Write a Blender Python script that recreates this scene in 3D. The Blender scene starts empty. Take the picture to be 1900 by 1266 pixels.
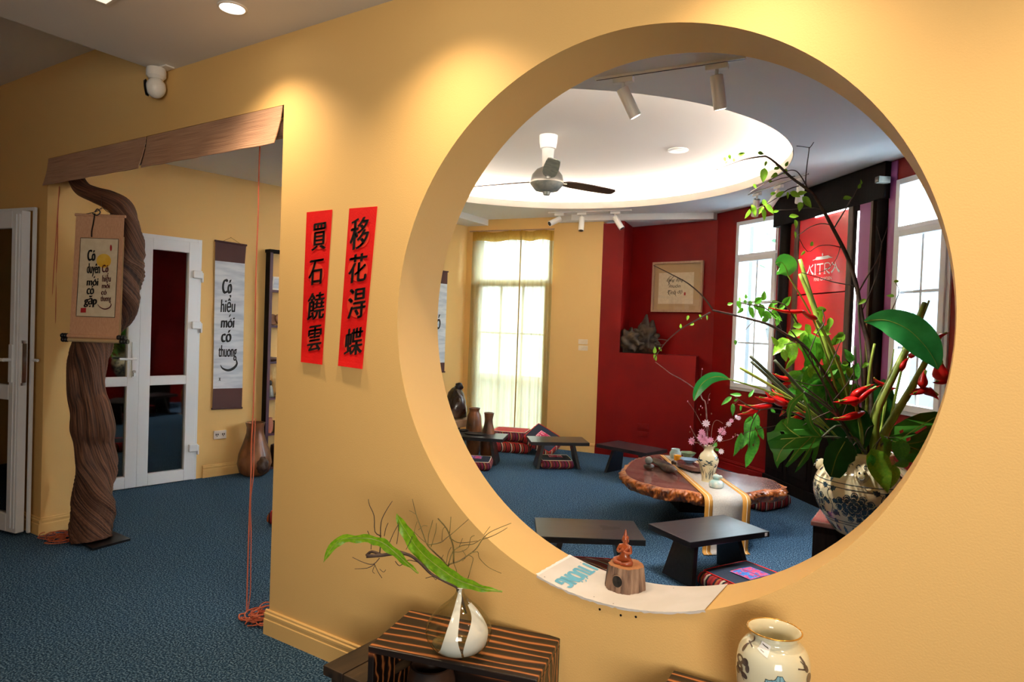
import bpy, bmesh, math, random
from mathutils import Vector, Matrix, Euler
from mathutils.geometry import tessellate_polygon
R = random.Random(7)
S = bpy.context.scene
COL = S.collection
V = Vector
PI = math.pi

# ---------------------------------------------------------------- camera, sky, lights, exposure
PAN, TILT, ROLL, FOC = -0.572, -0.0197, 0.0361, 1243.19
CAM = V((0, -2.0643, 1.5))
FW = V((math.sin(PAN) * math.cos(TILT), math.cos(PAN) * math.cos(TILT), math.sin(TILT)))
_r = V((math.cos(PAN), -math.sin(PAN), 0)); _u = _r.cross(FW)
RT = _r * math.cos(ROLL) + _u * math.sin(ROLL)
UP = -_r * math.sin(ROLL) + _u * math.cos(ROLL)
cd = bpy.data.cameras.new('camera'); cam = bpy.data.objects.new('camera', cd); COL.objects.link(cam)
cam.matrix_world = Matrix(((RT.x, UP.x, -FW.x, CAM.x), (RT.y, UP.y, -FW.y, CAM.y), (RT.z, UP.z, -FW.z, CAM.z), (0, 0, 0, 1)))
cd.sensor_width = 36; cd.lens = 36 * FOC / 1900; cd.clip_start = 0.05
S.camera = cam
S.view_settings.view_transform = 'Standard'; S.view_settings.look = 'None'
S.view_settings.gamma = 1.0; S.view_settings.use_curve_mapping = False
S.view_settings.exposure = 0.08
W = bpy.data.worlds.new('overcast sky'); S.world = W; W.use_nodes = True
bg = W.node_tree.nodes['Background']; bg.inputs[0].default_value = (0.72, 0.90, 1.0, 1); bg.inputs[1].default_value = 29.0
S.cycles.sample_clamp_indirect = 14.0
S.cycles.max_bounces = 14; S.cycles.diffuse_bounces = 9; S.cycles.transparent_max_bounces = 16

def light(name, kind, loc, energy, color, rot=(0, 0, 0), **kw):
    l = bpy.data.lights.new(name, kind); l.energy = energy; l.color = color
    for k, v in kw.items(): setattr(l, k, v)
    o = bpy.data.objects.new(name, l); o.location = loc; o.rotation_euler = rot; COL.objects.link(o); return o
# daylight from the front room's own windows, behind the camera
light('front_window_light', 'AREA', (1.3, -4.3, 1.5), 52, (1.0, 0.90, 0.77), (PI / 2 + .05, 0, math.radians(32)), shape='RECTANGLE', size=2.4, size_y=1.7, spread=math.radians(78))
DOWN = [(-2.64, -0.29), (-1.6, -0.34), (-0.5, -0.34), (0.6, -0.34), (-1.6, -1.7), (-0.2, -1.7)]
for x, y in DOWN:
    light('downlight_lamp', 'SPOT', (x, y, 2.825), 72 if y > -1 else 24, (1.0, 0.77, 0.53), (0, 0, 0), spot_size=2.1, spot_blend=1.0, shadow_soft_size=0.045)

# ---------------------------------------------------------------- helpers
def at(px, py, dep):                       # point seen at a photo pixel, dep metres ahead
    return CAM + FW * dep + RT * ((px - 950) / FOC * dep) + UP * ((633 - py) / FOC * dep)
def ray(px, py): return FW + RT * ((px - 950) / FOC) + UP * ((633 - py) / FOC)
def fl(px, py, z=0.0):
    d = ray(px, py); return CAM + d * ((z - CAM.z) / d.z)
def wy(px, py, y=0.0):
    d = ray(px, py); return CAM + d * ((y - CAM.y) / d.y)
def wp(px, py, a, b, off=0.0):             # point on the vertical plane through a, b (off metres towards the camera)
    a = V((a[0], a[1], 0)); b = V((b[0], b[1], 0)); n = V((-(b - a).y, (b - a).x, 0)).normalized()
    c = V((CAM.x, CAM.y, 0))
    if (c - a).dot(n) < 0: n = -n
    d = ray(px, py); t = ((a + n * off - CAM).dot(n)) / d.dot(n); return CAM + d * t
def depth(p): return (V(p) - CAM).dot(FW)
def sr(r, g, b):
    f = lambda c: (c / 12.92 if c <= .04045 else ((c + .055) / 1.055) ** 2.4)
    return (f(r / 255), f(g / 255), f(b / 255), 1)

class MB:
    def __init__(s): s.v = []; s.f = []; s.m = []; s.cur = 0
    def add(s, vs, fs):
        o = len(s.v); s.v += [V(v) for v in vs]; s.f += [[i + o for i in f] for f in fs]; s.m += [s.cur] * len(fs); return s
    def box(s, c, d, rz=0.0, bev=0.0, rot=None):
        bm = bmesh.new(); bmesh.ops.create_cube(bm, size=1.0)
        bmesh.ops.scale(bm, vec=d, verts=bm.verts)
        if bev: bmesh.ops.bevel(bm, geom=bm.edges[:], offset=bev, segments=2, affect='EDGES', profile=.6)
        if rot is not None: bmesh.ops.transform(bm, matrix=rot.to_4x4(), verts=bm.verts)
        if rz: bmesh.ops.rotate(bm, matrix=Matrix.Rotation(rz, 3, 'Z'), verts=bm.verts)
        bm.verts.index_update(); c = V(c)
        s.add([v.co + c for v in bm.verts], [[v.index for v in f.verts] for f in bm.faces]); bm.free(); return s
    def hexa(s, p):                        # 8 corners: bottom 4 ccw, top 4 ccw
        return s.add(p, [[3, 2, 1, 0], [4, 5, 6, 7], [0, 1, 5, 4], [1, 2, 6, 5], [2, 3, 7, 6], [3, 0, 4, 7]])
    def lathe(s, prof, c=(0, 0, 0), n=32, wob=None):
        c = V(c); vs = []; fs = []; m = len(prof)
        for i in range(n):
            a = 2 * PI * i / n
            for j, (r, z) in enumerate(prof):
                rr = r * (wob(a, z) if wob else 1); vs.append(c + V((rr * math.cos(a), rr * math.sin(a), z)))
        for i in range(n):
            k = (i + 1) % n
            for j in range(m - 1): fs.append([i * m + j, k * m + j, k * m + j + 1, i * m + j + 1])
        s.add(vs, fs)
        o = len(s.v) - len(vs)
        if prof[0][0] > 1e-4: s.f.append([o + i * m for i in range(n)][::-1]); s.m.append(s.cur)
        if prof[-1][0] > 1e-4: s.f.append([o + i * m + m - 1 for i in range(n)]); s.m.append(s.cur)
        return s
    def tube(s, pts, rad, n=8, cap=True, wob=None, flat=1.0):
        pts = [V(p) for p in pts]; k = len(pts)
        if not hasattr(rad, '__len__'): rad = [rad] * k
        tg = [(pts[min(i + 1, k - 1)] - pts[max(i - 1, 0)]).normalized() for i in range(k)]
        ref = V((0, 0, 1)) if abs(tg[0].z) < .9 else V((1, 0, 0))
        a = tg[0].cross(ref).normalized(); vs = []; fs = []
        for i in range(k):
            a = (a - tg[i] * a.dot(tg[i])).normalized(); b = tg[i].cross(a)
            for j in range(n):
                t = 2 * PI * j / n; r = rad[i] * (wob(i / (k - 1), t) if wob else 1)
                vs.append(pts[i] + a * (r * math.cos(t)) + b * (r * flat * math.sin(t)))
        for i in range(k - 1):
            for j in range(n): fs.append([i * n + j, i * n + (j + 1) % n, (i + 1) * n + (j + 1) % n, (i + 1) * n + j])
        if cap: fs.append(list(range(n))[::-1]); fs.append([(k - 1) * n + j for j in range(n)])
        return s.add(vs, fs)
    def grid(s, rows, closed=False):
        m = len(rows[0]); vs = [p for r in rows for p in r]; fs = []
        for i in range(len(rows) - 1):
            for j in range(m - (0 if closed else 1)):
                k = (j + 1) % m; fs.append([i * m + j, i * m + k, (i + 1) * m + k, (i + 1) * m + j])
        return s.add(vs, fs)
    def poly(s, loops, f):                 # 2D loops (outer, holes) mapped through f(u, v) -> 3D
        tri = tessellate_polygon([[V((u, v, 0)) for u, v in l] for l in loops])
        flat = [f(u, v) for l in loops for u, v in l]
        return s.add(flat, [list(t) for t in tri])
    def prism(s, loops, f, g):             # solid between maps f and g
        tri = tessellate_polygon([[V((u, v, 0)) for u, v in l] for l in loops]); flat = [p for l in loops for p in l]; n = len(flat)
        fs = [list(t) for t in tri] + [[i + n for i in reversed(t)] for t in tri]; o = 0
        for l in loops:
            for i in range(len(l)): j = (i + 1) % len(l); fs.append([o + i, o + j, o + j + n, o + i + n])
            o += len(l)
        s.add([f(u, v) for u, v in flat] + [g(u, v) for u, v in flat], fs); s.fix = True; return s
    def ribbon(s, pts, wid, f):            # 2D brush stroke mapped through f
        k = len(pts)
        if not hasattr(wid, '__len__'): wid = [wid] * k
        vs = []
        for i in range(k):
            a = V(pts[max(i - 1, 0)]); b = V(pts[min(i + 1, k - 1)]); t = (b - a); t = t.normalized() if t.length else V((1, 0))
            n = V((-t.y, t.x)) * wid[i] / 2; p = V(pts[i]); vs += [f(p.x + n.x, p.y + n.y), f(p.x - n.x, p.y - n.y)]
        return s.add(vs, [[2 * i, 2 * i + 1, 2 * i + 3, 2 * i + 2] for i in range(k - 1)])
    def blob(s, c, d, seed=0, amp=.12, sub=3, rot=None, fr=2.0):
        from mathutils import noise
        bm = bmesh.new(); bmesh.ops.create_icosphere(bm, subdivisions=sub, radius=1.0); c = V(c)
        vs = []
        for v in bm.verts:
            p = v.co * (1 + amp * noise.noise(v.co * fr + V((seed * 7.1, seed * 3.3, 0))) * 2); p = V((p.x * d[0], p.y * d[1], p.z * d[2]))
            if rot is not None: p = rot @ p
            vs.append(c + p)
        bm.verts.index_update(); s.add(vs, [[v.index for v in f.verts] for f in bm.faces]); bm.free(); return s
    def build(s, name, mats, parent=None, org=None, smooth=False, bevel=0, sub=0):
        me = bpy.data.meshes.new(name); o3 = V(org) if org is not None else V((0, 0, 0))
        me.from_pydata([tuple(v - o3) for v in s.v], [], s.f)
        if not isinstance(mats, (list, tuple)): mats = [mats]
        for m in mats: me.materials.append(m)
        if len(mats) > 1:
            me.polygons.foreach_set('material_index', s.m)
        bm = bmesh.new(); bm.from_mesh(me)
        if not getattr(s, 'open', False): bmesh.ops.recalc_face_normals(bm, faces=bm.faces)
        bm.to_mesh(me); bm.free()
        if smooth: me.polygons.foreach_set('use_smooth', [True] * len(me.polygons))
        me.update()
        o = bpy.data.objects.new(name, me); COL.objects.link(o)
        if parent is not None: o.parent = parent
        if smooth and smooth != 'all':
            o.select_set(False)
            try:
                bpy.context.view_layer.objects.active = o
                me.shade_smooth() if hasattr(me, 'shade_smooth') else None
                me.set_sharp_from_angle(angle=math.radians(38 if smooth is True else smooth))
            except Exception: pass
        if bevel:
            m = o.modifiers.new('b', 'BEVEL'); m.width = bevel; m.segments = 2; m.limit_method = 'ANGLE'
        if sub:
            m = o.modifiers.new('s', 'SUBSURF'); m.levels = sub; m.render_levels = sub
        return o

def tag(o, label=None, cat=None, group=None, kind=None):
    if label: o['label'] = label
    if cat: o['category'] = cat
    if group: o['group'] = group
    if kind: o['kind'] = kind
    return o
def thing(name, label, cat, loc=(0, 0, 0), rz=0.0, group=None):
    o = bpy.data.objects.new(name, None); COL.objects.link(o); o.location = loc; o.rotation_euler = (0, 0, rz); o.empty_display_size = .05
    return tag(o, label, cat, group)
def copy_tree(o, parent=None):
    c = o.copy(); COL.objects.link(c)
    if parent is not None: c.parent = parent
    for ch in [x for x in o.children]: copy_tree(ch, c)
    return c
def inst(name, me_obj, parent, mat4):      # another piece sharing its mesh
    c = me_obj.copy(); c.name = name; COL.objects.link(c); c.parent = parent; c.matrix_basis = mat4; return c
def frame(p, d, up, ln, wd=None):          # matrix: local Y along d (length ln), local Z near up
    d = V(d).normalized(); x = d.cross(V(up))
    if x.length < 1e-4: x = d.cross(V((1, 0, .3)))
    x.normalize(); z = x.cross(d); wd = wd or ln; p = V(p)
    return Matrix(((x.x * wd, d.x * ln, z.x * ln, p.x), (x.y * wd, d.y * ln, z.y * ln, p.y), (x.z * wd, d.z * ln, z.z * ln, p.z), (0, 0, 0, 1)))

def mat(name, c1, rough=.6, c2=None, scale=8, detail=4, stretch=(1, 1, 1), bump=0, bscale=None, metal=0, spec=.5, wave=None, ramp=None, trans=None, coat=0, sheen=0, emit=None, dist=0.0, tcol=None):
    m = bpy.data.materials.new(name); m.use_nodes = True; N = m.node_tree.nodes; L = m.node_tree.links
    b = N['Principled BSDF']; b.inputs['Base Color'].default_value = c1; b.inputs['Roughness'].default_value = rough
    b.inputs['Metallic'].default_value = metal; b.inputs['Specular IOR Level'].default_value = spec
    if coat: b.inputs['Coat Weight'].default_value = coat; b.inputs['Coat Roughness'].default_value = .08
    if sheen: b.inputs['Sheen Weight'].default_value = sheen
    tc = N.new('ShaderNodeTexCoord'); mp = N.new('ShaderNodeMapping'); mp.inputs['Scale'].default_value = stretch
    L.new(tc.outputs['Object'], mp.inputs['Vector'])
    fac = None
    if c2 is not None or ramp:
        if wave:
            t = N.new('ShaderNodeTexWave'); t.wave_type = 'BANDS'; t.bands_direction = wave; t.inputs['Scale'].default_value = scale
            t.inputs['Distortion'].default_value = dist; t.inputs['Detail'].default_value = detail; t.inputs['Detail Scale'].default_value = 1.2
        else:
            t = N.new('ShaderNodeTexNoise'); t.inputs['Scale'].default_value = scale; t.inputs['Detail'].default_value = detail; t.inputs['Distortion'].default_value = dist
        L.new(mp.outputs['Vector'], t.inputs['Vector']); fac = t.outputs['Fac'] if 'Fac' in t.outputs else t.outputs[0]
        r = N.new('ShaderNodeValToRGB'); e = r.color_ramp.elements
        st = ramp or [(.36, c1), (.64, c2)]
        e[0].position, e[0].color = st[0]; e[1].position, e[1].color = st[-1]
        for p, c in st[1:-1]: q = e.new(p); q.color = c
        L.new(fac, r.inputs['Fac']); L.new(r.outputs['Color'], b.inputs['Base Color'])
    if bump:
        if bscale or fac is None:
            t2 = N.new('ShaderNodeTexNoise'); t2.inputs['Scale'].default_value = bscale or 60; t2.inputs['Detail'].default_value = 3
            L.new(mp.outputs['Vector'], t2.inputs['Vector']); h = t2.outputs['Fac']
        else: h = fac
        bp = N.new('ShaderNodeBump'); bp.inputs['Strength'].default_value = bump; bp.inputs['Distance'].default_value = .01
        L.new(h, bp.inputs['Height']); L.new(bp.outputs['Normal'], b.inputs['Normal'])
    if emit: b.inputs['Emission Color'].default_value = emit[0]; b.inputs['Emission Strength'].default_value = emit[1]
    if trans:                               # thin translucent cloth or leaf: (translucent share, clear share)
        out = N['Material Output']; tl = N.new('ShaderNodeBsdfTranslucent'); mx = N.new('ShaderNodeMixShader'); mx.inputs[0].default_value = trans[0]
        src = b.inputs['Base Color'].links[0].from_socket if b.inputs['Base Color'].links else None
        if tcol: tl.inputs['Color'].default_value = tcol
        elif src: L.new(src, tl.inputs['Color'])
        else: tl.inputs['Color'].default_value = c1
        L.new(b.outputs[0], mx.inputs[1]); L.new(tl.outputs[0], mx.inputs[2]); last = mx.outputs[0]
        if trans[1]:
            tp = N.new('ShaderNodeBsdfTransparent'); m2 = N.new('ShaderNodeMixShader'); m2.inputs[0].default_value = trans[1]
            L.new(last, m2.inputs[1]); L.new(tp.outputs[0], m2.inputs[2]); last = m2.outputs[0]
        L.new(last, out.inputs['Surface'])
    return m
def glass_mat(name, tint=(1, 1, 1, 1), rough=.02, share=.04, edge=None):
    m = bpy.data.materials.new(name); m.use_nodes = True; N = m.node_tree.nodes; L = m.node_tree.links; N.remove(N['Principled BSDF'])
    tp = N.new('ShaderNodeBsdfTransparent'); tp.inputs[0].default_value = tint; g = N.new('ShaderNodeBsdfGlossy'); g.inputs['Roughness'].default_value = rough
    mx = N.new('ShaderNodeMixShader')
    if edge:
        l2 = N.new('ShaderNodeLayerWeight'); l2.inputs['Blend'].default_value = .55; mc = N.new('ShaderNodeMix'); mc.data_type = 'RGBA'; mc.inputs[6].default_value = tint; mc.inputs[7].default_value = edge; p2 = N.new('ShaderNodeMath'); p2.operation = 'POWER'; p2.inputs[1].default_value = 2.2; L.new(l2.outputs['Facing'], p2.inputs[0]); L.new(p2.outputs[0], mc.inputs[0]); L.new(mc.outputs[2], tp.inputs[0])
    lw = N.new('ShaderNodeLayerWeight'); lw.inputs['Blend'].default_value = .5; pw = N.new('ShaderNodeMath'); pw.operation = 'POWER'; pw.inputs[1].default_value = 4.0
    ma = N.new('ShaderNodeMath'); ma.operation = 'MULTIPLY_ADD'; ma.use_clamp = True; ma.inputs[1].default_value = .6; ma.inputs[2].default_value = share
    L.new(lw.outputs['Facing'], pw.inputs[0]); L.new(pw.outputs[0], ma.inputs[0]); L.new(ma.outputs[0], mx.inputs[0])
    L.new(tp.outputs[0], mx.inputs[1]); L.new(g.outputs[0], mx.inputs[2]); L.new(mx.outputs[0], N['Material Output'].inputs['Surface']); return m

_txt = {}
def text2d(s, shear=0.0, off=0.0):          # glyph outlines as a flat mesh: verts (u, v) and faces, height about 1
    k = (s, shear, off)
    if k in _txt: return _txt[k]
    c = bpy.data.curves.new('t', 'FONT'); c.body = s; c.size = 1.0; c.shear = shear; c.offset = off; c.fill_mode = 'FRONT'; c.resolution_u = 4
    o = bpy.data.objects.new('t', c); COL.objects.link(o); dg = bpy.context.evaluated_depsgraph_get(); dg.update()
    me = bpy.data.meshes.new_from_object(o.evaluated_get(dg)); vs = [(v.co.x, v.co.y) for v in me.vertices]; fs = [list(p.vertices) for p in me.polygons]
    bpy.data.objects.remove(o); bpy.data.curves.remove(c); bpy.data.meshes.remove(me); _txt[k] = (vs, fs); return vs, fs
def put_text(mb, s, cx, cy, w, h, f, shear=0.0, off=0.0, bold=1.0):   # fit the glyphs in a w x h box centred at (cx, cy)
    vs, fs = text2d(s, shear, off)
    if not vs: return
    x0 = min(p[0] for p in vs); x1 = max(p[0] for p in vs); y0 = min(p[1] for p in vs); y1 = max(p[1] for p in vs)
    k = .024 * h                             # overlapping copies thicken the stroke like a loaded brush
    for dx, dy in (((0, 0),) if not bold else ((0, 0), (k * bold, k * .4 * bold), (-k * bold, -k * .3 * bold))):
        mb.add([f(cx + dx + ((x - x0) / (x1 - x0 + 1e-6) - .5) * w, cy + dy + ((y - y0) / (y1 - y0 + 1e-6) - .5) * h) for x, y in vs], fs)
    mb.open = True

# ---------------------------------------------------------------- materials
M = {}
M['wall'] = mat('ochre wall paint', sr(227, 187, 119), .62, bump=.06, bscale=180, spec=.3)
M['ceil'] = mat('white ceiling paint', sr(228, 226, 222), .8)
M['ceilw'] = mat('warm white ceiling paint', sr(225, 216, 204), .8)
M['carpet'] = mat('blue loop carpet', sr(44, 66, 84), .95, ramp=[(.40, sr(22, 42, 62)), (.52, sr(48, 80, 108)), (.62, sr(104, 130, 150))], scale=120, detail=5, bump=.5, spec=.1)
M['red'] = mat('deep red wall paint', sr(124, 4, 0), .55, c2=sr(112, 2, 0), scale=3, spec=.25)
M['upvc'] = mat('white upvc', sr(232, 236, 240), .28)
M['glass'] = glass_mat('window glass')
M['glassd'] = glass_mat('dark door glass', (.20, .20, .19, 1), .03, .24)
M['black'] = mat('black lacquered wood', sr(26, 25, 28), .32, c2=sr(38, 36, 38), scale=6, stretch=(1, 8, 8), spec=.6)
M['darkwood'] = mat('dark carved timber', sr(15, 11, 10), .6, c2=sr(26, 19, 16), scale=5, stretch=(14, 14, 1), spec=.08)
M['brown'] = mat('brown timber', sr(84, 58, 40), .5, c2=sr(58, 38, 26), scale=6, stretch=(12, 12, 1))
M['white'] = mat('white plastic', sr(236, 234, 228), .35)
M['blackp'] = mat('black plastic', sr(14, 14, 16), .3)
M['metal'] = mat('brushed steel', sr(190, 188, 182), .3, metal=1.0)
M['lamp'] = mat('lamp lens', sr(255, 240, 215), .4, emit=((1, .93, .80, 1), 14))
M['panel'] = mat('led panel', sr(255, 240, 215), .4, emit=((1, .88, .70, 1), 1.0))
M['cove'] = mat('led strip', sr(255, 240, 220), .4, emit=((1, .96, .91, 1), 145))
M['trunk'] = mat('weathered twisted trunk', sr(98, 66, 48), .75, ramp=[(.30, sr(30, 18, 12)), (.48, sr(86, 54, 37)), (.70, sr(130, 88, 62))], scale=9, stretch=(7, 7, .55), detail=6, dist=.6, bump=.6)
_N = M['trunk'].node_tree.nodes; _L = M['trunk'].node_tree.links; _at = _N.new('ShaderNodeAttribute'); _at.attribute_name = 'grain'
_mp = [x for x in _N if x.type == 'MAPPING'][0]; _L.new(_at.outputs['Vector'], _mp.inputs['Vector']); _mp.inputs['Scale'].default_value = (1.1, 1.1, .5)
M['bamboo'] = mat('woven bamboo', sr(176, 136, 108), .6, ramp=[(.3, sr(136, 98, 78)), (.5, sr(184, 144, 116)), (.7, sr(200, 160, 128))], scale=3, stretch=(1.2, 1.2, 120), detail=4, bump=.4)
M['inner'] = mat('dark headrail brown', sr(90, 64, 48), .7)  # even dark brown, used on the headrail
M['cord'] = mat('orange cord', sr(186, 92, 60), .7)
M['ink'] = mat('black ink', sr(14, 13, 14), .6)
M['inkred'] = mat('maroon ink', sr(92, 22, 34), .6)
M['seal'] = mat('red seal ink', sr(176, 30, 34), .6)
M['redpaper'] = mat('red paper', sr(226, 16, 12), .6, c2=sr(214, 10, 10), scale=14, bump=.12, bscale=120)
M['redspot'] = mat('orange red gloss print', sr(232, 60, 40), .5)
M['cream'] = mat('cream rice paper', sr(226, 210, 180), .8, c2=sr(218, 200, 168), scale=30)
M['silk'] = mat('peach scroll silk', sr(212, 164, 128), .7, c2=sr(202, 152, 116), scale=160, stretch=(1, 1, .3))
M['sun'] = mat('yellow paint', sr(226, 172, 40), .7, c2=sr(232, 190, 70), scale=20)
M['greyp'] = mat('grey white paper', sr(206, 212, 220), .8, ramp=[(.35, sr(186, 194, 206)), (.6, sr(216, 221, 228))], scale=4, stretch=(1, 1, 6))
M['mauve'] = mat('brown woven end band', sr(92, 58, 54), .8, c2=sr(70, 42, 42), scale=90, wave='Z')
M['purple'] = mat('purple stained wood', sr(74, 40, 54), .5)
M['potwood'] = mat('turned wood', sr(120, 72, 40), .4, ramp=[(.3, sr(34, 22, 16)), (.5, sr(118, 70, 38)), (.72, sr(160, 104, 62))], scale=3.5, detail=5, stretch=(2, 2, 1), coat=.3)
M['potdark'] = mat('dark turned wood', sr(58, 40, 32), .4, ramp=[(.35, sr(26, 20, 18)), (.6, sr(92, 64, 48))], scale=4, detail=4, coat=.4)
M['curtain'] = mat('sheer yellow curtain', sr(240, 206, 120), .9, c2=sr(222, 180, 88), scale=5, stretch=(10, 10, .6), trans=(.62, .022), tcol=(.20, .185, .115, 1))
M['curtain2'] = mat('doubled curtain heading', sr(232, 180, 70), .9, c2=sr(214, 158, 50), scale=5, stretch=(30, 30, 6), trans=(.5, 0), tcol=(.20, .13, .03, 1))
M['slab'] = mat('polished slab top', sr(98, 58, 46), .22, ramp=[(.3, sr(88, 54, 48)), (.55, sr(128, 88, 80)), (.75, sr(150, 110, 98))], scale=3, stretch=(1, 5, 1), detail=6, coat=.5)
M['burl'] = mat('burl bark edge', sr(150, 80, 34), .35, ramp=[(.3, sr(66, 28, 14)), (.5, sr(160, 84, 34)), (.7, sr(198, 122, 60))], scale=16, detail=5, bump=.5, coat=.4)
M['runner'] = mat('grey linen', sr(190, 184, 176), .85, c2=sr(178, 172, 166), scale=120)
M['gold'] = mat('gold bamboo weave', sr(206, 150, 66), .6, c2=sr(184, 126, 48), scale=60, wave='X', bump=.2)
M['thread'] = mat('white thread', sr(238, 226, 196), .8)
M['denim'] = mat('navy cotton', sr(24, 34, 52), .85, c2=sr(30, 42, 62), scale=120)
M['pink'] = mat('pink embroidery', sr(206, 40, 98), .8, c2=sr(230, 90, 120), scale=50)
M['blue'] = mat('blue embroidery', sr(40, 92, 178), .8, c2=sr(70, 130, 200), scale=50)
M['pinktop'] = mat('faded red cotton', sr(190, 62, 62), .85, c2=sr(176, 48, 50), scale=30)
def stripes(name, cols, scale, axis=0):
    m = mat(name, cols[0], .85); N = m.node_tree.nodes; L = m.node_tree.links; b = N['Principled BSDF']
    tc = N.new('ShaderNodeTexCoord'); sx = N.new('ShaderNodeSeparateXYZ'); L.new(tc.outputs['Object'], sx.inputs[0])
    ad = N.new('ShaderNodeMath'); ad.operation = 'ADD'; L.new(sx.outputs[0], ad.inputs[0]); L.new(sx.outputs[1], ad.inputs[1])
    mu = N.new('ShaderNodeMath'); mu.operation = 'MULTIPLY'; mu.inputs[1].default_value = scale; L.new(ad.outputs[0], mu.inputs[0])
    fr = N.new('ShaderNodeMath'); fr.operation = 'FRACT'; L.new(mu.outputs[0], fr.inputs[0])
    r = N.new('ShaderNodeValToRGB'); r.color_ramp.interpolation = 'CONSTANT'; e = r.color_ramp.elements
    e[0].position = 0; e[0].color = cols[0]; e[1].position = 1 / len(cols); e[1].color = cols[1]
    for i in range(2, len(cols)): q = e.new(i / len(cols)); q.color = cols[i]
    L.new(fr.outputs[0], r.inputs['Fac']); L.new(r.outputs['Color'], b.inputs['Base Color']); return m
M['stripe'] = stripes('woven red stripes', [sr(124, 22, 28), sr(150, 34, 30), sr(28, 20, 24), sr(206, 186, 160), sr(142, 20, 40), sr(170, 82, 38), sr(44, 20, 28), sr(160, 30, 30)], 9)
M['stripe2'] = stripes('woven magenta stripes', [sr(110, 20, 34), sr(134, 22, 70), sr(30, 22, 30), sr(158, 118, 74), sr(132, 24, 30), sr(90, 40, 30), sr(124, 24, 72), sr(60, 24, 30)], 10)
M['leaf'] = mat('bright green leaf', sr(92, 160, 38), .42, c2=sr(66, 136, 30), scale=14, trans=(.2, 0), bump=.1)
M['leafy'] = mat('yellow green leaf', sr(138, 184, 48), .42, c2=sr(104, 164, 36), scale=14, trans=(.25, 0))
M['leafd'] = mat('dark green leaf', sr(36, 116, 48), .48, c2=sr(24, 90, 38), scale=8, trans=(.15, 0))
M['leafm'] = mat('mid green leaf', sr(84, 164, 50), .48, c2=sr(56, 138, 42), scale=9, trans=(.25, 0))
M['canna'] = mat('glossy canna leaf', sr(58, 168, 82), .36, c2=sr(40, 146, 66), scale=9, trans=(.3, 0))
M['fern'] = mat('fern leaf', sr(140, 190, 36), .4, c2=sr(108, 166, 24), scale=12, stretch=(6, 6, 6), trans=(.35, 0))
M['stem'] = mat('green stem', sr(158, 178, 72), .45, c2=sr(126, 150, 54), scale=6, stretch=(6, 6, 1))
M['stemd'] = mat('grey green stem', sr(84, 92, 66), .5, c2=sr(62, 66, 46), scale=8)
M['bark'] = mat('dark twig bark', sr(58, 42, 36), .7, c2=sr(84, 66, 54), scale=30)
M['twig'] = mat('olive twig bark', sr(124, 112, 56), .65, c2=sr(92, 74, 42), scale=24)
M['twigw'] = mat('grey mossy twig', sr(150, 116, 104), .75, c2=sr(112, 84, 76), scale=30)
M['helico'] = mat('scarlet bract', sr(226, 24, 20), .35, c2=sr(200, 12, 16), scale=10, trans=(.12, 0))
M['petal'] = mat('pink petal', sr(232, 150, 186), .6, c2=sr(240, 190, 214), scale=20, trans=(.3, 0))
M['petalw'] = mat('pale petal', sr(244, 226, 236), .6, trans=(.3, 0))
M['porc'] = mat('cream crackle glaze', sr(226, 214, 178), .14, c2=sr(218, 202, 160), scale=5, coat=.7)
M['porcb'] = mat('celadon cream glaze', sr(214, 216, 196), .12, c2=sr(222, 206, 160), scale=3, coat=.8)
M['cobalt'] = mat('cobalt brushwork', sr(30, 50, 62), .2, c2=sr(48, 74, 86), scale=30, coat=.6)
M['cobaltl'] = mat('pale cobalt wash', sr(96, 154, 178), .2, c2=sr(150, 190, 200), scale=12, coat=.6)
M['sepia'] = mat('sepia brushwork', sr(70, 58, 52), .2, c2=sr(98, 86, 80), scale=30, coat=.6)
M['gilt'] = mat('gilt rim', sr(214, 160, 70), .22, metal=.7)
M['burnt'] = mat('burnt brushed timber', sr(40, 24, 16), .40, ramp=[(.0, sr(24, 15, 12)), (.55, sr(34, 21, 15)), (.76, sr(72, 40, 24)), (.90, sr(150, 86, 46)), (1.0, sr(186, 116, 66))], scale=3.3, wave='Y', dist=7.5, detail=2.4, stretch=(.42, 2.2, 2.2), bump=.12)
M['oldwood'] = mat('worn dark plank', sr(52, 40, 30), .5, ramp=[(.3, sr(30, 22, 17)), (.6, sr(66, 50, 34)), (.8, sr(120, 90, 52))], scale=3, stretch=(6, 1, 6), detail=6)
M['clear'] = glass_mat('clear vase glass', (.96, .97, .94, 1), .01, .06, (.66, .70, .54, 1))
M['milk'] = mat('milk white glass', sr(232, 232, 230), .12, coat=.6)
M['log'] = mat('weathered log bark', sr(112, 88, 72), .85, ramp=[(.3, sr(48, 38, 36)), (.5, sr(118, 92, 76)), (.7, sr(150, 124, 104))], scale=10, stretch=(5, 5, .7), detail=6, bump=.7)
M['logtop'] = mat('cut log face', sr(176, 118, 72), .7, c2=sr(150, 94, 54), scale=18)
M['carve'] = mat('polished orange wood', sr(160, 78, 38), .34, c2=sr(132, 58, 28), scale=20, coat=.5)
M['board'] = mat('white plasterboard', sr(226, 222, 218), .75, c2=sr(218, 214, 208), scale=8)
M['print'] = mat('pale blue print', sr(108, 184, 214), .7)
M['kitra'] = mat('red lacquer panel', sr(232, 28, 46), .3, coat=.3)
M['violet'] = mat('violet face colour', sr(132, 60, 118), .45)  # pinkish light on the screen's reveal face is put into this violet
M['frame'] = mat('pale wood frame', sr(186, 154, 122), .5, c2=sr(172, 138, 106), scale=10, stretch=(8, 8, 1))
M['mount'] = mat('tan mount board', sr(190, 160, 118), .8)
M['drift'] = mat('dark driftwood', sr(54, 40, 28), .85, ramp=[(.3, sr(18, 14, 12)), (.6, sr(70, 52, 34)), (.8, sr(112, 86, 54))], scale=9, detail=6, bump=.8)
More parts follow.
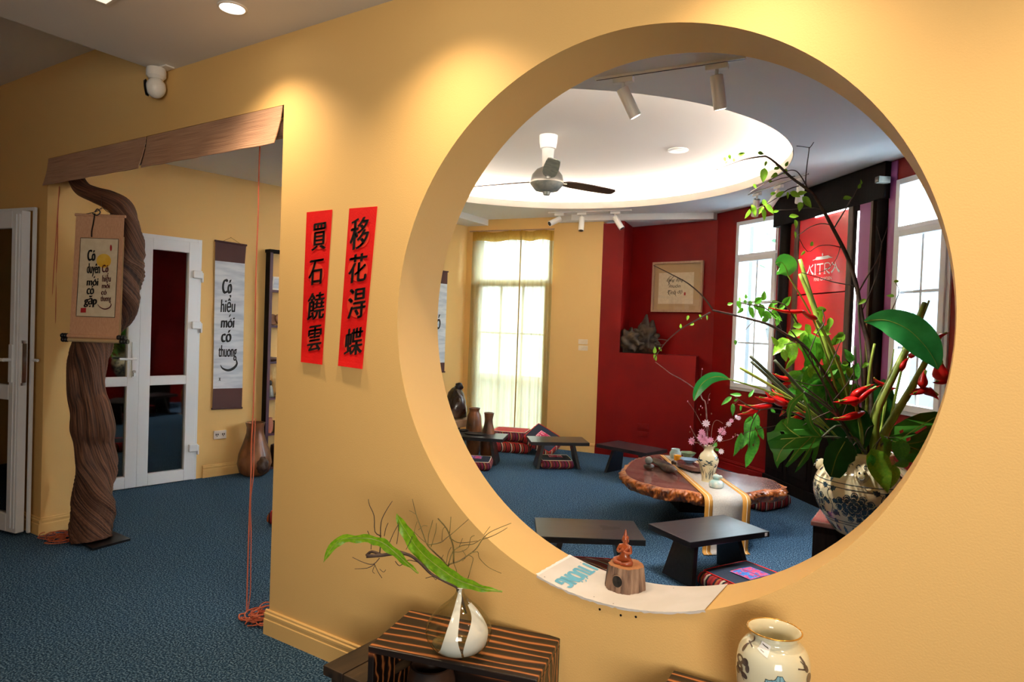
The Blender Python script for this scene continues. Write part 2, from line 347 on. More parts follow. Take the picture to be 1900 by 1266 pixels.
M['stump'] = mat('polished dark stump', sr(52, 40, 36), .25, ramp=[(.35, sr(14, 12, 12)), (.55, sr(62, 44, 38)), (.75, sr(120, 108, 100))], scale=5, detail=6, bump=.5, coat=.6)
M['carving'] = mat('dark oiled driftwood', sr(60, 42, 36), .4, ramp=[(.35, sr(28, 20, 18)), (.6, sr(74, 52, 44)), (.8, sr(120, 104, 96))], scale=18, detail=5, spec=.3)
M['stone'] = mat('grey stone', sr(120, 126, 122), .5, c2=sr(150, 152, 144), scale=18)
M['ebony'] = mat('ebony carving', sr(18, 15, 15), .35)
M['terracotta'] = mat('pink clay', sr(178, 112, 88), .6)
M['coin'] = mat('cut wood disc', sr(140, 92, 54), .6, c2=sr(104, 64, 36), scale=8)
M['blueglaze'] = mat('blue striped glaze', sr(54, 104, 158), .2, c2=sr(188, 210, 224), scale=50, wave='X', coat=.5)
M['greenglaze'] = mat('green celadon glaze', sr(112, 138, 98), .3, c2=sr(140, 160, 120), scale=14, coat=.4)
M['celadon'] = mat('pale blue celadon', sr(150, 186, 184), .25, c2=sr(206, 206, 194), scale=20, coat=.5)
M['amber'] = mat('amber glass', sr(232, 156, 34), .2, coat=.5)
M['facade'] = mat('grey rendered facade outside', sr(78, 81, 84), .9)
M['palebark'] = mat('pale bark outside', sr(58, 60, 58), .9, c2=sr(44, 46, 44), scale=10)
M['palegreen'] = mat('pale foliage outside', sr(64, 92, 66), .8, trans=(.4, 0))
M['ground'] = mat('pale paving outside', sr(100, 100, 98), .9)
M['ledw'] = mat('white led edge', sr(245, 245, 250), .4, emit=((1, .98, 1, 1), 5))
M['lampt'] = mat('track lamp lens', sr(255, 246, 236), .4, emit=((1, .95, .88, 1), 4))
M['paperw'] = mat('white sticker', sr(240, 240, 240), .6)
# ================================================================= SETTING
HF, HT = 2.84, 2.91                         # front room and tea room ceiling heights
CX, CZ, CR, TH = -0.9342, 1.5436, 0.960, 0.2606
DX0, DX1, DZ = -5.03, -2.65, 2.51           # doorway in the moon window wall
B0, B1, B2 = (-5.952, .26), (-5.60, 2.57), (-5.39, 5.12)
K1 = (-3.54, 5.40)                          # end of the curtain wall, start of the red wall
N0, P1, P2, P3, P4 = (-3.43, 5.93), (-2.25, 5.74), (-1.50, 5.22), (.12, 3.356), (.5, 2.2)
MID = V((-2.9, 2.8, 0))

def line(a, b):
    a = V((a[0], a[1], 0)); b = V((b[0], b[1], 0)); d = (b - a); L = d.length; d.normalize(); n = V((-d.y, d.x, 0))
    if (MID - a).dot(n) < 0: n = -n
    return a, d, n, L
def loc2(a, b, p):                          # distance along a wall
    A, d, n, L = line(a, b); return (V((p[0], p[1], 0)) - A).dot(d)
def wall(name, a, b, z0, z1, m, holes=(), thick=.14):
    A, d, n, L = line(a, b); mb = MB()
    mb.prism([[(0, z0), (L, z0), (L, z1), (0, z1)]] + [list(h) for h in holes], lambda s, z: A + d * s + V((0, 0, z)), lambda s, z: A + d * s - n * thick + V((0, 0, z)))
    return tag(mb.build(name, M[m]), kind='structure')
def rect(s0, s1, z0, z1): return [(s0, z0), (s0, z1), (s1, z1), (s1, z0)]

# floor
mb = MB(); mb.box((-2.5, 1.2, -.05), (12, 13, .1)); tag(mb.build('floor', M['carpet']), kind='structure')
# moon window wall with its doorway
mb = MB(); n = 128
circ = [(CX + CR * math.cos(2 * PI * i / n), CZ + CR * math.sin(2 * PI * i / n)) for i in range(n)]
mb.prism([[(-7.2, 0), (DX0, 0), (DX0, DZ), (DX1, DZ), (DX1, 0), (2.6, 0), (2.6, 3.2), (-7.2, 3.2)], circ], lambda x, z: V((x, 0, z)), lambda x, z: V((x, TH, z)))
wm = tag(mb.build('wall_front', M['wall'], smooth=20), kind='structure')
for px, py, r in [(1113, 1131, .0042), (1152, 1142, .004), (1180, 1145, .004)]:
    p = wy(px, py); q = MB(); q.tube([p + V((0, .004, 0)), p + V((0, -.0015, 0))], r, 8); q.build('screw_hole', M['blackp'], wm)
# rest of the front room
def sbox(name, x0, x1, y0, y1, z0, z1, m, kind='structure'):
    mb = MB(); mb.box(((x0 + x1) / 2, (y0 + y1) / 2, (z0 + z1) / 2), (x1 - x0, y1 - y0, z1 - z0)); return tag(mb.build(name, M[m]), kind=kind)
sbox('wall_left', -7.3, -7.2, -4.6, .26, 0, 3.2, 'wall'); sbox('wall_back', -7.2, 2.6, -4.6, -4.5, 0, 3.2, 'wall'); sbox('wall_right', 2.6, 2.7, -4.6, .26, 0, 3.2, 'wall')
sbox('ceiling_front', -3.69, 2.6, -4.5, 0, HF, HF + .27, 'ceil'); sbox('ceiling_left', -7.2, -3.69, -4.5, 0, 3.115, 3.2, 'ceil')
# tea room walls
sbox('wall_dark_box', -7.3, -7.2, .26, 3.6, 0, 3.2, 'brown'); sbox('wall_dark_box_end', -7.3, -5.6, 3.5, 3.6, 0, 3.2, 'brown'); sbox('ceiling_dark_box', -7.3, -5.62, .2, 3.6, 3.2, 3.25, 'brown')  # added unseen box that shuts out the sky behind the door glass
def hole_px(a, b, x0, x1, z0, z1): return rect(loc2(a, b, wp(x0, 600, a, b)), loc2(a, b, wp(x1, 600, a, b)), z0, z1)
ds0, ds1 = loc2(B0, B1, wp(170, 600, B0, B1)), loc2(B0, B1, (-5.797, 1.565))
DOORS = (ds1 - 1.04, ds1)
wall('wall_west', B0, B1, 0, 3.2, 'wall', [rect(DOORS[0], DOORS[1], .004, 2.2)])
wall('wall_northwest', B1, B2, 0, 3.2, 'wall')
ca, cb = B2, K1
cs0, cs1 = loc2(ca, cb, wp(878, 600, ca, cb)), loc2(ca, cb, wp(1021, 600, ca, cb))
wall('wall_north', ca, cb, 0, 3.2, 'wall', [rect(cs0, cs1, .12, 2.70)])
_a, _d, _n, _L = line(ca, cb)
niche_in = V((K1[0], K1[1], 0)) + _d * .21
wall('wall_niche_side', (niche_in.x, niche_in.y), N0, 0, 3.2, 'red', thick=-.0 + .05)
sbx = MB(); q0 = V((K1[0], K1[1], 0))
sbx.hexa([q0, q0 + _d * .21, q0 + _d * .21 - _n * .6, q0 - _n * .6] + [p + V((0, 0, 2.81)) for p in (q0, q0 + _d * .21, q0 + _d * .21 - _n * .6, q0 - _n * .6)])
tag(sbx.build('trim_pilaster', M['red']), kind='structure')
wall('wall_painting', N0, P1, 0, 3.2, 'red')
g0 = q0 + _d * .205; g1 = q0 + _d * 1.165
sbx = MB(); bb = [g0 - _n * .001, g1 - _n * .001, g1 - _n * .42, g0 - _n * .6]
sbx.hexa(bb + [p + V((0, 0, 1.25)) for p in bb]); tag(sbx.build('trim_ledge', M['red']), kind='structure')
w2s = rect(loc2(P1, P2, (-1.982, 5.555)), loc2(P1, P2, (-1.44, 5.18)), .90, 2.765)
P2b = (-1.30, 5.082)
wall('wall_window', P1, P2b, 0, 3.2, 'red', [w2s])
w3s = rect(loc2(P2, P3, (-.352, 3.90)), loc2(P2, P3, (.03, 3.46)), .95, 2.75)
wall('wall_east', P2, P3, 0, 3.2, 'red', [w3s])
wall('wall_southeast', P3, P4, 0, 3.2, 'red'); wall('wall_south', P4, (.55, .24), 0, 3.2, 'red')
# tea room ceiling with a round lit tray
TC = V((-2.946, 3.056, 0)); TR_ = 1.956; n = 96
mb = MB(); mb.prism([[(-5.97, .26), (.6, .26), (.56, 2.2), (.2, 3.4), P2, (-2.2, 5.82), (-3.46, 6.0), (-3.6, 5.45), (-5.42, 5.2), (-5.64, 2.57)], [(TC.x + TR_ * math.cos(2 * PI * i / n), TC.y + TR_ * math.sin(2 * PI * i / n)) for i in range(n)]],
    lambda x, y: V((x, y, HT)), lambda x, y: V((x, y, HT + .06)))
tag(mb.build('ceiling', M['ceil'], smooth=20), kind='structure')
mb = MB()
mb.lathe([(TR_ + .30, 3.16), (TR_ + .30, HT + .06)], TC, n); mb.f = mb.f[:-2]; mb.m = mb.m[:-2]
mb.lathe([(TR_ + .34, 3.16), (TR_ + .34, 3.20)], TC, n)
tag(mb.build('ceiling_tray', M['ceilw'], smooth=30), kind='structure')
mb = MB(); mb.lathe([(TR_ + .012, HT), (TR_ + .012, HT + .075), (TR_ - .004, HT + .075), (TR_ - .004, HT)], TC, n); mb.f = mb.f[:-2]; mb.m = mb.m[:-2]
tag(mb.build('trim_tray_lip', M['ceilw'], smooth=30), kind='structure')
led = MB(); led.tube([TC + V(((TR_ + .17) * math.cos(2 * PI * i / 64), (TR_ + .17) * math.sin(2 * PI * i / 64), HT + .075)) for i in range(65)], .009, 6)
tag(led.build('led_strip', M['cove']), 'warm light strip hidden in the round ceiling recess', 'light strip')
# lower soffits along the outer walls
A, d, nn, L = line(ca, cb); s9 = loc2(ca, cb, (-4.24, 5.28))
e0 = A + d * s9; e1 = A + d * (s9) + nn * .10; f1 = V((-2.28, 5.66, 0)); f0 = V((-2.2, 6.05, 0))
mb = MB(); ring = [e0 - nn * .1, V((-4.0, 6.2, 0)), f0, f1, e1 + V((.35, 0, 0))]
mb.prism([[(p.x, p.y) for p in ring]], lambda x, y: V((x, y, 2.835)), lambda x, y: V((x, y, HT + .02))); tag(mb.build('ceiling_soffit', M['ceil']), kind='structure')
mb = MB(); w0 = [V(B0 + (0,)), V(B1 + (0,)), V(B2 + (0,))]
ring = [(-5.99, .262), (-3.5, .262), (-3.62, 1.16), (-4.10, 1.38), (-4.55, 1.80), (-4.85, 2.30), (-5.0, 2.9), (-5.08, 5.0), (-5.1, 5.3), (-5.42, 5.3), (-5.64, 2.57)]
mb.prism([ring], lambda x, y: V((x, y, 2.83)), lambda x, y: V((x, y, HT + .02))); tag(mb.build('ceiling_beam', M['ceil']), kind='structure')

# baseboards: a plinth with two stepped beads on top
def baseboard(name, a, b, inward, m='wall', h=.115, z0=0):
    a = V((a[0], a[1], 0)); b = V((b[0], b[1], 0)); n = V((inward[0], inward[1], 0)).normalized(); mb = MB()
    prof = [(0, 0), (.018, 0), (.018, h * .62), (.013, h * .66), (.013, h * .74), (.016, h * .77), (.016, h * .86), (.010, h * .90), (.010, h * .97), (.006, h), (0, h)]
    k = len(prof); vs = [p + n * o + V((0, 0, z)) for p in (a, b) for o, z in prof]
    mb.add(vs, [[i, (i + 1) % k, (i + 1) % k + k, i + k] for i in range(k)] + [list(range(k))[::-1], [i + k for i in range(k)]])
    return tag(mb.build(name, M[m]), kind='structure')
baseboard('baseboard_front', (DX1 - .018, 0), (2.6, 0), (0, -1)); baseboard('baseboard_front_end', (DX1, 0), (DX1, TH), (-1, 0))
baseboard('baseboard_jamb', (DX0, 0), (DX0, TH), (1, 0)); baseboard('baseboard_left', (-7.2, 0), (DX0 + .018, 0), (0, -1))
A, d, nn, L = line(B0, B1); baseboard('baseboard_west', A + d * (DOORS[1] + .06), A + d * L, nn); baseboard('baseboard_west_end', A, A + d * (DOORS[0] - .06), nn)
baseboard('baseboard_northwest', B1, B2, line(B1, B2)[2])
A, d, nn, L = line(ca, cb); baseboard('baseboard_north', A + d * cs1, A + d * L, nn); baseboard('baseboard_red', A + d * L, A + d * (L + 1.16), nn, 'red')
A, d, nn, L = line(P1, P2); baseboard('baseboard_window', A - d * .25, A + d * (L + .05), nn, 'red')
A, d, nn, L = line(P2, P3); baseboard('baseboard_east', A + d * 1.25, A + d * L, nn, 'red')

# ----------------------------------------------------------------- windows
def bars(mb, fr, rects, o0, o1):
    for s0, s1, z0, z1 in rects:
        mb.hexa([fr(s0, z0, o0), fr(s1, z0, o0), fr(s1, z0, o1), fr(s0, z0, o1), fr(s0, z1, o0), fr(s1, z1, o0), fr(s1, z1, o1), fr(s0, z1, o1)])
def ringrects(s0, s1, z0, z1, w): return [(s0, s0 + w, z0, z1), (s1 - w, s1, z0, z1), (s0 + w, s1 - w, z0, z0 + w), (s0 + w, s1 - w, z1 - w, z1)]
def fmap(a, b):
    A, d, n, L = line(a, b); return lambda s, z, o=0.0: A + d * s + n * o + V((0, 0, z))
def window(name, a, b, hole, trans_z, ncol, rows, fw=.045, sash=.052):
    fr = fmap(a, b); s0, s1, z0, z1 = hole[0][0], hole[2][0], hole[0][1], hole[1][1]
    mb = MB(); bars(mb, fr, ringrects(s0 + .003, s1 - .003, z0 + .003, z1 - .003, fw) + [(s0 + fw, s1 - fw, trans_z - fw / 2, trans_z + fw / 2)], -.145, .012)
    root = tag(mb.build(name, M['upvc'], bevel=.004), kind='structure')
    mb = MB(); bars(mb, fr, ringrects(s0 + fw - .012, s1 - fw + .012, z0 + fw - .012, trans_z - fw / 2 + .012, sash), -.045, .028); sa = mb.build('casement', M['upvc'], root, bevel=.004)
    g0, g1, h0, h1 = s0 + fw + sash - .012, s1 - fw - sash + .012, z0 + fw + sash - .012, trans_z - fw / 2 - sash + .012
    for i in range(1, ncol):
        mb = MB(); c = g0 + (g1 - g0) * i / ncol; bars(mb, fr, [(c - .0105, c + .0105, h0, h1)], -.022, -.006); mb.build('glazing_bar', M['upvc'], sa)
    for i in range(1, rows):
        mb = MB(); c = h0 + (h1 - h0) * i / rows; bars(mb, fr, [(g0, g1, c - .0105, c + .0105)], -.021, -.007); mb.build('glazing_bar', M['upvc'], sa)
    mb = MB(); bars(mb, fr, [(g0, g1, h0, h1)], -.018, -.012); mb.build('pane', M['glass'], sa)
    mb = MB(); bars(mb, fr, [(s0 + fw, s1 - fw, trans_z + fw / 2, z1 - fw)], -.018, -.012); mb.build('pane', M['glass'], root)
    return root
window('window_1', ca, cb, rect(cs0, cs1, .12, 2.70), 2.10, 3, 3)
window('window_2', P1, P2, w2s, 2.375, 2, 3); window('window_3', P2, P3, w3s, 2.36, 2, 3)

# ----------------------------------------------------------------- glazed double door in the west wall
fr = fmap(B0, B1); s0, s1 = DOORS; zt = 2.2
mb = MB(); bars(mb, fr, [(s0 - .0, s0 + .035, 0, zt), (s1 - .035, s1, 0, zt), (s0 + .035, s1 - .035, zt - .035, zt)], -.08, .015); door1 = tag(mb.build('door_1', M['upvc'], bevel=.004), kind='structure')
mid = (s0 + s1) / 2
for li, (l0, l1) in enumerate([(s0 + .03, mid), (mid, s1 - .03)]):
    mb = MB(); w = .092
    bars(mb, fr, [(l0, l0 + w, .008, zt - .03), (l1 - w, l1, .008, zt - .03), (l0 + w, l1 - w, .008, .11), (l0 + w, l1 - w, zt - .13, zt - .03), (l0 + w, l1 - w, .885, .965)], -.03, .035)
    lf = mb.build('door_leaf', M['upvc'], door1, bevel=.004)
    for z0, z1 in ((.11, .885), (.965, zt - .13)):
        mb = MB(); bars(mb, fr, [(l0 + w, l1 - w, z0, z1)], -.006, .004); mb.build('pane', M['glassd'], lf)
    if li == 1:
        for z in (.30, 1.42, 1.88):
            mb = MB(); bars(mb, fr, [(l1 - .06, l1 + .022, z - .035, z + .035)], .035, .062); bars(mb, fr, [(l1 + .022, l1 + .038, z - .07, z + .02)], .016, .05); mb.build('hinge', M['upvc'], lf, bevel=.008)
    else:
        mb = MB(); c = l1 - .042; bars(mb, fr, [(c - .017, c + .017, .96, 1.26)], .035, .047); mb.tube([fr(c, 1.12, .045), fr(c, 1.12, .085)], .011, 10)
        mb.tube([fr(c + .005, 1.12, .085), fr(c - .13, 1.12, .088)], .0105, 10); hd = mb.build('handle', M['upvc'], lf, smooth=True)
        mb = MB(); mb.tube([fr(c, 1.01, .046), fr(c, 1.01, .056)], .013, 12); mb.box(fr(c, .985, .056), (.016, .016, .03)); mb.build('lock', M['metal'], lf)
# open door leaf lying back against the wall, left of the doorway
dd = V((-.985, -.17, 0)).normalized(); dn = V((dd.y, -dd.x, 0));  dn = dn if dn.y < 0 else -dn
D0 = V((-5.085, -.045, 0)); f2 = lambda s, z, o=0.0: D0 + dd * s + dn * o + V((0, 0, z))
mb = MB(); bars(mb, f2, [(0, .022, .012, 2.185), (.022, .95, 2.163, 2.185)], -.012, .006); door2 = tag(mb.build('door_2', M['upvc'], bevel=.003), kind='structure')
mb = MB(); bars(mb, f2, [(.03, .135, .02, 2.155), (.85, .95, .02, 2.155), (.135, .85, .02, .14), (.135, .85, 2.04, 2.155), (.135, .85, .90, 1.0)], .012, .066); lf = mb.build('door_leaf', M['upvc'], door2, bevel=.004)
mb = MB(); bars(mb, f2, [(.048, .06, .05, 2.13), (.082, .094, .05, 2.13)], .066, .071); mb.build('seal_strip', M['upvc'], lf)
for z0, z1 in ((.14, .90), (1.0, 2.04)):
    mb = MB(); bars(mb, f2, [(.135, .85, z0, z1)], .035, .045); mb.build('pane', M['glassd'], lf)
mb = MB(); bars(mb, f2, [(.085, .118, 1.02, 1.27)], .066, .08); mb.tube([f2(.10, 1.17, .075), f2(.10, 1.17, .125)], .012, 10); mb.tube([f2(.09, 1.17, .125), f2(.24, 1.17, .13)], .011, 10); mb.build('handle', M['upvc'], lf, smooth=True)
mb = MB(); bars(mb, f2, [(.030, .0305, 1.0, 1.30)], .02, .052); bars(mb, f2, [(.024, .031, 1.02, 1.28)], .022, .05); mb.build('lock_plate', M['metal'], lf)
mb = MB(); mb.tube([f2(.0, 1.17, -.005), f2(-.045, 1.17, -.006)], .010, 8); mb.build('handle', M['upvc'], door2, smooth=True)

# ----------------------------------------------------------------- outside the windows
mb = MB(); mb.box((0, 12, -.25), (50, 12.5, .1)); tag(mb.build('ground', M['ground']), kind='structure')
t = thing('neighbour_house', 'grey rendered house with a column, seen through the red wall windows', 'house', (-1.4, 11.5, -.2))
q = MB(); q.box((0, 0, 2.4), (8.4, .6, 4.8)); q.build('wall', M['facade'], t)
q = MB(); q.box((-1.4, -.4, 2.3), (.5, .5, 4.6)); q.box((-1.4, -.4, 4.45), (.62, .62, .2)); q.box((-1.4, -.4, .1), (.62, .62, .3)); q.build('column', M['stone'], t)
for x in (-2.6, .3): q = MB(); q.box((x, -.31, 2.2), (.9, .06, 1.5)); q.build('shutter', M['metal'], t)
q = MB(); q.box((0, -.1, 4.85), (8.8, .9, .12)); q.build('eave', M['facade'], t)
def bare_tree(loc, h, seed, label):
    r = random.Random(seed); t = thing('bare_tree', label, 'tree', loc); mb = MB(); lv = MB()
    def grow(p, d, ln, rad, lev):
        pts = [p]; 
        for i in range(4): d = (d + V((r.uniform(-.2, .2), r.uniform(-.2, .2), r.uniform(-.05, .15)))).normalized(); pts.append(pts[-1] + d * ln / 4)
        mb.tube(pts, [rad * (1 - .12 * i) for i in range(5)], 5)
        if lev: 
            for i in range(3): grow(pts[2 + i % 3], (d + V((r.uniform(-1, 1), r.uniform(-1, 1), r.uniform(-.2, .7)))).normalized(), ln * r.uniform(.5, .75), rad * .5, lev - 1)
        else:
            for i in range(5):
                c = pts[-1] + V((r.uniform(-.25, .25), r.uniform(-.25, .25), r.uniform(-.2, .2))); a = r.uniform(0, 6.28); u = V((math.cos(a), math.sin(a), r.uniform(-.5, .5))) * .07; w_ = V((-u.y, u.x, .3 * u.x))
                lv.add([c - u, c + w_ * .6, c + u, c - w_ * .6], [[0, 1, 2, 3]])
    grow(V((0, 0, 0)), V((0, 0, 1)), h * .45, .06, 3)
    mb.build('trunk', M['palebark'], t); o = lv.build('leaves', M['palegreen'], t); o['kind'] = 'stuff'
bare_tree((-1.9, 8.2, -.2), 4.2, 3, 'bare pale tree outside the window left of the black screen')
bare_tree((.9, 7.0, -.2), 4.0, 11, 'thin branching tree outside the window right of the black screen')
bare_tree((-5.2, 8.4, -.2), 3.6, 5, 'leafy tree outside behind the yellow curtain')
# ================================================================= DOORWAY SIDE
def cat(pts, n):                            # smooth curve through points (tuples of any length)
    out = []; k = len(pts)
    for i in range(k - 1):
        p0, p1, p2, p3 = (V(pts[max(0, min(k - 1, i + j))]) for j in (-1, 0, 1, 2))
        for t in range(n):
            t /= n; out.append(.5 * ((2 * p1) + (p2 - p0) * t + (2 * p0 - 5 * p1 + 4 * p2 - p3) * t * t + (3 * p1 - p0 - 3 * p2 + p3) * t ** 3))
    out.append(V(pts[-1])); return out
def pc(pts, dep, n=4):                      # smooth 3D curve through (px, py[, depth offset])
    return [at(p[0], p[1], dep + p[2]) for p in cat([(q[0], q[1], q[2] if len(q) > 2 else 0.0) for q in pts], n)]
def coil(c, rx, ry, turns, seed, rad=.0028, h=.03):
    r = random.Random(seed); mb = MB()
    for k in range(turns):
        o = V(c) + V((rx * r.uniform(-.45, .45), ry * r.uniform(-.45, .45), 0)); ax = rx * r.uniform(.25, .62); ay = ry * r.uniform(.2, .5); ph = r.uniform(0, 3.1); z = rad + h * r.random() ** 2; n = 12
        mb.tube(cat([o + V((ax * math.cos(a) * math.cos(ph) - ay * math.sin(a) * math.sin(ph), ax * math.cos(a) * math.sin(ph) + ay * math.sin(a) * math.cos(ph), z + rad * 1.5 * (1 + math.sin(2 * a + k)))) for a in [2 * PI * i / n + k for i in range(n)]], 2), rad, 4)
    return mb

for bi, (x0, x1, lab) in enumerate([(-5.022, -3.838, 'rolled bamboo blind on the left half of the doorway head'), (-3.824, -2.656, 'rolled bamboo blind on the right half of the doorway head, with hanging orange cord')]):
    o = V((x0, 0, 2.5)); t = thing('bamboo_blind', lab, 'blind', o, 0, 'bamboo blinds over the doorway')
    mb = MB(); prof = [(-.004, .006), (-.006, -.02), (-.010, -.06), (-.017, -.10), (-.026, -.14), (-.036, -.176)]
    nx = 24; rows = []
    for j in range(nx + 1):
        x = (x1 - x0) * j / nx; k = .006 * math.sin(j * 1.1)
        rows.append([V((x - (.012 if j == nx else 0) * (abs(z) / .2), y - k * abs(z) * 3, z)) for y, z in prof])
    mb.grid(rows); mb.open = True; v = mb.build('valance', M['bamboo'], t); m = v.modifiers.new('s', 'SOLIDIFY'); m.thickness = .004
    mb = MB(); rolls = []
    for i in range(60): a = i * .35; r = .046 - .0005 * i; rolls.append((r * math.cos(a), r * math.sin(a)))
    mb.grid([[V((x, .055 + p, -.085 + q)) for p, q in rolls] for x in (.012, (x1 - x0) - .012)]); mb.open = True; mb.build('roll', M['bamboo'], t, smooth='all')
    mb = MB(); mb.box(((x1 - x0) / 2, .05, -.006), (x1 - x0 - .01, .05, .02)); mb.build('headrail', M['inner'], t)
    if bi == 1:
        r = random.Random(4); top = V((-2.889, .052, 2.36))
        mb = MB(); mb.tube(cat([V((top.x + r.uniform(-.006, .006), top.y, 2.36 - 2.33 * i / 14)) for i in range(15)], 3), .0036, 6)
        mb.tube(cat([V((top.x - .004 + r.uniform(-.012, .012), top.y + .012, 1.0 - .99 * i / 10)) for i in range(11)], 3), .0026, 6)
        mb.build('cord', M['cord'], t, org=o)
        cb_ = coil((-2.79, .06, 0), .12, .085, 16, 3, .0036, .05); cb_.tube(cat([top + V((-.02, 0, -2.35)), V((-2.92, .03, .006)), V((-2.86, .0, .008)), V((-2.8, .05, .01))], 4), .004, 6); cb_.build('cord_heap', M['cord'], t, org=o)
    else:
        r = random.Random(5); mb = MB()
        for dx, ex in ((0, -.06), (.0, .01)):
            a = wy(110, 346, .06); b = fl(85 if dx == 0 and ex < 0 else 100, 984); b.y = .06 + ex
            mb.tube(cat([a.lerp(b, i / 12) + V((r.uniform(-.012, .012) if i not in (0, 12) else 0, 0, 0)) for i in range(13)], 3), .0026, 5)
        mb.build('cord', M['cord'], t, org=o)
        coil((-4.83, .03, 0), .17, .12, 13, 8, .003, .03).build('cord_heap', M['cord'], t, org=o)

# twisted trunk standing in the doorway
tb = fl(172, 1003); dT = depth(tb); t = thing('twisted_trunk', 'tall twisted driftwood trunk standing in the doorway on a dark plate', 'trunk', tb)
tp = [(172, 1003, 33, 0), (171, 960, 33, 0), (172, 920, 34, 0), (177, 880, 33, 0), (178, 850, 31, 0), (177, 820, 29, 0), (176, 795, 32, -.02), (172, 770, 30, -.03), (164, 738, 28, 0), (161, 700, 28, .0), (164, 665, 30, .02), (174, 632, 33, .05), (190, 600, 37, .08), (208, 562, 41, .1), (219, 520, 43, .1), (224, 480, 38, .09), (232, 445, 30, .05), (234, 412, 23, .02), (224, 386, 21, -.01), (203, 371, 18, -.02), (178, 362, 15, .0), (155, 352, 14, .06), (143, 336, 13, .11), (139, 312, 12, .14), (139, 290, 11, .14)]
cur = cat([(a, b, c) for a, b, c, d in tp], 6); dd_ = cat([(d, 0, 0) for a, b, c, d in tp], 6)
pts = [at(c.x, c.y, dT + d.x) for c, d in zip(cur, dd_)]; pts[0].z = .012; rad = [c.z * (dT + .02) / FOC for c in cur]
def wob(t_, a):
    tw = 15 * t_ + 1.5 * math.sin(11 * t_); b = a + tw
    s = 1 + .085 * math.sin(2 * b) + .06 * math.sin(3 * b - 2 + 3 * t_) + .034 * math.sin(9 * b + 4 * t_) + .016 * math.sin(17 * b + math.sin(30 * t_)) + .010 * math.sin(27 * b + 5 * t_) + .03 * math.sin(5 * a - 23 * t_)
    return s + .10 * math.exp(-((t_ - .31) / .018) ** 2) * math.cos(a - .6)
mb = MB(); NT = 96; mb.tube(pts, rad, NT, True, wob); tr = mb.build('trunk', M['trunk'], t, org=tb, smooth=60)
at_ = tr.data.attributes.new('grain', 'FLOAT_VECTOR', 'POINT'); gv = []
for i in range(len(pts)):
    t_ = i / (len(pts) - 1); tw = 15 * t_ + 1.5 * math.sin(11 * t_)
    for j in range(NT): a = 2 * PI * j / NT + tw; gv += [math.cos(a), math.sin(a), t_ * 3.2]
at_.data.foreach_set('vector', gv)
mb = MB(); q = [fl(143, 1006), fl(172, 1023), fl(242, 1004), fl(205, 988)]; mb.hexa([p + V((0, 0, .002)) for p in q] + [p + V((0, 0, .016)) for p in q]); mb.build('base_plate', M['blackp'], t, org=tb)

# hanging scroll on the trunk
D1 = dT - .24; f1_ = lambda u, v, o=0.0: at(u, v, D1 - o)
o = f1_(188, 400); t = thing('hanging_scroll', 'peach silk scroll with yellow sun and two columns of brush writing', 'scroll', o, 0, 'calligraphy scrolls')
def sheet(mb, q, f, nx=8, ny=16, bulge=0.0, off=0.0):
    rows = []
    for i in range(ny + 1):
        v = i / ny; row = []
        for j in range(nx + 1):
            u = j / nx; a = V(q[0]) * (1 - u) + V(q[1]) * u; b = V(q[3]) * (1 - u) + V(q[2]) * u; p = a * (1 - v) + b * v
            row.append(f(p.x, p.y, off + bulge * math.sin(PI * v)))
        rows.append(row)
    mb.grid(rows); return mb
mb = sheet(MB(), [(142, 399), (231, 402.5), (220, 623), (129.5, 620)], f1_, bulge=-.006); v = mb.build('backing', M['silk'], t, org=o); v.modifiers.new('s', 'SOLIDIFY').thickness = .003
mb = sheet(MB(), [(149.7, 441.4), (220, 443.8), (212.7, 589.3), (141, 586.8)], f1_, off=.003, bulge=-.004); mb.build('paper', M['cream'], t, org=o)
g1_ = lambda u, v: f1_(u, v, .0045)
k = lambda x, y: (110 + x / 4.867, 390 + y / 4.867)
mb = MB(); q = [(149.7, 441.4), (220, 443.8), (212.7, 589.3), (141, 586.8), (149.7, 441.4)]
for a, b in zip(q, q[1:]): mb.ribbon([a, b], .9, g1_)
mb.build('paper_border', M['ink'], t, org=o)
mb = MB(); mb.poly([[k(402 + 66 * math.cos(i * PI / 16), 458 + 63 * math.sin(i * PI / 16)) for i in range(32)]], lambda u, v: f1_(u, v, .004)); mb.build('sun_disc', M['sun'], t, org=o)
fT = lambda u, v: f1_(u, v, .006)
def px_text(mb, words, kk, f, sh=.12, off=0.0):
    for s, x, y, w, h in words:
        if s in ('mới', 'thương'):            # horned vowels: plain letters with brushed horn and accent
            ws_ = {'mới': [(.66, .42, .80, .30), (.60, .20, .72, -.02), (.64, .18, .74, .10)], 'thương': [(.46, .42, .56, .34), (.64, .42, .72, .30), (.50, .40, .56, .32)]}[s]
            for a, b, c_, d_ in ws_[:2]: mb.ribbon([kk(x - w / 2 + a * w, y - h / 2 + b * h), kk(x - w / 2 + (a + c_) / 2 * w, y - h / 2 + ((b + d_) / 2 + .02) * h), kk(x - w / 2 + c_ * w, y - h / 2 + d_ * h)], [.9, 2.2, .8], f)
            s = {'mới': 'moi', 'thương': 'thuong'}[s]
            if s == 'moi': y += h * .12; h *= .76
        c = kk(x, y); e = kk(x + w, y + h); W_, H_ = e[0] - c[0], e[1] - c[1]
        put_text(mb, s, 0, 0, W_, H_, lambda a, b: f(c[0] + a, c[1] - b), sh, off, 1.8 if len(s) < 4 else .7)
mb = MB(); px_text(mb, [('Có', 290, 408, 66, 100), ('duyên', 308, 540, 116, 120), ('mới', 300, 640, 104, 84), ('có', 280, 722, 62, 78), ('gặp', 280, 825, 112, 104)], k, fT)
mb.build('brush_writing', M['ink'], t, org=o)
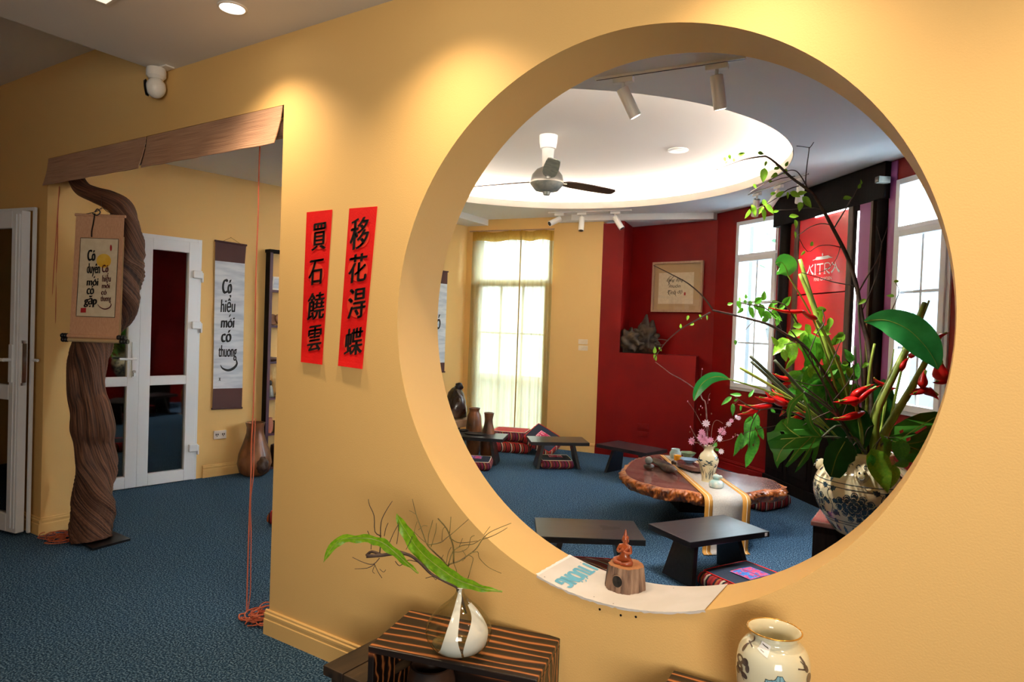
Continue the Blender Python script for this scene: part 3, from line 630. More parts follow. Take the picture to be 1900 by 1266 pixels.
mb = MB(); px_text(mb, [('Có', 414, 528, 54, 68), ('hiểu', 426, 608, 78, 78), ('mới', 420, 678, 72, 56), ('có', 402, 742, 46, 46), ('thương', 420, 806, 92, 66)], k, fT)
mb.ribbon([k(*p) for p in cat([(345, 850), (372, 880), (410, 894), (448, 884), (468, 858), (462, 838)], 4)], [.4 + 1.9 * math.sin(PI * i / 21) for i in range(21)], fT); mb.open = True
mb.build('brush_writing', M['inkred'], t, org=o)
mb = MB(); mb.poly([[k(194, 884), k(242, 884), k(240, 926), k(192, 926)]], fT); mb.open = True; mb.build('seal', M['seal'], t, org=o)
mb = MB(); mb.poly([[k(466 + 9 * math.cos(i * PI / 8), 342 + 29 * math.sin(i * PI / 8)) for i in range(16)]], fT); mb.open = True; mb.build('seal', M['seal'], t, org=o)
mb = MB(); mb.tube([f1_(140, 398.6), f1_(233, 402.2)], .009, 12); mb.build('top_rod', M['silk'], t, org=o, smooth=True)
for (a, b), (c, d), m_ in [((114, 622.5), (233, 627), 'silk'), ((115, 630), (238, 634.5), 'mount')]:
    mb = MB(); mb.tube([f1_(a + 11, b + .4), f1_(c - 14, d - .5)], .0125, 12); ro = mb.build('bottom_rod', M[m_], t, org=o, smooth=True)
    for s0_, s1_ in (((a, b), (a + 12, b + .4)), ((c - 15, d - .5), (c, d))):
        mb = MB(); p, q = f1_(*s0_), f1_(*s1_); mb.tube([p.lerp(q, i / 8) for i in range(9)], [.0135, .016, .016, .0125, .016, .016, .0125, .016, .0145], 12)
        mb.build('rod_knob', M['ebony'], ro, org=o, smooth=True)
mb = sheet(MB(), [(226, 440), (231, 440), (224, 626), (219, 626)], f1_, 2, 4, off=-.014); mb.build('rear_scroll_edge', M['mount'], t, org=o)
mb = MB(); mb.tube(pc([(150, 399), (178, 393), (190, 386), (200, 393), (224, 401)], D1, 4), .0022, 6); mb.tube(pc([(176, 394), (181, 388), (186, 394), (180, 400), (172, 396)], D1 - .008, 4), .004, 6)
mb.tube(pc([(176, 396, -.01), (173, 415, -.012), (170, 430, -.012), (170, 440, -.012)], D1, 4), .004, 6); mb.tube([f1_(188, 390), f1_(189, 355, -.2)], .0012, 5); mb.build('hanging_cord', M['ebony'], t, org=o)

# white scroll on the west wall
fB = lambda u, v, o_=0.0: wp(u, v, B0, B1, .014 + o_)
o = fB(428, 450); t = thing('hanging_scroll', 'tall grey white scroll with one column of black brush writing beside the shelf', 'scroll', o, 0, 'calligraphy scrolls')
mb = sheet(MB(), [(398.9, 483.7), (454.3, 489.6), (449.8, 720.2), (395.3, 721.5)], fB); v = mb.build('paper', M['greyp'], t, org=o); v.modifiers.new('s', 'SOLIDIFY').thickness = .002
for q in ([(399.4, 447), (457, 455.5), (454.3, 489.6), (398.9, 483.7)], [(395.3, 721.5), (449.8, 720.2), (448.5, 757), (393.4, 759)]):
    mb = sheet(MB(), q, lambda u, v, o_: fB(u, v, .001)); mb.build('end_band', M['mauve'], t, org=o)
for a, b in (((398.5, 446.5), (458, 455.6)), ((392.6, 759), (449.4, 757))):
    mb = MB(); mb.tube([fB(*a, .003), fB(*b, .003)], .009, 10); mb.build('rod', M['mauve'], t, org=o, smooth=True)
k2 = lambda x, y: (380 + x / 3.722, 430 + y / 3.722); fT2 = lambda u, v: fB(u, v, .004)
mb = MB(); px_text(mb, [('Có', 154, 378, 62, 100), ('hiểu', 160, 498, 100, 118), ('mới', 158, 618, 92, 92), ('có', 148, 722, 66, 84), ('thương', 158, 838, 124, 108)], k2, fT2)
mb.ribbon([k2(*p) for p in cat([(108, 920), (122, 944), (160, 958), (198, 944), (222, 912), (212, 876)], 4)], [.5 + 4.2 * math.sin(PI * i / 21) for i in range(21)], fT2); mb.open = True
px_text(mb, [('x', 103, 1020, 14, 22)], k2, fT2); mb.build('brush_writing', M['ink'], t, org=o)
mb = MB(); mb.tube([fB(413, 448), fB(428.5, 441), fB(445, 452)], .0018, 5); mb.tube([fB(428.5, 441, -.014), fB(428.5, 441, .006)], .004, 8); mb.build('hanging_cord', M['gilt'], t, org=o)

wq = loc2(B1, B2, wp(826, 600, B1, B2)); fN = fmap(B1, B2); zt_, zb_ = wp(826, 504, B1, B2).z, wp(826, 690, B1, B2).z
o = fN(wq - .16, zt_, .012); t = thing('hanging_scroll', 'white scroll with brown top band at the left rim of the round window', 'scroll', o, 0, 'calligraphy scrolls')
mb = MB(); bars(mb, fN, [(wq - .32, wq, zb_ + .12, zt_ - .16)], .010, .013); mb.build('paper', M['greyp'], t, org=o)
for a_, b_ in ((zt_ - .16, zt_), (zb_, zb_ + .12)): mb = MB(); bars(mb, fN, [(wq - .32, wq, a_, b_)], .010, .014); mb.build('end_band', M['mauve'], t, org=o)
for z_ in (zt_, zb_): mb = MB(); mb.tube([fN(wq - .33, z_, .014), fN(wq + .01, z_, .014)], .009, 10); mb.build('rod', M['mauve'], t, org=o, smooth=True)
mb = MB(); put_text(mb, 'Có', wq - .19, (zt_ + zb_) / 2, .17, .2, lambda a, b: fN(a, b, .0145), .12); mb.build('brush_writing', M['ink'], t, org=o)

# power socket low on the west wall
o = fB(409, 807); A, d, nW, L = line(B0, B1)
t = thing('power_socket', 'cream double power socket low on the wall left of the wooden vase', 'socket', o)
fs_ = lambda s, z, o_=0.0: d * s + nW * (o_ - .012) + V((0, 0, z))
mb = MB(); bars(mb, fs_, [(-.06, .06, -.04, .04)], -.003, .008); mb.build('plate', M['ceilw'], t, bevel=.003)
mb = MB(); [mb.box(fs_(s + e, .004, .0095), (.003, .007, .016)) for s in (-.03, .03) for e in (-.009, .009)]; [mb.box(fs_(s, -.012, .0095), (.003, .006, .008)) for s in (-.03, .03)]; mb.build('pin_slots', M['blackp'], t)['kind'] = 'stuff'

# turned wooden vase on the carpet
def pot(name, label, loc, prof, m, group=None, cat_='vase', n=32, wob=None, hole=True):
    t = thing(name, label, cat_, loc, 0, group); mb = MB(); pr = list(prof)
    if hole:
        r, z = pr[-1]; pr += [(r - .006, z + .002), (r - .014, z - .004), (r * .7, z - .05), (.002, z - .06)]
    mb.lathe(pr, (0, 0, 0), n, wob); mb.build('body', M[m], t, smooth=50); return t
o = fl(468, 880); s = depth(o) / FOC; o = o + line(B0, B1)[2] * .035
pot('wooden_vase', 'tall turned wooden vase with hollow burl standing beside the dark shelf', o, [(s * 18, 0), (s * 26, s * 6), (s * 30.5, s * 22), (s * 28, s * 40), (s * 20, s * 62), (s * 15.5, s * 78), (s * 15, s * 88), (s * 17.5, s * 97)], 'potwood', cat_='vase')
t = bpy.data.objects[-1] if False else [x for x in COL.objects if x.name.startswith('wooden_vase')][-1]
mb = MB(); dirv = (V((CAM.x, CAM.y, 0)) - V((o.x, o.y, 0))).normalized(); sd = V((-dirv.y, dirv.x, 0))
mb.blob(dirv * s * 22 + sd * s * 13 + V((0, 0, s * 22)), (s * 13, s * 11, s * 16), 4, .2, 3); mb.build('burl_hollow', M['potdark'], t, smooth='all')

# dark shelf unit along the west wall, and what stands on it
sA = loc2(B0, B1, wp(488, 600, B0, B1)); A, d, nW, L = line(B0, B1); SD = .085
fS = lambda s_, z, o_=0.0: A + d * (sA + s_) + nW * (.02 + o_) + V((0, 0, z))
pS = lambda px, py, o_=SD: wp(px, py, B0, B1, .02 + o_)
zs = [pS(508, y).z for y in (538, 604, 671, 738, 804, 866)]; ztop = pS(500, 468).z
o = fS(0, 0); t = thing('shelf_unit', 'tall narrow dark purple wooden shelf unit against the ochre wall', 'shelf', o)
SW = .92
for s0_, s1_ in ((0, .028), (SW - .028, SW)):
    mb = MB(); bars(mb, fS, [(s0_, s1_, 0, ztop)], 0, SD); mb.build('side_panel', M['darkwood'], t, org=o)
    mb = MB(); bars(mb, fS, [(s0_ - .001, s1_ + .001, 0, ztop)], SD, SD + .006); mb.build('edge_strip', M['purple'], t, org=o)
mb = MB(); bars(mb, fS, [(-.01, SW + .01, ztop, ztop + .03)], -.0, SD + .01); mb.build('top', M['darkwood'], t, org=o)
for z in zs:
    mb = MB(); bars(mb, fS, [(.028, SW - .028, max(z - .022, .002), max(z, .024))], 0, SD); mb.build('shelf', M['purple'], t, org=o)
def on(s_, i, o_=.045): p = fS(s_, 0, o_); p.z = max(zs[i], .024) + .001; return p
for j, (s_, sz, lab) in enumerate([(.085, (.10, .13), 'small white photo frame leaning left on the top shelf board'), (.20, (.10, .12), 'small white photo frame leaning right on the top shelf board'), ]):
    p = on(s_, 0, .055); t = thing('photo_frame', lab, 'photo frame', p, math.atan2(d.y, d.x), 'frames on the shelf unit'); mb = MB(); rt = Matrix.Rotation(.22, 3, 'X')
    mb.box((0, 0, sz[1] / 2 + .002), (sz[0], .014, sz[1]), rot=None); mb.v = [rt @ v for v in mb.v]; z0 = min(v.z for v in mb.v); mb.v = [v - V((0, 0, z0)) for v in mb.v]; mb.build('frame', M['white'], t, bevel=.002)
    mb = MB(); mb.box((0, -.008, sz[1] / 2 + .002), (sz[0] * .72, .003, sz[1] * .74)); mb.v = [rt @ v - V((0, 0, z0)) for v in mb.v]; mb.build('picture', M['greyp'], t)
for j, (s_, r_, tl) in enumerate([(.07, .055, .25), (.15, .06, .32), (.24, .052, .2)]):
    p = on(s_, 1, .03 + .018 * j); t = MB(); t.lathe([(r_ * .98, -.012), (r_, -.006), (r_, .006), (r_ * .98, .012)], (0, 0, 0), 24)
    rt = Matrix.Rotation(PI / 2 + .0, 3, 'Y') @ Matrix.Rotation(0, 3, 'Z'); q = Matrix.Rotation(math.atan2(nW.y, nW.x), 3, 'Z') @ Matrix.Rotation(PI / 2 - tl, 3, 'Y')
    t.v = [q @ v for v in t.v]; z0 = min(v.z for v in t.v); t.v = [v - V((0, 0, z0)) for v in t.v]
    ob = t.build('wooden_disc', M['coin'], smooth=30); ob.location = p; tag(ob, ['round cut wood disc at the left end of its shelf board', 'round cut wood disc leaning in the middle of three', 'round cut wood disc partly behind the doorway wall'][j], 'disc', 'wood discs on the shelf unit')
p = on(.15, 2); rows = []
for i in range(13):
    x = -.12 + .24 * i / 12; w = .034 * (1 - (x / .125) ** 2) ** .5 if abs(x) < .125 else 0; h = .035 + .9 * x * x
    rows.append([d * x + nW * (w * math.cos(a)) + V((0, 0, h + (h - .0) * min(0, math.sin(a)) * .95)) for a in [PI * q / 6 - PI for q in range(7)]])
mb = MB(); mb.grid(rows); ob = mb.build('boat_dish', M['potdark'], smooth='all'); ob.modifiers.new('s', 'SOLIDIFY').thickness = .006; ob.location = p + V((0, 0, .0)); tag(ob, 'dark boat shaped wooden dish on the third shelf board', 'dish')
for j, (s_, h_, m_, lab) in enumerate([(.055, .17, 'stone', 'small grey striped carved figurine on the fourth shelf board'), (.17, .20, 'ebony', 'black carved figurine on the fourth shelf board')]):
    p = on(s_, 3); t = thing('carved_figurine', lab, 'figurine', p, 0, 'figurines on the shelf unit'); mb = MB(); mb.lathe([(h_ * .2, 0), (h_ * .24, h_ * .12), (h_ * .2, h_ * .35), (h_ * .14, h_ * .62), (h_ * .1, h_ * .7)], (0, 0, 0), 18, lambda a, z: 1 + .12 * math.sin(3 * a + z * 60)); mb.build('body', M[m_], t, smooth='all')
    mb = MB(); mb.blob((0, 0, h_ * .82), (h_ * .12, h_ * .13, h_ * .17), j, .1); mb.build('head', M['ebony'], t, smooth='all')
pot('clay_jar', 'small pink clay jar on the fifth shelf board', on(.06, 4), [(.026, 0), (.038, .05), (.040, .09), (.030, .125), (.026, .14), (.031, .15)], 'terracotta', cat_='jar')
p = on(.19, 4); mb = MB(); mb.box((0, 0, .05), (.13, .066, .1), bev=.004); mb.box((0, 0, .108), (.136, .072, .014), bev=.003); ob = mb.build('lidded_box', M['ebony']); ob.location = p; ob.rotation_euler.z = math.atan2(d.y, d.x); tag(ob, 'black lidded box beside the pink clay jar', 'box')
pot('wooden_pot', 'dark cylindrical wooden pot at the bottom of the shelf unit', on(.13, 5, .075), [(.050, 0), (.056, .03), (.058, .18), (.055, .215)], 'potdark', cat_='pot')

# red paper couplets on the moon window wall
def couplet(lab, q, chars):
    f = lambda u, v, o_=0.0: wy(u, v, -.003 - o_)
    o = f(*q[0]); t = thing('red_couplet', lab, 'paper strip', o, 0, 'red paper couplets')
    def curl(u, v, o_): return f(u, v, o_ + max(0, (v - 640) / 40) ** 2 * .012)
    mb = sheet(MB(), q, curl, 6, 30); v = mb.build('paper', M['redpaper'], t, org=o); v.modifiers.new('s', 'SOLIDIFY').thickness = -.0012
    mb = MB()
    for ch, x, y, w, h in chars: mb.poly([[(x + w * .55 * math.cos(i * PI / 12), y + 3 + h * .42 * math.sin(i * PI / 12)) for i in range(24)]], lambda u, v: curl(u, v, .0016))
    mb.open = True; mb.build('gloss_spot', M['redspot'], t, org=o)['kind'] = 'stuff'
    mb = MB(); w3 = []
    for ch, x, y, w, h in chars: put_text(mb, ch, 0, 0, w, h, lambda a, b: curl(x + a, y - b - a * .16, .0032), .12, 0.0, .9)
    mb.build('brush_writing', M['ink'], t, org=o)
couplet('red paper couplet farther from the round window, ending in the sign for cloud', [(569, 394), (616.5, 389), (597.5, 677), (558, 672)], [('買', 591.5, 439, 26, 50), ('石', 586.5, 505, 27, 46), ('饒', 586, 568, 31, 50), ('雲', 583.5, 628, 26, 47)])
couplet('red paper couplet nearer to the round window, ending in the sign for butterfly', [(648, 387), (700, 383), (672, 685), (627, 679)], [('移', 667, 433, 34, 58), ('花', 664, 497.5, 34, 52), ('淂', 661.5, 563, 32, 56), ('蝶', 656, 634, 34, 50)])

# security camera under the ceiling corner
p = wy(290, 128, -.07); p.z = HF; t = thing('security_camera', 'white dome security camera hanging under the ceiling corner', 'camera', p)
mb = MB(); mb.box((.035, .03, -.004), (.09, .05, .008), bev=.003); mb.build('bracket', M['white'], t)
mb = MB(); mb.lathe([(.032, -.008), (.047, -.012), (.05, -.03), (.049, -.055), (.04, -.064), (.036, -.07)], (0, 0, 0), 28); mb.build('base', M['white'], t, smooth=40)
mb = MB(); mb.blob((0, 0, -.115), (.051, .049, .055), 0, 0, 4); hd = mb.build('head', M['white'], t, smooth='all')
vd = V((-.62, -.75, -.12)).normalized(); c = V((0, 0, -.115)); sd = vd.cross(V((0, 0, 1))).normalized(); uu = sd.cross(vd); n_ = 20
mb = MB(); mb.add([c + vd * .042 + sd * (.034 * math.cos(a)) + uu * (.046 * math.sin(a)) for a in [2 * PI * i / n_ for i in range(n_)]] + [c + vd * .053 + sd * (.028 * math.cos(a)) + uu * (.040 * math.sin(a)) for a in [2 * PI * i / n_ for i in range(n_)]], [[i, (i + 1) % n_, (i + 1) % n_ + n_, i + n_] for i in range(n_)] + [[i + n_ for i in range(n_)]]); mb.build('lens_face', M['blackp'], hd, smooth=40)

# recessed downlights and the square led panel of the front room
def downlight(x, y, z, r, lab, m='lamp', grp='recessed downlights'):
    t = thing('recessed_downlight', lab, 'ceiling light', (x, y, z), 0, grp); mb = MB(); mb.lathe([(r * 1.22, .002), (r * 1.22, -.004), (r * 1.05, -.007), (r, -.004), (r, .0)], (0, 0, 0), 32); mb.build('trim_ring', M['white'], t, smooth=30)
    mb = MB(); mb.lathe([(.001, -.0035), (r * .99, -.0035)], (0, 0, 0), 32); mb.f = mb.f[:-2]; mb.m = mb.m[:-2]; mb.build('lens', M[m], t); return t
labs = ['lit round downlight in the front ceiling near the doorway', 'lit round downlight in the front ceiling left of the round window', 'lit round downlight in the front ceiling above the round window', 'lit round downlight in the front ceiling right of the round window', 'lit round downlight in the front ceiling behind, left', 'lit round downlight in the front ceiling behind, right']
for (x, y), lab in zip(DOWN, labs): downlight(x, y, HF, .05, lab)
q = fl(200, 7.5, HF); t = thing('square_ceiling_light', 'square cream ceiling light panel at the top edge of the photo', 'ceiling light', q)
a = (fl(180, 0, HF) - q).normalized(); b = (fl(219, 0, HF) - q).normalized(); b = (b - a * b.dot(a)).normalized(); f = lambda s_, r_, z=0.0: a * s_ + b * r_ + V((0, 0, z))
mb = MB(); bars(mb, lambda s_, z, o_: f(s_, z, -o_), ringrects(0, .3, 0, .3, .012), -.0, .008); mb.build('frame', M['white'], t)
mb = MB(); mb.hexa([f(.012, .012, -.006), f(.288, .012, -.006), f(.288, .288, -.006), f(.012, .288, -.006), f(.012, .012, -.001), f(.288, .012, -.001), f(.288, .288, -.001), f(.012, .288, -.001)]); mb.build('diffuser', M['panel'], t)
# ================================================================= TEA ROOM
def trap(mb, c0, w0, c1, w1, th, axis, across):   # a slab leg from top (c0, w0) to foot (c1, w1)
    a = V(across); n = V(axis) * th / 2; c0 = V(c0); c1 = V(c1)
    return mb.hexa([c1 - a * w1 / 2 - n, c1 + a * w1 / 2 - n, c1 + a * w1 / 2 + n, c1 - a * w1 / 2 + n, c0 - a * w0 / 2 - n, c0 + a * w0 / 2 - n, c0 + a * w0 / 2 + n, c0 - a * w0 / 2 + n])
def make_stool():
    t = thing('tea_bench', 'x', 'bench', (0, 0, 0), 0, 'low black tea benches')
    mb = MB(); mb.box((0, 0, .282), (.63, .39, .036)); mb.build('top', M['black'], t, bevel=.003)
    for s_ in (-1, 1):
        mb = MB(); trap(mb, (s_ * .165, 0, .264), .17, (s_ * .225, 0, .0), .27, .034, (1, 0, 0), (0, 1, 0)); mb.build('leg', M['black'], t, bevel=.003)
    return t
ST = [((-1.185, 2.115), 59, 'low black bench with a sky blue sheen and a white price dot, nearest the jar'), ((-1.77, 1.61), 33, 'low black bench with a dark stain, behind the carved monk'), ((-3.50, 4.36), 39, 'low black bench with open splayed legs and a cushion under it, before the curtain'),
      ((-2.71, 4.53), -13, 'low dark bench standing before the red ledge wall'), ((-4.30, 3.98), 24, 'low black bench with a slim black tray on top, beside the wooden vases')]
s0 = make_stool()
for i, ((x, y), a, lab) in enumerate(ST):
    t = s0 if i == 0 else copy_tree(s0); t.location = (x, y, 0); t.rotation_euler = (0, 0, math.radians(a)); t['label'] = lab
    if i == 0:
        first = t
mb = MB(); c, s_ = math.cos(math.radians(59)), math.sin(math.radians(59))
# price dot on the first bench (its own part, so it is added after the copies)
mb.box((.285, -.1957, .283), (.02, .0016, .02)); mb.build('price_dot', M['paperw'], s0)
p = fl(897, 809, .30); t = MB(); t.lathe([(.001, .002), (.10, .001), (.112, .006), (.115, .014), (.108, .014), (.102, .008), (.001, .008)], (0, 0, 0), 28); t.v = [V((v.x * 1.1, v.y * .75, v.z)) for v in t.v]
ob = t.build('tray', M['ebony'], smooth=40); ob.location = (-4.33, 3.98, .30); ob.rotation_euler.z = .4; tag(ob, 'slim oval black tray lying on the left bench', 'tray')

st2 = [x for x in COL.objects if x.get('label') == ST[1][2]][0]; rg = random.Random(8); mb = MB()
p0 = fl(1130, 980, .30) - st2.location; p0 = Matrix.Rotation(-math.radians(33), 3, 'Z') @ V((p0.x, p0.y, 0))
for k in range(5): c = p0 + V((rg.uniform(-.05, .05), rg.uniform(-.03, .03), .3006 + .0002 * k)); mb.poly([[(c.x + rg.uniform(.025, .05) * math.cos(q), c.y + rg.uniform(.015, .03) * math.sin(q)) for q in [2 * PI * j / 12 for j in range(12)]]], lambda x, y: V((x, y, c.z)))
mb.open = True; mb.build('stain', M['ebony'], st2)['kind'] = 'stuff'

# floor cushions
def cushion(lab, loc, rz, body='stripe', top='denim', emb='pink', size=(.42, .42, .10), tilt=None, grp='patterned floor cushions'):
    t = thing('floor_cushion', lab, 'cushion', loc, rz, grp); sx, sy, h = size
    def shape(u, v, zz):                    # plump square section
        return V((sx / 2 * u, sy / 2 * v, zz))
    n_ = 10; rows = []; lev = [(0, .86), (.012, .95), (h * .3, 1.02), (h * .6, 1.02), (h * .88, .97), (h, .90)]
    per = [(-1 + 2 * i / n_, -1) for i in range(n_)] + [(1, -1 + 2 * i / n_) for i in range(n_)] + [(1 - 2 * i / n_, 1) for i in range(n_)] + [(-1, 1 - 2 * i / n_) for i in range(n_)]
    def rnd(u, v, k):
        m = max(abs(u), abs(v)); r = math.hypot(u, v); q = 1 - .10 * max(0, (r - 1.15)); return u * q * k, v * q * k
    for z, k in lev: rows.append([V((sx / 2 * rnd(u, v, k)[0], sy / 2 * rnd(u, v, k)[1], z)) for u, v in per])
    mb = MB(); mb.grid(rows, True); m_ = len(per); mb.f.append(list(range(m_))[::-1]); mb.m.append(0)
    R3 = Matrix.Identity(3) if tilt is None else Euler(tilt).to_matrix()
    mb.v = [R3 @ v for v in mb.v]; mb.build('body', M[body], t, smooth=50)
    mb = MB(); g = []
    for i in range(n_ + 1):
        row = []
        for j in range(n_ + 1):
            u, v = -1 + 2 * j / n_, -1 + 2 * i / n_; a, b = rnd(u, v, .905); row.append(R3 @ V((sx / 2 * a, sy / 2 * b, h + .016 * (1 - u * u) * (1 - v * v) + .001)))
        g.append(row)
    mb.grid(g); tp_ = mb.build('top', M[top], t, smooth='all')
    mb = MB(); edge = [V((sx / 2 * rnd(u, v, .905)[0], sy / 2 * rnd(u, v, .905)[1], h + .002)) for u, v in per]; mb.tube([R3 @ p for p in edge + edge[:1]], .0035, 5, False); mb.build('piping', M['thread' if body == 'stripe2' else 'redpaper'], t, smooth='all')
    if emb:
        zt = lambda u, v: R3 @ V((sx / 2 * u, sy / 2 * v, h + .0185 * (1 - u * u) * (1 - v * v) + .003))
        for cx_, m_ in ([(0, emb)] if emb == 'pink' else [(-.22, 'blue'), (.22, 'pink')]):
            w = .42 if emb == 'pink' else .21; mb = MB(); sheet(mb, [(cx_ - w, -.36), (cx_ + w, -.36), (cx_ + w, .36), (cx_ - w, .36)], lambda u, v, o_: zt(u, v), 4, 4); pt = mb.build('patch', M[m_], t)
            mb = MB(); z2 = lambda u, v: zt(u, v) + R3 @ V((0, 0, .002))
            for s_ in (-1, 1):
                for s2 in (-1, 1): mb.ribbon([(cx_ + s_ * w * .5 + .14 * w * q * math.cos(q * 2.2 + s2), s2 * .17 + .06 * q * math.sin(q * 2.2 + s2)) for q in [i * .25 for i in range(10)]], .035, z2)
            for a, b in (((cx_ - w * .9, -.33), (cx_ + w * .9, -.33)), ((cx_ - w * .9, .33), (cx_ + w * .9, .33)), ((cx_ - w * .9, -.33), (cx_ - w * .9, .33)), ((cx_ + w * .9, -.33), (cx_ + w * .9, .33))): mb.ribbon([a, b], .03, z2)
            mb.open = True; mb.build('embroidery', M['petalw' if emb == 'pink' else ('pink' if m_ == 'blue' else 'blue')], pt)
    return t
c1 = fl(1392, 1066, .11); cushion('navy topped cushion with blue and pink patches, beside the bench legs at the front', (c1.x, c1.y, 0), math.radians(64), 'stripe', 'denim', 'two')
c1 = fl(1030, 848, .1); cushion('striped cushion with pink patch under the bench before the curtain', (c1.x, c1.y, 0), math.radians(39), 'stripe2', 'denim', 'pink', (.36, .36, .09))
c1 = fl(880, 850, .1); cushion('cushion with blue patch under the leftmost black bench', (c1.x, c1.y, 0), math.radians(30), 'stripe2', 'denim', 'two', (.38, .38, .09))
c1 = fl(1404, 926, .05); cushion('red striped cushion tucked under the right end of the slab table', (c1.x, c1.y, 0), math.radians(-22), 'stripe', 'stripe', None, (.42, .40, .12))
c1 = fl(1097, 1056, .1); cushion('dark red striped cushion behind the round window sill, under the stained bench', (c1.x, c1.y, 0), math.radians(28), 'stripe', 'stripe', None, (.42, .42, .10))
c1 = fl(566, 955, .06); cushion('red striped cushion just behind the doorway jamb', (c1.x, c1.y, 0), math.radians(10), 'stripe', 'denim', None, (.38, .38, .1))
sb = fl(952, 836); sb = V((sb.x, sb.y, 0))
cushion('red striped cushion at the bottom of the stack by the curtain', sb + V((-.02, .0, 0)), math.radians(22), 'stripe', 'stripe', None, (.50, .42, .12))
cushion('cushion with faded red top and patterned side, upper one of the stack by the curtain', sb + V((-.05, .02, .135)), math.radians(20), 'stripe2', 'pinktop', None, (.46, .40, .11))
cushion('navy cushion with pink patch leaning against the cushion stack', sb + V((.37, .06, .13)), math.radians(8), 'stripe', 'denim', 'pink', (.40, .36, .09), (.45, .45, 0))

# wooden vases, bench and stump in the far left corner
p = at(879, 806, 7.75); o = V((p.x, p.y, 0)); s_ = depth(o) / FOC; zt = at(879, 757, depth(o)).z
pot('wooden_vase', 'taller turned wooden vase behind the benches, beside the polished stump', o, [(.055, 0), (.075, zt * .12), (.088, zt * .35), (.092, zt * .62), (.080, zt * .84), (.058, zt * .92), (.056, zt * .95), (.066, zt)], 'potwood', 'wooden vases by the curtain')
p = at(906, 808, 7.55); o = V((p.x, p.y, 0)); zt = at(906, 766, depth(o)).z
pot('wooden_vase', 'shorter narrow necked wooden vase left of the cushion stack', o, [(.060, 0), (.085, zt * .14), (.090, zt * .35), (.074, zt * .58), (.050, zt * .76), (.044, zt * .86), (.058, zt)], 'potwood', 'wooden vases by the curtain')
p = at(856, 776, 7.9); tp_ = p.z; o = V((p.x, p.y, 0)); t = thing('side_bench', 'pale topped bench with black legs carrying the polished stump', 'bench', o, math.radians(80))
mb = MB(); mb.box((-.14, .05, tp_ - .045), (.62, .34, .085)); mb.build('top', M['frame'], t, bevel=.004)
for x in (.10, -.38):
    for y in (-.08, .18): mb = MB(); mb.box((x, y, (tp_ - .088) / 2), (.06, .05, tp_ - .088)); mb.build('leg', M['black'], t)
pr = at(846, 775, 7.9); o = V((pr.x, pr.y, tp_)); t = thing('polished_stump', 'dark polished root stump standing on the pale bench', 'sculpture', o)
u = 7.9 / FOC; mb = MB(); mb.lathe([(.07, 0), (.115, .02), (.118, .12), (.105, .22), (.085, .30), (.05, .35), (.02, .37)], (0, 0, 0), 40, lambda a, z: 1 + .14 * math.sin(3 * a + 9 * z) + .07 * math.sin(7 * a + 20 * z)); mb.build('body', M['stump'], t, smooth='all')
mb = MB(); mb.blob((.03, 0, .375), (.05, .05, .045), 3, .15); mb.build('knob', M['ebony'], t, smooth='all')
p = at(866, 803, 7.2); t = MB(); t.lathe([(.02, 0), (.05, .003), (.06, .02), (.056, .02), (.046, .008), (.001, .006)], (0, 0, 0), 24); ob = t.build('dish', M['ebony'], smooth=40); ob.location = (-4.55, 4.06, .30); tag(ob, 'small black dish at the far edge of the left bench', 'dish')

# burl slab table
ZS = .39
outl = [(1160, 873), (1176, 855), (1199, 847), (1224, 843), (1256, 845), (1288, 850), (1310, 860), (1332, 871), (1355, 876), (1394, 883), (1426, 889), (1444, 898), (1450, 905), (1436, 909), (1419, 908), (1402, 911), (1385, 914), (1345, 918), (1302, 915), (1276, 909.5), (1252, 907), (1229, 905), (1207, 899), (1185, 893), (1170, 886), (1163, 880)]
P_ = cat([fl(a, b, ZS) for a, b in outl + outl[:1]], 20)[:-1]; cen = sum(P_, V((0, 0, 0))) / len(P_); o = V((cen.x, cen.y, 0))
t = thing('slab_table', 'low burl edged wooden slab table on a dark block', 'table', o); r = random.Random(2); n_ = len(P_)
from mathutils import noise
mb = MB(); mb.poly([[(p.x, p.y) for p in P_]], lambda x, y: V((x, y, ZS))); mb.open = False; mb.build('top', M['slab'], t, org=o)
mb = MB(); rows = []
for k, (off, z) in enumerate([(0, ZS - .0005), (.010, ZS - .004), (.018, ZS - .012), (.024, ZS - .022), (.028, ZS - .034), (.026, ZS - .046), (.020, ZS - .058), (.012, ZS - .07), (0, ZS - .082), (-.02, ZS - .095), (-.06, ZS - .103), (-.16, ZS - .105)]):
    row = []
    for i, p in enumerate(P_):
        dr = (p - cen); dr.z = 0; dr.normalize(); w = (noise.noise(V((p.x * 14, p.y * 14, z * 20))) * .022 + abs(noise.noise(V((p.x * 48, p.y * 48, z * 60)))) * .040 + noise.noise(V((p.x * 90, p.y * 90, z * 110))) * .010) if 0 < k < 10 else 0
        q = p + dr * (off + w * (1 if k else 0)); row.append(V((q.x, q.y, z)))
    rows.append(row)
mb.grid(rows, True); mb.f.append([11 * n_ + i for i in range(n_)]); mb.m.append(0); mb.build('live_edge', M['burl'], t, org=o, smooth='all')
mb = MB(); b0 = fl(1272, 948); mb.box((b0.x + .07, b0.y + .22, (ZS - .1) / 2), (.50, .42, ZS - .1), math.radians(33)); mb.build('base', M['darkwood'], t, org=o, bevel=.01)

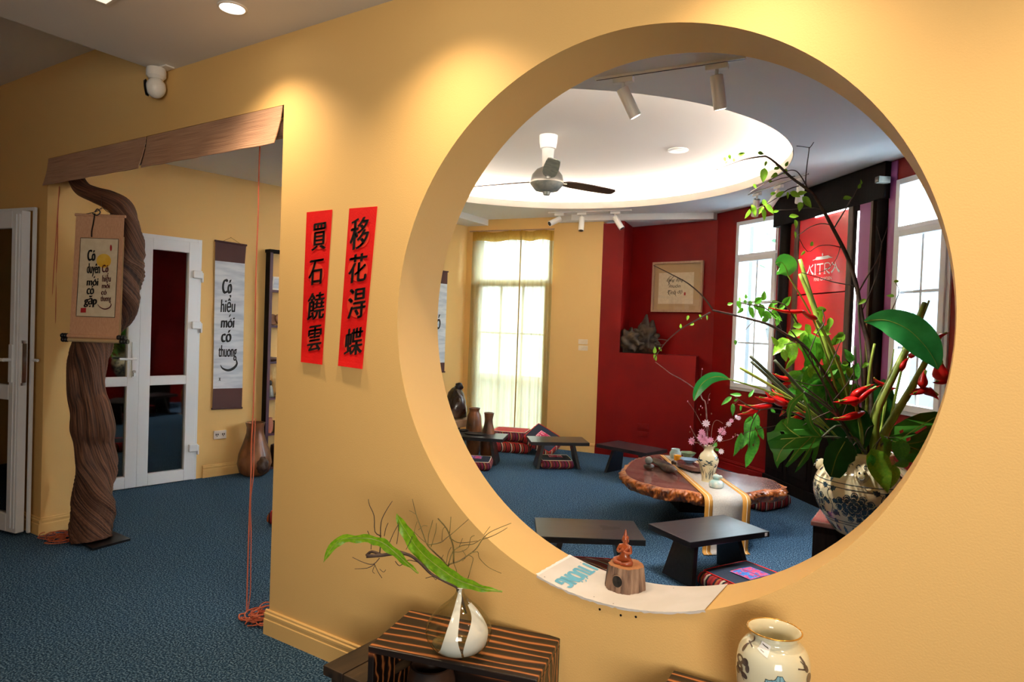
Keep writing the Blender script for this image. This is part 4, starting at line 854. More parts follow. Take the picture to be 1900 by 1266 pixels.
# runner over the table
def run_strip(q0, q1, m, name, par, org, dz=.004):   # q0, q1: (left px, right px) ends on the table top; hangs to the floor
    L0, R0, L1, R1 = [fl(a, b, ZS + dz) for a, b in (q0[0], q0[1], q1[0], q1[1])]; rows = []
    for i in range(9): k = i / 8; rows.append([L0.lerp(L1, k), R0.lerp(R1, k)])
    dl = (L1 - L0); dl.z = 0; dl.normalize()
    for z, out in [(ZS + .004, .03), (ZS - .004, .052), (ZS - .025, .072), (ZS - .06, .076), (ZS - .14, .072), (ZS - .24, .066), (ZS - .34, .060), (.03, .058), (.008, .062), (.006, .11)]:
        rows.append([V((L1.x, L1.y, z)) + dl * (out + dz), V((R1.x, R1.y, z)) + dl * (out + dz)])
    rows = [[a, (a + b) / 2, b] for a, b in rows]; mb = MB(); mb.grid(rows); ob = mb.build(name, M[m], par, org=org, smooth='all'); ob.modifiers.new('s', 'SOLIDIFY').thickness = .002; return ob
o = fl(1320, 880, ZS); t = thing('table_runner', 'grey linen runner with gold woven borders hanging off the slab table', 'table runner', o)
run_strip(((1233, 845.5), (1279, 849)), ((1317, 917), (1372, 917)), 'runner', 'centre_band', t, o)
run_strip(((1224.5, 844.5), (1233, 845.5)), ((1302.5, 917), (1317.3, 917)), 'gold', 'border', t, o, .0042); run_strip(((1279, 849), (1288, 852)), ((1371.5, 917), (1386, 917)), 'gold', 'border', t, o, .0042)
run_strip(((1230, 845.2), (1230.5, 845.2)), ((1310, 917), (1311, 917)), 'thread', 'thread', t, o, .0056); run_strip(((1282, 849.6), (1282.5, 849.6)), ((1379, 917), (1380, 917)), 'thread', 'thread', t, o, .0056)

# things on the table
def on_t(px, py, dz=.0): p = fl(px, py, ZS + dz); return p
p = on_t(1204, 873); t = thing('stone_stack', 'round grey stone balanced on a pale pebble at the table left end', 'stones', p); mb = MB(); mb.blob((0, 0, .028), (.042, .035, .028), 2, .1); mb.build('lower_stone', M['potdark'], t, smooth='all'); mb = MB(); mb.blob((-.005, 0, .082), (.03, .028, .03), 3, .05); mb.build('upper_stone', M['stone'], t, smooth='all')
p = on_t(1235, 873); t = thing('wood_carving', 'long dark polished driftwood carving lying on the slab left of the runner', 'carving', p); a, b = on_t(1213, 862), on_t(1254, 884); dv = b - a; mb = MB()
rr = [.03, .034, .038, .045, .05, .05, .046, .036, .015]; mb.tube([a - p + dv * (i / 8) + V((0, 0, .035)) for i in range(9)], rr, 18, True, lambda t_, q: 1 + .15 * math.sin(3 * q + 7 * t_), flat=.7); mb.v = [V((v.x, v.y, max(v.z, .001))) for v in mb.v]; mb.build('body', M['carving'], t, smooth=60)
p = on_t(1280, 872, .006); t = thing('tea_board', 'dark live edged tea board lying on the runner', 'board', p, math.radians(-40)); mb = MB(); rg = [(.17 * math.cos(a) * (1 + .08 * math.sin(3 * a)), .085 * math.sin(a) * (1 + .1 * math.cos(2 * a))) for a in [2 * PI * i / 28 for i in range(28)]]
mb.prism([rg], lambda x, y: V((x, y, .018)), lambda x, y: V((x, y, .048))); mb.build('top', M['slab'], t, bevel=.006)
for s_ in (-1, 1): mb = MB(); mb.box((.09 * s_, 0, .009), (.03, .1, .018)); mb.build('foot', M['ebony'], t)
p = on_t(1278, 860, .055); t = MB(); t.lathe([(.02, 0), (.03, .004), (.062, .03), (.075, .036), (.07, .036), (.03, .010), (.001, .008)], (0, 0, 0), 28); ob = t.build('blue_saucer', M['blueglaze'], smooth=40); ob.location = p; tag(ob, 'blue and white striped saucer on the tea board', 'saucer')
p = on_t(1276, 851, .0); t = MB(); t.lathe([(.02, 0), (.03, .004), (.06, .04), (.066, .05), (.06, .05), (.03, .012), (.001, .01)], (0, 0, 0), 24, lambda a, z: 1 + .10 * math.sin(5 * a) * (z > .03)); ob = t.build('green_bowl', M['greenglaze'], smooth=40); ob.location = p + V((0, 0, .006)); tag(ob, 'green leaf shaped bowl behind the tea board', 'bowl')
pot('glass_jar', 'pale round jar at the far end of the runner', on_t(1253, 851, .006), [(.035, 0), (.05, .02), (.052, .05), (.04, .07), (.036, .08), (.04, .085)], 'celadon', cat_='jar')
pot('amber_cup', 'small amber cup standing before the pale jar', on_t(1257, 857, .006), [(.022, 0), (.03, .006), (.032, .05), (.030, .056)], 'amber', cat_='cup')
p = on_t(1251, 862, .006); ob = MB().blob((0, 0, .016), (.026, .02, .018), 9, .12).build('brown_pebble', M['potdark'], smooth='all'); ob.location = p; tag(ob, 'small brown pebble beside the amber cup on the runner', 'stone')
p = on_t(1329, 905, .006); t = thing('tea_pet', 'pale blue celadon figurine with knotted top, before the flower vase', 'figurine', p); mb = MB(); mb.lathe([(.040, 0), (.05, .01), (.05, .035), (.038, .052), (.02, .06)], (0, 0, 0), 24, lambda a, z: 1 + .05 * math.sin(4 * a)); mb.build('body', M['celadon'], t, smooth='all')
mb = MB(); mb.blob((0, 0, .075), (.03, .022, .022), 5, .12); mb.blob((.03, .0, .082), (.012, .01, .012), 6, .1); hd = mb.build('head', M['celadon'], t, smooth='all'); hd['kind'] = 'stuff'
# flower vase on the runner
vb = on_t(1313, 893, .006); u = depth(vb) / FOC
def lathe_f(prof):                           # surface of revolution as a map (angle, z) -> point, slightly proud
    def f(a, z, o_=.0012):
        for (r0, z0), (r1, z1) in zip(prof, prof[1:]):
            if z0 <= z <= z1: r = r0 + (r1 - r0) * (z - z0) / (z1 - z0 + 1e-9); return V(((r + o_) * math.cos(a), (r + o_) * math.sin(a), z))
        return V(((prof[-1][0] + o_) * math.cos(a), (prof[-1][0] + o_) * math.sin(a), z))
    return f
def smooth_prof(p, n=5): return [(q.x, q.y) for q in cat([(a, b) for a, b in p], n)]
vp = smooth_prof([(u * 11.5, 0), (u * 11, u * 3), (u * 12.5, u * 14), (u * 17, u * 32), (u * 18.5, u * 40), (u * 15, u * 50), (u * 9.5, u * 56), (u * 8.5, u * 61), (u * 11, u * 66)])
t = thing('blossom_vase', 'small crackle glazed vase with green brush landscape on the runner', 'vase', vb); mb = MB(); r_, z_ = vp[-1]; mb.lathe(vp + [(r_ - .006, z_), (r_ - .012, z_ - .02), (r_ - .016, z_ - .06), (.001, z_ - .07)], (0, 0, 0), 40); mb.build('body', M['porc'], t, smooth='all')
fv = lathe_f(vp); mb = MB(); r = random.Random(9); ca_ = math.atan2(CAM.y - vb.y, CAM.x - vb.x)
RV_ = u * 16; fq_ = lambda x, y: fv(ca_ + x / RV_, y)
for i in range(46):
    x = r.uniform(-u * 24, u * 24); z = r.uniform(u * 4, u * 16); h = r.uniform(u * 8, u * 20); b = r.uniform(-u * 5, u * 5)
    mb.ribbon([(x + b * q * q, z + h * q) for q in [j / 6 for j in range(7)]], [u * .3, u * .5, u * .6, u * .6, u * .5, u * .4, u * .2], fq_)
for i in range(22):
    x = r.uniform(-u * 24, u * 24); z = u * r.uniform(30, 47); a = r.uniform(-.6, .6); w, h = u * r.uniform(2, 4.2), u * r.uniform(.7, 1.5)
    mb.poly([[(x + w * math.cos(q) * math.cos(a) - h * math.sin(q) * math.sin(a), z + w * math.cos(q) * math.sin(a) + h * math.sin(q) * math.cos(a)) for q in [j * PI / 6 for j in range(12)]]], fq_)
mb.open = True; ob = mb.build('brush_painting', M['cobalt'], t); ob['kind'] = 'stuff'

# painting on the red wall
fP = lambda u_, v_, o_=0.0: wp(u_, v_, N0, P1, .03 + o_); o = fP(1255, 534)
a0, a1 = loc2(N0, P1, wp(1210, 535, N0, P1, .03)), loc2(N0, P1, wp(1303, 535, N0, P1, .03)); z0, z1 = 1.76, 2.37; fq = fmap(N0, P1)
t = thing('framed_calligraphy', 'square framed calligraphy sheet with pale wood frame on the red wall', 'picture', o)
mb = MB(); bars(mb, fq, ringrects(a0, a1, z0, z1, .026), .003, .045); mb.build('frame', M['frame'], t, org=o, bevel=.002)
mb = MB(); bars(mb, fq, [(a0 + .026, a1 - .026, z0 + .026, z1 - .026)], .004, .022); mb.build('mount', M['mount'], t, org=o)
w_ = a1 - a0; mb = MB(); bars(mb, fq, [(a0 + .13 * w_, a0 + .83 * w_, z0 + .15 * w_, z1 - .20 * w_)], .022, .025); pap = mb.build('paper', M['cream'], t, org=o)
mb = MB(); bars(mb, fq, [(a0 + .026, a1 - .026, z0 + .026, z1 - .026)], .034, .036); mb.build('glazing', M['glass'], t, org=o)
kk = lambda x, y: (a0 + w_ * (x - 200) / 905, z1 - (z1 - z0) * (y - 150) / 930); fI = lambda a, b: fq(a, b, .0275)
mb = MB()
for s_, x, y, w, h in [('lặng', 540, 495, 150, 70), ('đọng', 700, 495, 130, 76), ('muôn', 615, 600, 210, 60), ('Tính', 570, 715, 150, 74), ('độ', 715, 715, 84, 76)]:
    c = kk(x, y); put_text(mb, s_, c[0], c[1], w_ * w / 905, (z1 - z0) * h / 930, fI, .3, 0, .6)
for q in ([(470, 500), (520, 430), (575, 405)], [(490, 510), (520, 560), (545, 580)], [(485, 720), (520, 690), (545, 680)], [(505, 715), (525, 760), (545, 785)], [(620, 735), (640, 775), (655, 790)]): mb.ribbon([kk(*p) for p in cat(q, 4)], [.004, .007, .007, .006, .005, .004, .003, .003, .002], fI)
mb.open = True; mb.build('brush_writing', M['ink'], pap, org=o)
mb = MB(); c = kk(803, 745); mb.poly([[(c[0] - .011, c[1] - .018), (c[0] + .011, c[1] - .018), (c[0] + .011, c[1] + .018), (c[0] - .011, c[1] + .018)]], fI); mb.open = True; mb.build('seal', M['seal'], pap, org=o)

# driftwood root on the red ledge
A, d, nK, L = line(ca, cb); p = wp(1182, 655, ca, cb, -.12); p.z = 1.251; t = thing('driftwood_root', 'craggy dark driftwood root resting on the red ledge in the niche', 'sculpture', p); u = depth(p) / FOC
mb = MB(); sx = RT.copy(); sx.z = 0; sx.normalize()
mb.blob(sx * (-u * 14) + V((0, 0, u * 22)), (u * 22, u * 18, u * 21), 1, .32, 4, None, 2.6); mb.blob(sx * (u * 14) + V((0, 0, u * 24)), (u * 22, u * 18, u * 26), 2, .36, 4, None, 2.8)
mb.tube([sx * (u * 10) + V((0, 0, u * 30)), sx * (u * 14) + V((0, 0, u * 50)), sx * (u * 15) + V((0, 0, u * 72))], [u * 14, u * 9, u * 1.5], 12, True, lambda t_, a: 1 + .25 * math.sin(3 * a + 5 * t_)); mb.tube([sx * (u * 18) + V((0, 0, u * 30)), sx * (u * 25) + V((0, 0, u * 46)), sx * (u * 27) + V((0, 0, u * 62))], [u * 13, u * 8, u * 1.5], 12, True, lambda t_, a: 1 + .25 * math.sin(4 * a))
mb.v = [V((v.x, v.y, max(v.z, 0))) for v in mb.v]; ob = mb.build('root', M['drift'], t, smooth='all'); ob['kind'] = 'stuff'

# wall switches, red sockets
def plate(lab, px, py, a, b, w, h, m, name='wall_switch', cat_='switch', grp=None):
    A, d, n, L = line(a, b); o = wp(px, py, a, b, .001); t = thing(name, lab, cat_, o, 0, grp); f = lambda s_, z, q=0.0: d * s_ + n * q + V((0, 0, z))
    mb = MB(); bars(mb, f, [(-w / 2, w / 2, -h / 2, h / 2)], 0, .009); mb.build('plate', M[m], t, bevel=.002)
    for s_ in (-.25, .25): mb = MB(); bars(mb, f, [(s_ * w - w * .17, s_ * w + w * .17, -h * .25, h * .25)], .009, .013); mb.build('rocker', M[m], t)
plate('upper cream switch plate on the ochre wall right of the curtain', 1082, 634.5, ca, cb, .12, .062, 'cream', grp='switch plates right of the curtain'); plate('lower cream switch plate on the ochre wall right of the curtain', 1082, 646, ca, cb, .12, .062, 'cream', grp='switch plates right of the curtain')
plate('upper red painted socket on the red ledge front', 1193, 791, ca, cb, .13, .06, 'red', 'wall_socket', 'socket', 'red sockets on the ledge'); plate('lower red painted socket on the red ledge front', 1193, 806, ca, cb, .13, .06, 'red', 'wall_socket', 'socket', 'red sockets on the ledge')

# sheer curtains
A, d, nC, L = line(ca, cb); r = random.Random(6)
def curtain(lab, x0, x1, ph):
    s0_, s1_ = loc2(ca, cb, wp(x0, 600, ca, cb, .06)), loc2(ca, cb, wp(x1, 600, ca, cb, .06)); o = A + d * ((s0_ + s1_) / 2) + nC * .06 + V((0, 0, 2.74))
    t = thing('curtain', lab, 'curtain', o, 0, 'sheer yellow curtains'); zz = [2.74, 2.70, 2.655, 2.615, 2.4, 2.0, 1.5, 1.0, .5, .2, .09]
    def pt(k, z): s = s0_ + (s1_ - s0_) * k; w = .010 * math.sin(k * 26 + ph) + .008 * math.sin(k * 47 + ph * 2 + z * .8); return A + d * s + nC * (.06 + w * (.5 + .5 * (2.74 - z) / 2.7)) + V((0, 0, z + (.012 * math.sin(k * 9 + ph) if z > 2.5 else 0)))
    mb = MB(); mb.grid([[pt(k / 50, z) for k in range(51)] for z in zz[3:]]); mb.open = True; mb.build('sheer', M['curtain'], t, org=o, smooth='all')
    mb = MB(); mb.grid([[pt(k / 50, z) + nC * .003 for k in range(51)] for z in zz[:4]]); mb.open = True; mb.build('heading', M['curtain2'], t, org=o, smooth='all')
    mb = MB(); e = 1.0 if ph > 1 else 1.0
    k = 0.0 if ph > 1 else 1.0; mb.tube([pt(k, z) + nC * .004 for z in zz], .006, 5); mb.build('hem', M['curtain2'], t, org=o)
curtain('left yellow sheer curtain panel over the tall window', 872, 961.5, 0.4); curtain('right yellow sheer curtain panel over the tall window', 962, 1022, 2.1)
o = A + d * .1 + nC * .06 + V((0, 0, 2.752)); mb = MB(); mb.tube([A + d * loc2(ca, cb, wp(870, 600, ca, cb)) + nC * .06 + V((0, 0, 2.752)), A + d * loc2(ca, cb, wp(1025, 600, ca, cb)) + nC * .06 + V((0, 0, 2.752))], .009, 10); tag(mb.build('curtain_rod', M['frame'], smooth=True), 'thin curtain rod above the yellow curtains', 'curtain rod')

# ceiling fan, tray disc
p = fl(1018, 252, 3.16); p.z = 3.16; t = thing('ceiling_fan', 'three bladed grey ceiling fan hanging in the lit round recess', 'fan', p); u = depth(p) / FOC
mb = MB(); mb.lathe([(u * 17, 0), (u * 16.5, -u * 12), (u * 14.5, -u * 24), (u * 6, -u * 26)], (0, 0, 0), 32); mb.build('ceiling_cup', M['white'], t, smooth=40)
mb = MB(); mb.tube([V((0, 0, -u * 25)), V((0, 0, -u * 64))], [u * 11.5, u * 9.5], 20); mb.build('rod', M['white'], t, smooth=40)
mb = MB(); mb.lathe([(u * 10, -u * 58), (u * 20, -u * 63), (u * 28, -u * 73), (u * 31, -u * 85), (u * 31, -u * 88)], (0, 0, 0), 40); mb.build('motor', M['metal'], t, smooth=40)
mb = MB(); mb.lathe([(u * 31, -u * 88), (u * 30, -u * 91), (u * 22, -u * 101), (u * 8, -u * 104), (u * 6, -u * 110), (.001, -u * 111)], (0, 0, 0), 40); mb.build('lower_cap', M['stone'], t, smooth=40)
base = math.atan2(-(CAM.y - p.y), -(CAM.x - p.x)) + PI
for i in range(3):
    a = base + 2 * PI * i / 3 + .07; da = V((math.cos(a), math.sin(a), 0)); sa = V((-da.y, da.x, 0)); tl = -.22; w_ = (sa * math.cos(tl) + V((0, 0, 1)) * math.sin(tl)); rows = []; z = V((0, 0, -u * 84))
    for k, (q, w) in enumerate([(.16, .025), (.20, .05), (.28, .062), (.45, .066), (.62, .060), (.72, .052), (.74, .03)]): c = da * q + z; rows.append([c - w_ * w, c + w_ * w * .9])
    mb = MB(); mb.grid(rows); bl = mb.build('blade', M['brown'] if i else M['stone'], t); bl.modifiers.new('s', 'SOLIDIFY').thickness = .008
    mb = MB(); mb.box(da * .15 + z, (.10, .035, .008), a); mb.build('blade_bracket', M['metal'], bl)
p = fl(1258, 278, 3.16); t = thing('ceiling_disc', 'flat white round ceiling fitting in the lit recess', 'ceiling fitting', (p.x, p.y, 3.16)); mb = MB(); mb.lathe([(.09, 0), (.09, -.008), (.082, -.012)], (0, 0, 0), 36); mb.build('rim', M['white'], t, smooth=30); mb = MB(); mb.lathe([(.07, -.012), (.068, -.016), (.001, -.017)], (0, 0, 0), 32); mb.build('cover', M['white'], t, smooth=30)  # plain flat disc on the tray ceiling, unlit

# track lights
def rail(lab, a, b, grp='ceiling light tracks'):
    a = V((a[0], a[1], 0)); b = V((b[0], b[1], 0)); d_ = (b - a); L_ = d_.length; t = thing('track_rail', lab, 'track', ((a + b) / 2 + V((0, 0, HT))), math.atan2(d_.y, d_.x), grp)
    mb = MB()
    for y in (-.0145, .0145): mb.box((0, y * .7, -.006), (L_, .006, .012))
    mb.box((0, 0, -.002), (L_, .024, .004)); mb.build('channel', M['white'], t); mb = MB(); mb.box((0, 0, -.007), (L_ - .01, .013, .008)); mb.build('conductor', M['blackp'], t)
def spot(lab, p, aim, ln=.17, rd=.033, ra=0.0, lit=0, to=None):
    p = V((p[0], p[1], HT - .018)); t = thing('track_spotlight', lab, 'spotlight', p, 0, 'white track spotlights'); aim = V(aim).normalized()
    if to is not None: aim = (V(to) - p - V((0, 0, -.07))).normalized()
    mb = MB(); mb.box((0, 0, -.014), (.115, .034, .028), ra, .003); mb.build('adapter', M['white'], t)
    mb = MB(); mb.tube([V((0, 0, -.028)), V((0, 0, -.062))], .009, 10); mb.build('arm', M['white'], t, smooth=True)
    c = V((0, 0, -.07)) + aim * ln * .42; a0_, a1_ = c - aim * ln / 2, c + aim * ln / 2
    mb = MB(); mb.tube([a0_, a0_ + aim * .004, a1_ - aim * .004, a1_], [rd * .94, rd, rd, rd * .95], 28, True); can = mb.build('lamp_can', M['white'], t, smooth=40)
    mb = MB(); mb.tube([a0_ - aim * .001, a0_ + aim * .0005], rd * .85, 24); mb.build('rear_cap', M['blackp'], can, smooth=30); mb = MB(); mb.tube([a1_ - aim * .0005, a1_ + aim * .001], rd * .8, 24); mb.build('lens', M['lampt' if lit else 'blackp'], can, smooth=30)
    if lit:
        q = p + a1_ + aim * .006; lo_ = light('track_lamp', 'SPOT', q, lit, (1.0, .94, .86), aim.to_track_quat('-Z', 'Y').to_euler(), spot_size=1.15, spot_blend=.8, shadow_soft_size=.03)
sc = lambda x, y: fl(x, y, HT)
r0, r1 = sc(1105, 146), sc(1385, 105); rail('light track crossing the ceiling just inside the round window', r0, r1); ra = math.atan2((r1 - r0).y, (r1 - r0).x)
def onr(px, a, b): q = sc(px, 200); d_ = (b - a); k = 0; best = min((abs((950 + FOC * ((a + d_ * (i / 400) - CAM).dot(RT)) / ((a + d_ * (i / 400) - CAM).dot(FW))) - px), i) for i in range(401))[1]; return a + d_ * (best / 400)
spot('white track spotlight on the left of the near track', onr(1157, r0, r1), (RT * .52 - UP * 1.0 + FW * .12), ra=ra, lit=215); spot('white track spotlight on the right of the near track', onr(1331, r0, r1), (RT * .20 - UP * 1.0 + FW * .22), ra=ra, lit=215)
r0, r1 = sc(1018, 394), sc(1172, 389); rail('light track over the curtain and red wall corner', r0, r1); ra = math.atan2((r1 - r0).y, (r1 - r0).x)
spot('white spotlight at the left of the far track, turned left', onr(1038, r0, r1), (-RT * .8 - UP * .45 - FW * .5), ra=ra); spot('white spotlight in the middle of the far track', onr(1080, r0, r1), (-RT * .1 - UP * 1 - FW * .3), ra=ra); spot('white spotlight at the right of the far track, turned right', onr(1142, r0, r1), (RT * .55 - UP * 1 - FW * .3), ra=ra)
r0, r1 = sc(1390, 361), sc(1500, 321); rail('light track before the red lettered panel', r0, r1); ra = math.atan2((r1 - r0).y, (r1 - r0).x)
spot('short white spotlight at the left of the right hand track', onr(1405, r0, r1), (RT * .02 - UP * 1 + FW * .5), ra=ra); spot('white spotlight in the middle of the right hand track, turned left', onr(1445, r0, r1), (-RT * .75 - UP * 1 - FW * .2), ra=ra); spot('white spotlight at the right of the right hand track', onr(1487, r0, r1), (RT * .08 - UP * 1 + FW * .55), ra=ra, lit=60)

# black timber screen with the lettered red panel
Q0, Q1 = P2, P3; fs = fmap(Q0, Q1); sx = lambda px: loc2(Q0, Q1, wp(px, 450, Q0, Q1, .045))
o = fs(sx(1530), 0, .03); t = thing('timber_screen', 'tall black timber screen framing red and violet panels between the windows', 'screen', o)
def part(name, rects, o0, o1, m, par=None, bev=.003):
    mb = MB(); bars(mb, fs, rects, o0, o1); return mb.build(name, M[m], par or t, org=o, bevel=bev)
ZB = 2.62
part('beam', [(sx(1436), sx(1640), ZB, HT - .003)], .002, .062, 'darkwood')
mb = MB(); c = (sx(1440) + sx(1466)) / 2; mb.tube([fs(c, .9, .012), fs(c, ZB, .012)], .060, 20); mb.build('post', M['darkwood'], t, org=o, smooth=40)
part('post', [(sx(1476), sx(1483), .9, ZB)], .002, .058, 'brown'); part('post', [(sx(1575), sx(1583.5), .9, ZB)], .002, .062, 'brown'); part('post', [(sx(1583.5), sx(1591), .9, ZB)], .002, .05, 'darkwood')
mb = MB(); c0_, c1_ = sx(1617), sx(1637); mb.tube([fs((c0_ + c1_) / 2 + .012, 0, .012), fs((c0_ + c1_) / 2 + .012, ZB, .012)], .045, 20); mb.build('post', M['darkwood'], t, org=o, smooth=40); part('post', [(c0_ - .005, c0_ + .022, 0, ZB)], .002, .062, 'brown')
zj = wp(1530, 544, Q0, Q1, .045).z
pu = part('red_panel', [(sx(1483), sx(1575), zj + .004, ZB)], .002, .045, 'kitra'); pl = part('red_panel', [(sx(1483), sx(1575), .9, zj - .004)], .002, .039, 'kitra')
part('red_backing', [(sx(1465), sx(1477), .9, ZB)], .002, .03, 'red'); part('violet_panel', [(sx(1593.5), sx(1618), .9, ZB)], .002, .05, 'violet')
part('light_strip', [(sx(1591), sx(1593.5), .9, ZB - .05)], .002, .056, 'ledw'); part('light_strip', [(sx(1512), sx(1577), ZB - .012, ZB)], .046, .056, 'ledw')
part('lower_rail', [(sx(1436), sx(1640), .0, .10), (sx(1436), sx(1640), .82, .92)], .002, .065, 'darkwood')['kind'] = 'stuff'
for i in range(4):
    a_, b_ = sx(1438) + (sx(1638) - sx(1438)) * i / 4, sx(1438) + (sx(1638) - sx(1438)) * (i + 1) / 4; lp = part('lower_panel', [(a_ + .004, b_ - .004, .10, .82)], .002, .05, 'darkwood'); part('raised_field', [(a_ + .06, b_ - .06, .18, .74)], .05, .06, 'darkwood', lp)
part('side_panel', [(sx(1638.5), sx(1651), 0, HT - .01)], .001, .012, 'violet')
# lettering: each glyph drawn from strokes on the upper panel
kz = lambda x, y: (lambda p: (loc2(Q0, Q1, p), p.z))(wp(1485 + x / 18.09, 460 + y / 18.09, Q0, Q1, .056)); fL = lambda a, b: fs(a, b, .0475)
def glyph(name, strokes):
    mb = MB()
    for pts_, wd in strokes: mb.ribbon([kz(*p) for p in (cat(pts_, 4) if len(pts_) > 2 else pts_)], [w / 18.09 * .0056 for w in wd] if hasattr(wd, '__len__') else wd / 18.09 * .0056, fL)
    mb.open = True; mb.build(name, M['paperw'], pu, org=o)
def ws(n, a, b): return [a + (b - a) * i / (n - 1) for i in range(n)]
glyph('letter_a', [([(275, 575), (300, 690), (340, 810), (405, 890)], ws(13, 16, 60)), ([(282, 590), (255, 720), (230, 800), (195, 860)], ws(13, 16, 52)), ([(400, 560), (370, 610), (325, 660)], ws(9, 50, 14))])
glyph('letter_i', [([(473, 550), (465, 890)], 40), ([(438, 895), (495, 888)], 26), ([(448, 556), (497, 548)], 18)])
glyph('letter_t', [([(525, 562), (745, 530)], 40), ([(635, 545), (622, 880)], 40), ([(590, 882), (660, 872)], 26)])
glyph('letter_r', [([(790, 520), (780, 860)], 38), ([(750, 866), (818, 858)], 26), ([(790, 520), (900, 500), (965, 540), (975, 620), (930, 690), (800, 715)], ws(21, 26, 30)), ([(830, 720), (880, 800), (955, 850)], ws(9, 24, 60))])
glyph('letter_a', [([(1145, 470), (1170, 600), (1215, 720), (1285, 800)], ws(13, 18, 70)), ([(1150, 490), (1120, 640), (1075, 740), (1000, 830)], ws(13, 18, 64)), ([(1030, 480), (1060, 540), (1125, 580)], ws(9, 56, 18)), ([(1085, 680), (1165, 668)], 18)])
glyph('roof_mark', [([(385, 420), (500, 385), (715, 345), (930, 325), (1045, 322)], ws(17, 20, 20)), ([(500, 360), (715, 335), (915, 300)], [90] * 9), ([(470, 385), (530, 330)], 30), ([(905, 275), (1000, 325)], 36)])
glyph('flame_mark', [([(712, 165), (714, 205), (714, 240), (710, 278)], [4, 14, 28, 40, 50, 58, 62, 62, 58, 48, 34, 18, 6])])
mb = MB(); cA = kz(430, 1060); cB = kz(1015, 1018); w_ = cB[0] - cA[0]; put_text(mb, 'FINE GARDEN', 0, 0, w_, .03, lambda a, b: fs((cA[0] + cB[0]) / 2 + a, (cA[1] + cB[1]) / 2 + b + a * .0, .0475), 0, 0, 0); mb.build('small_lettering', M['paperw'], pu, org=o)
p = wp(1638, 334, Q0, Q1, .09); t = thing('sensor_box', 'small grey sensor box on the black beam end by the right window', 'sensor', p); A, d, nq, L = line(Q0, Q1); mb = MB(); mb.box((0, 0, 0), (.05, .10, .05), math.atan2(d.y, d.x), .004); mb.build('case', M['stone'], t); mb = MB(); mb.box(nq * .052, (.035, .006, .035), math.atan2(d.y, d.x), .002); mb.build('lens', M['glassd'], t)
# ================================================================= BIG JAR AND ITS ARRANGEMENT
ZP = .47; jb = fl(1601, 989, ZP); jd = depth(jb); u = jd / FOC
c0 = fl(1504, 966, ZP); e1 = (fl(1531, 929, ZP) - c0).normalized(); e2 = V((e1.y, -e1.x, 0))
t = thing('pedestal', 'square dark wooden pedestal carrying the big blue and white jar', 'pedestal', (c0.x, c0.y, 0)); f = lambda a, b, z: e1 * a + e2 * b + V((0, 0, z))
def bx8(a0, a1, b0, b1, z0, z1): return [f(a0, b0, z0), f(a0, b1, z0), f(a1, b1, z0), f(a1, b0, z0), f(a0, b0, z1), f(a0, b1, z1), f(a1, b1, z1), f(a1, b0, z1)]
mb = MB(); mb.hexa(bx8(0, .48, 0, .48, ZP - .03, ZP - .001)); mb.build('top', M['slab'], t, bevel=.006); mb = MB(); mb.hexa(bx8(.012, .468, .012, .468, 0, ZP - .03)); mb.build('body', M['darkwood'], t, bevel=.004)
jp = smooth_prof([(u * 46, 0), (u * 51, u * 5), (u * 66, u * 24), (u * 80, u * 48), (u * 87, u * 72), (u * 86.5, u * 92), (u * 78, u * 112), (u * 62, u * 128), (u * 49, u * 137), (u * 45.5, u * 141), (u * 45, u * 148), (u * 47, u * 151)], 6)
t = thing('porcelain_jar', 'big cream jar with dark blue peonies on the pedestal, holding the flower arrangement', 'jar', jb); mb = MB(); r_, z_ = jp[-1]; mb.lathe(jp + [(r_ - .004, z_ + .004), (r_ - .016, z_ + .002), (r_ - .02, z_ - .03), (r_ + .02, z_ - .10), (.001, z_ - .12)], (0, 0, 0), 64); mb.build('body', M['porc'], t, smooth='all')
fj = lathe_f(jp); ca_ = math.atan2(CAM.y - jb.y, CAM.x - jb.x); RB = u * 84
def J(a, x, y): return lambda p, q: fj(ca_ + a + (x + p) / RB, y + q)
def ring_line(z, w, o_=.0013): mb.grid([[fj(2 * PI * i / 72, z + s_ * w / 2, o_) for i in range(73)] for s_ in (-1, 1)])
mb = MB()
for z, w in ((u * 101, u * 1.3), (u * 93, u * 1.3), (u * 31, u * 1.4), (u * 26, u * 1.2)): ring_line(z, w)
mb.open = True; ob = mb.build('ring_lines', M['cobalt'], t, smooth='all'); ob['kind'] = 'stuff'
def leaf2(cx_, cy_, an, ln, w): ca2, sa2 = math.cos(an), math.sin(an); return [(cx_ + ca2 * x - sa2 * y, cy_ + sa2 * x + ca2 * y) for x, y in [(0, 0), (.25 * ln, .5 * w), (.38 * ln, .3 * w), (.55 * ln, .42 * w), (.7 * ln, .2 * w), (ln, 0), (.7 * ln, -.2 * w), (.55 * ln, -.42 * w), (.38 * ln, -.3 * w), (.25 * ln, -.5 * w)]]
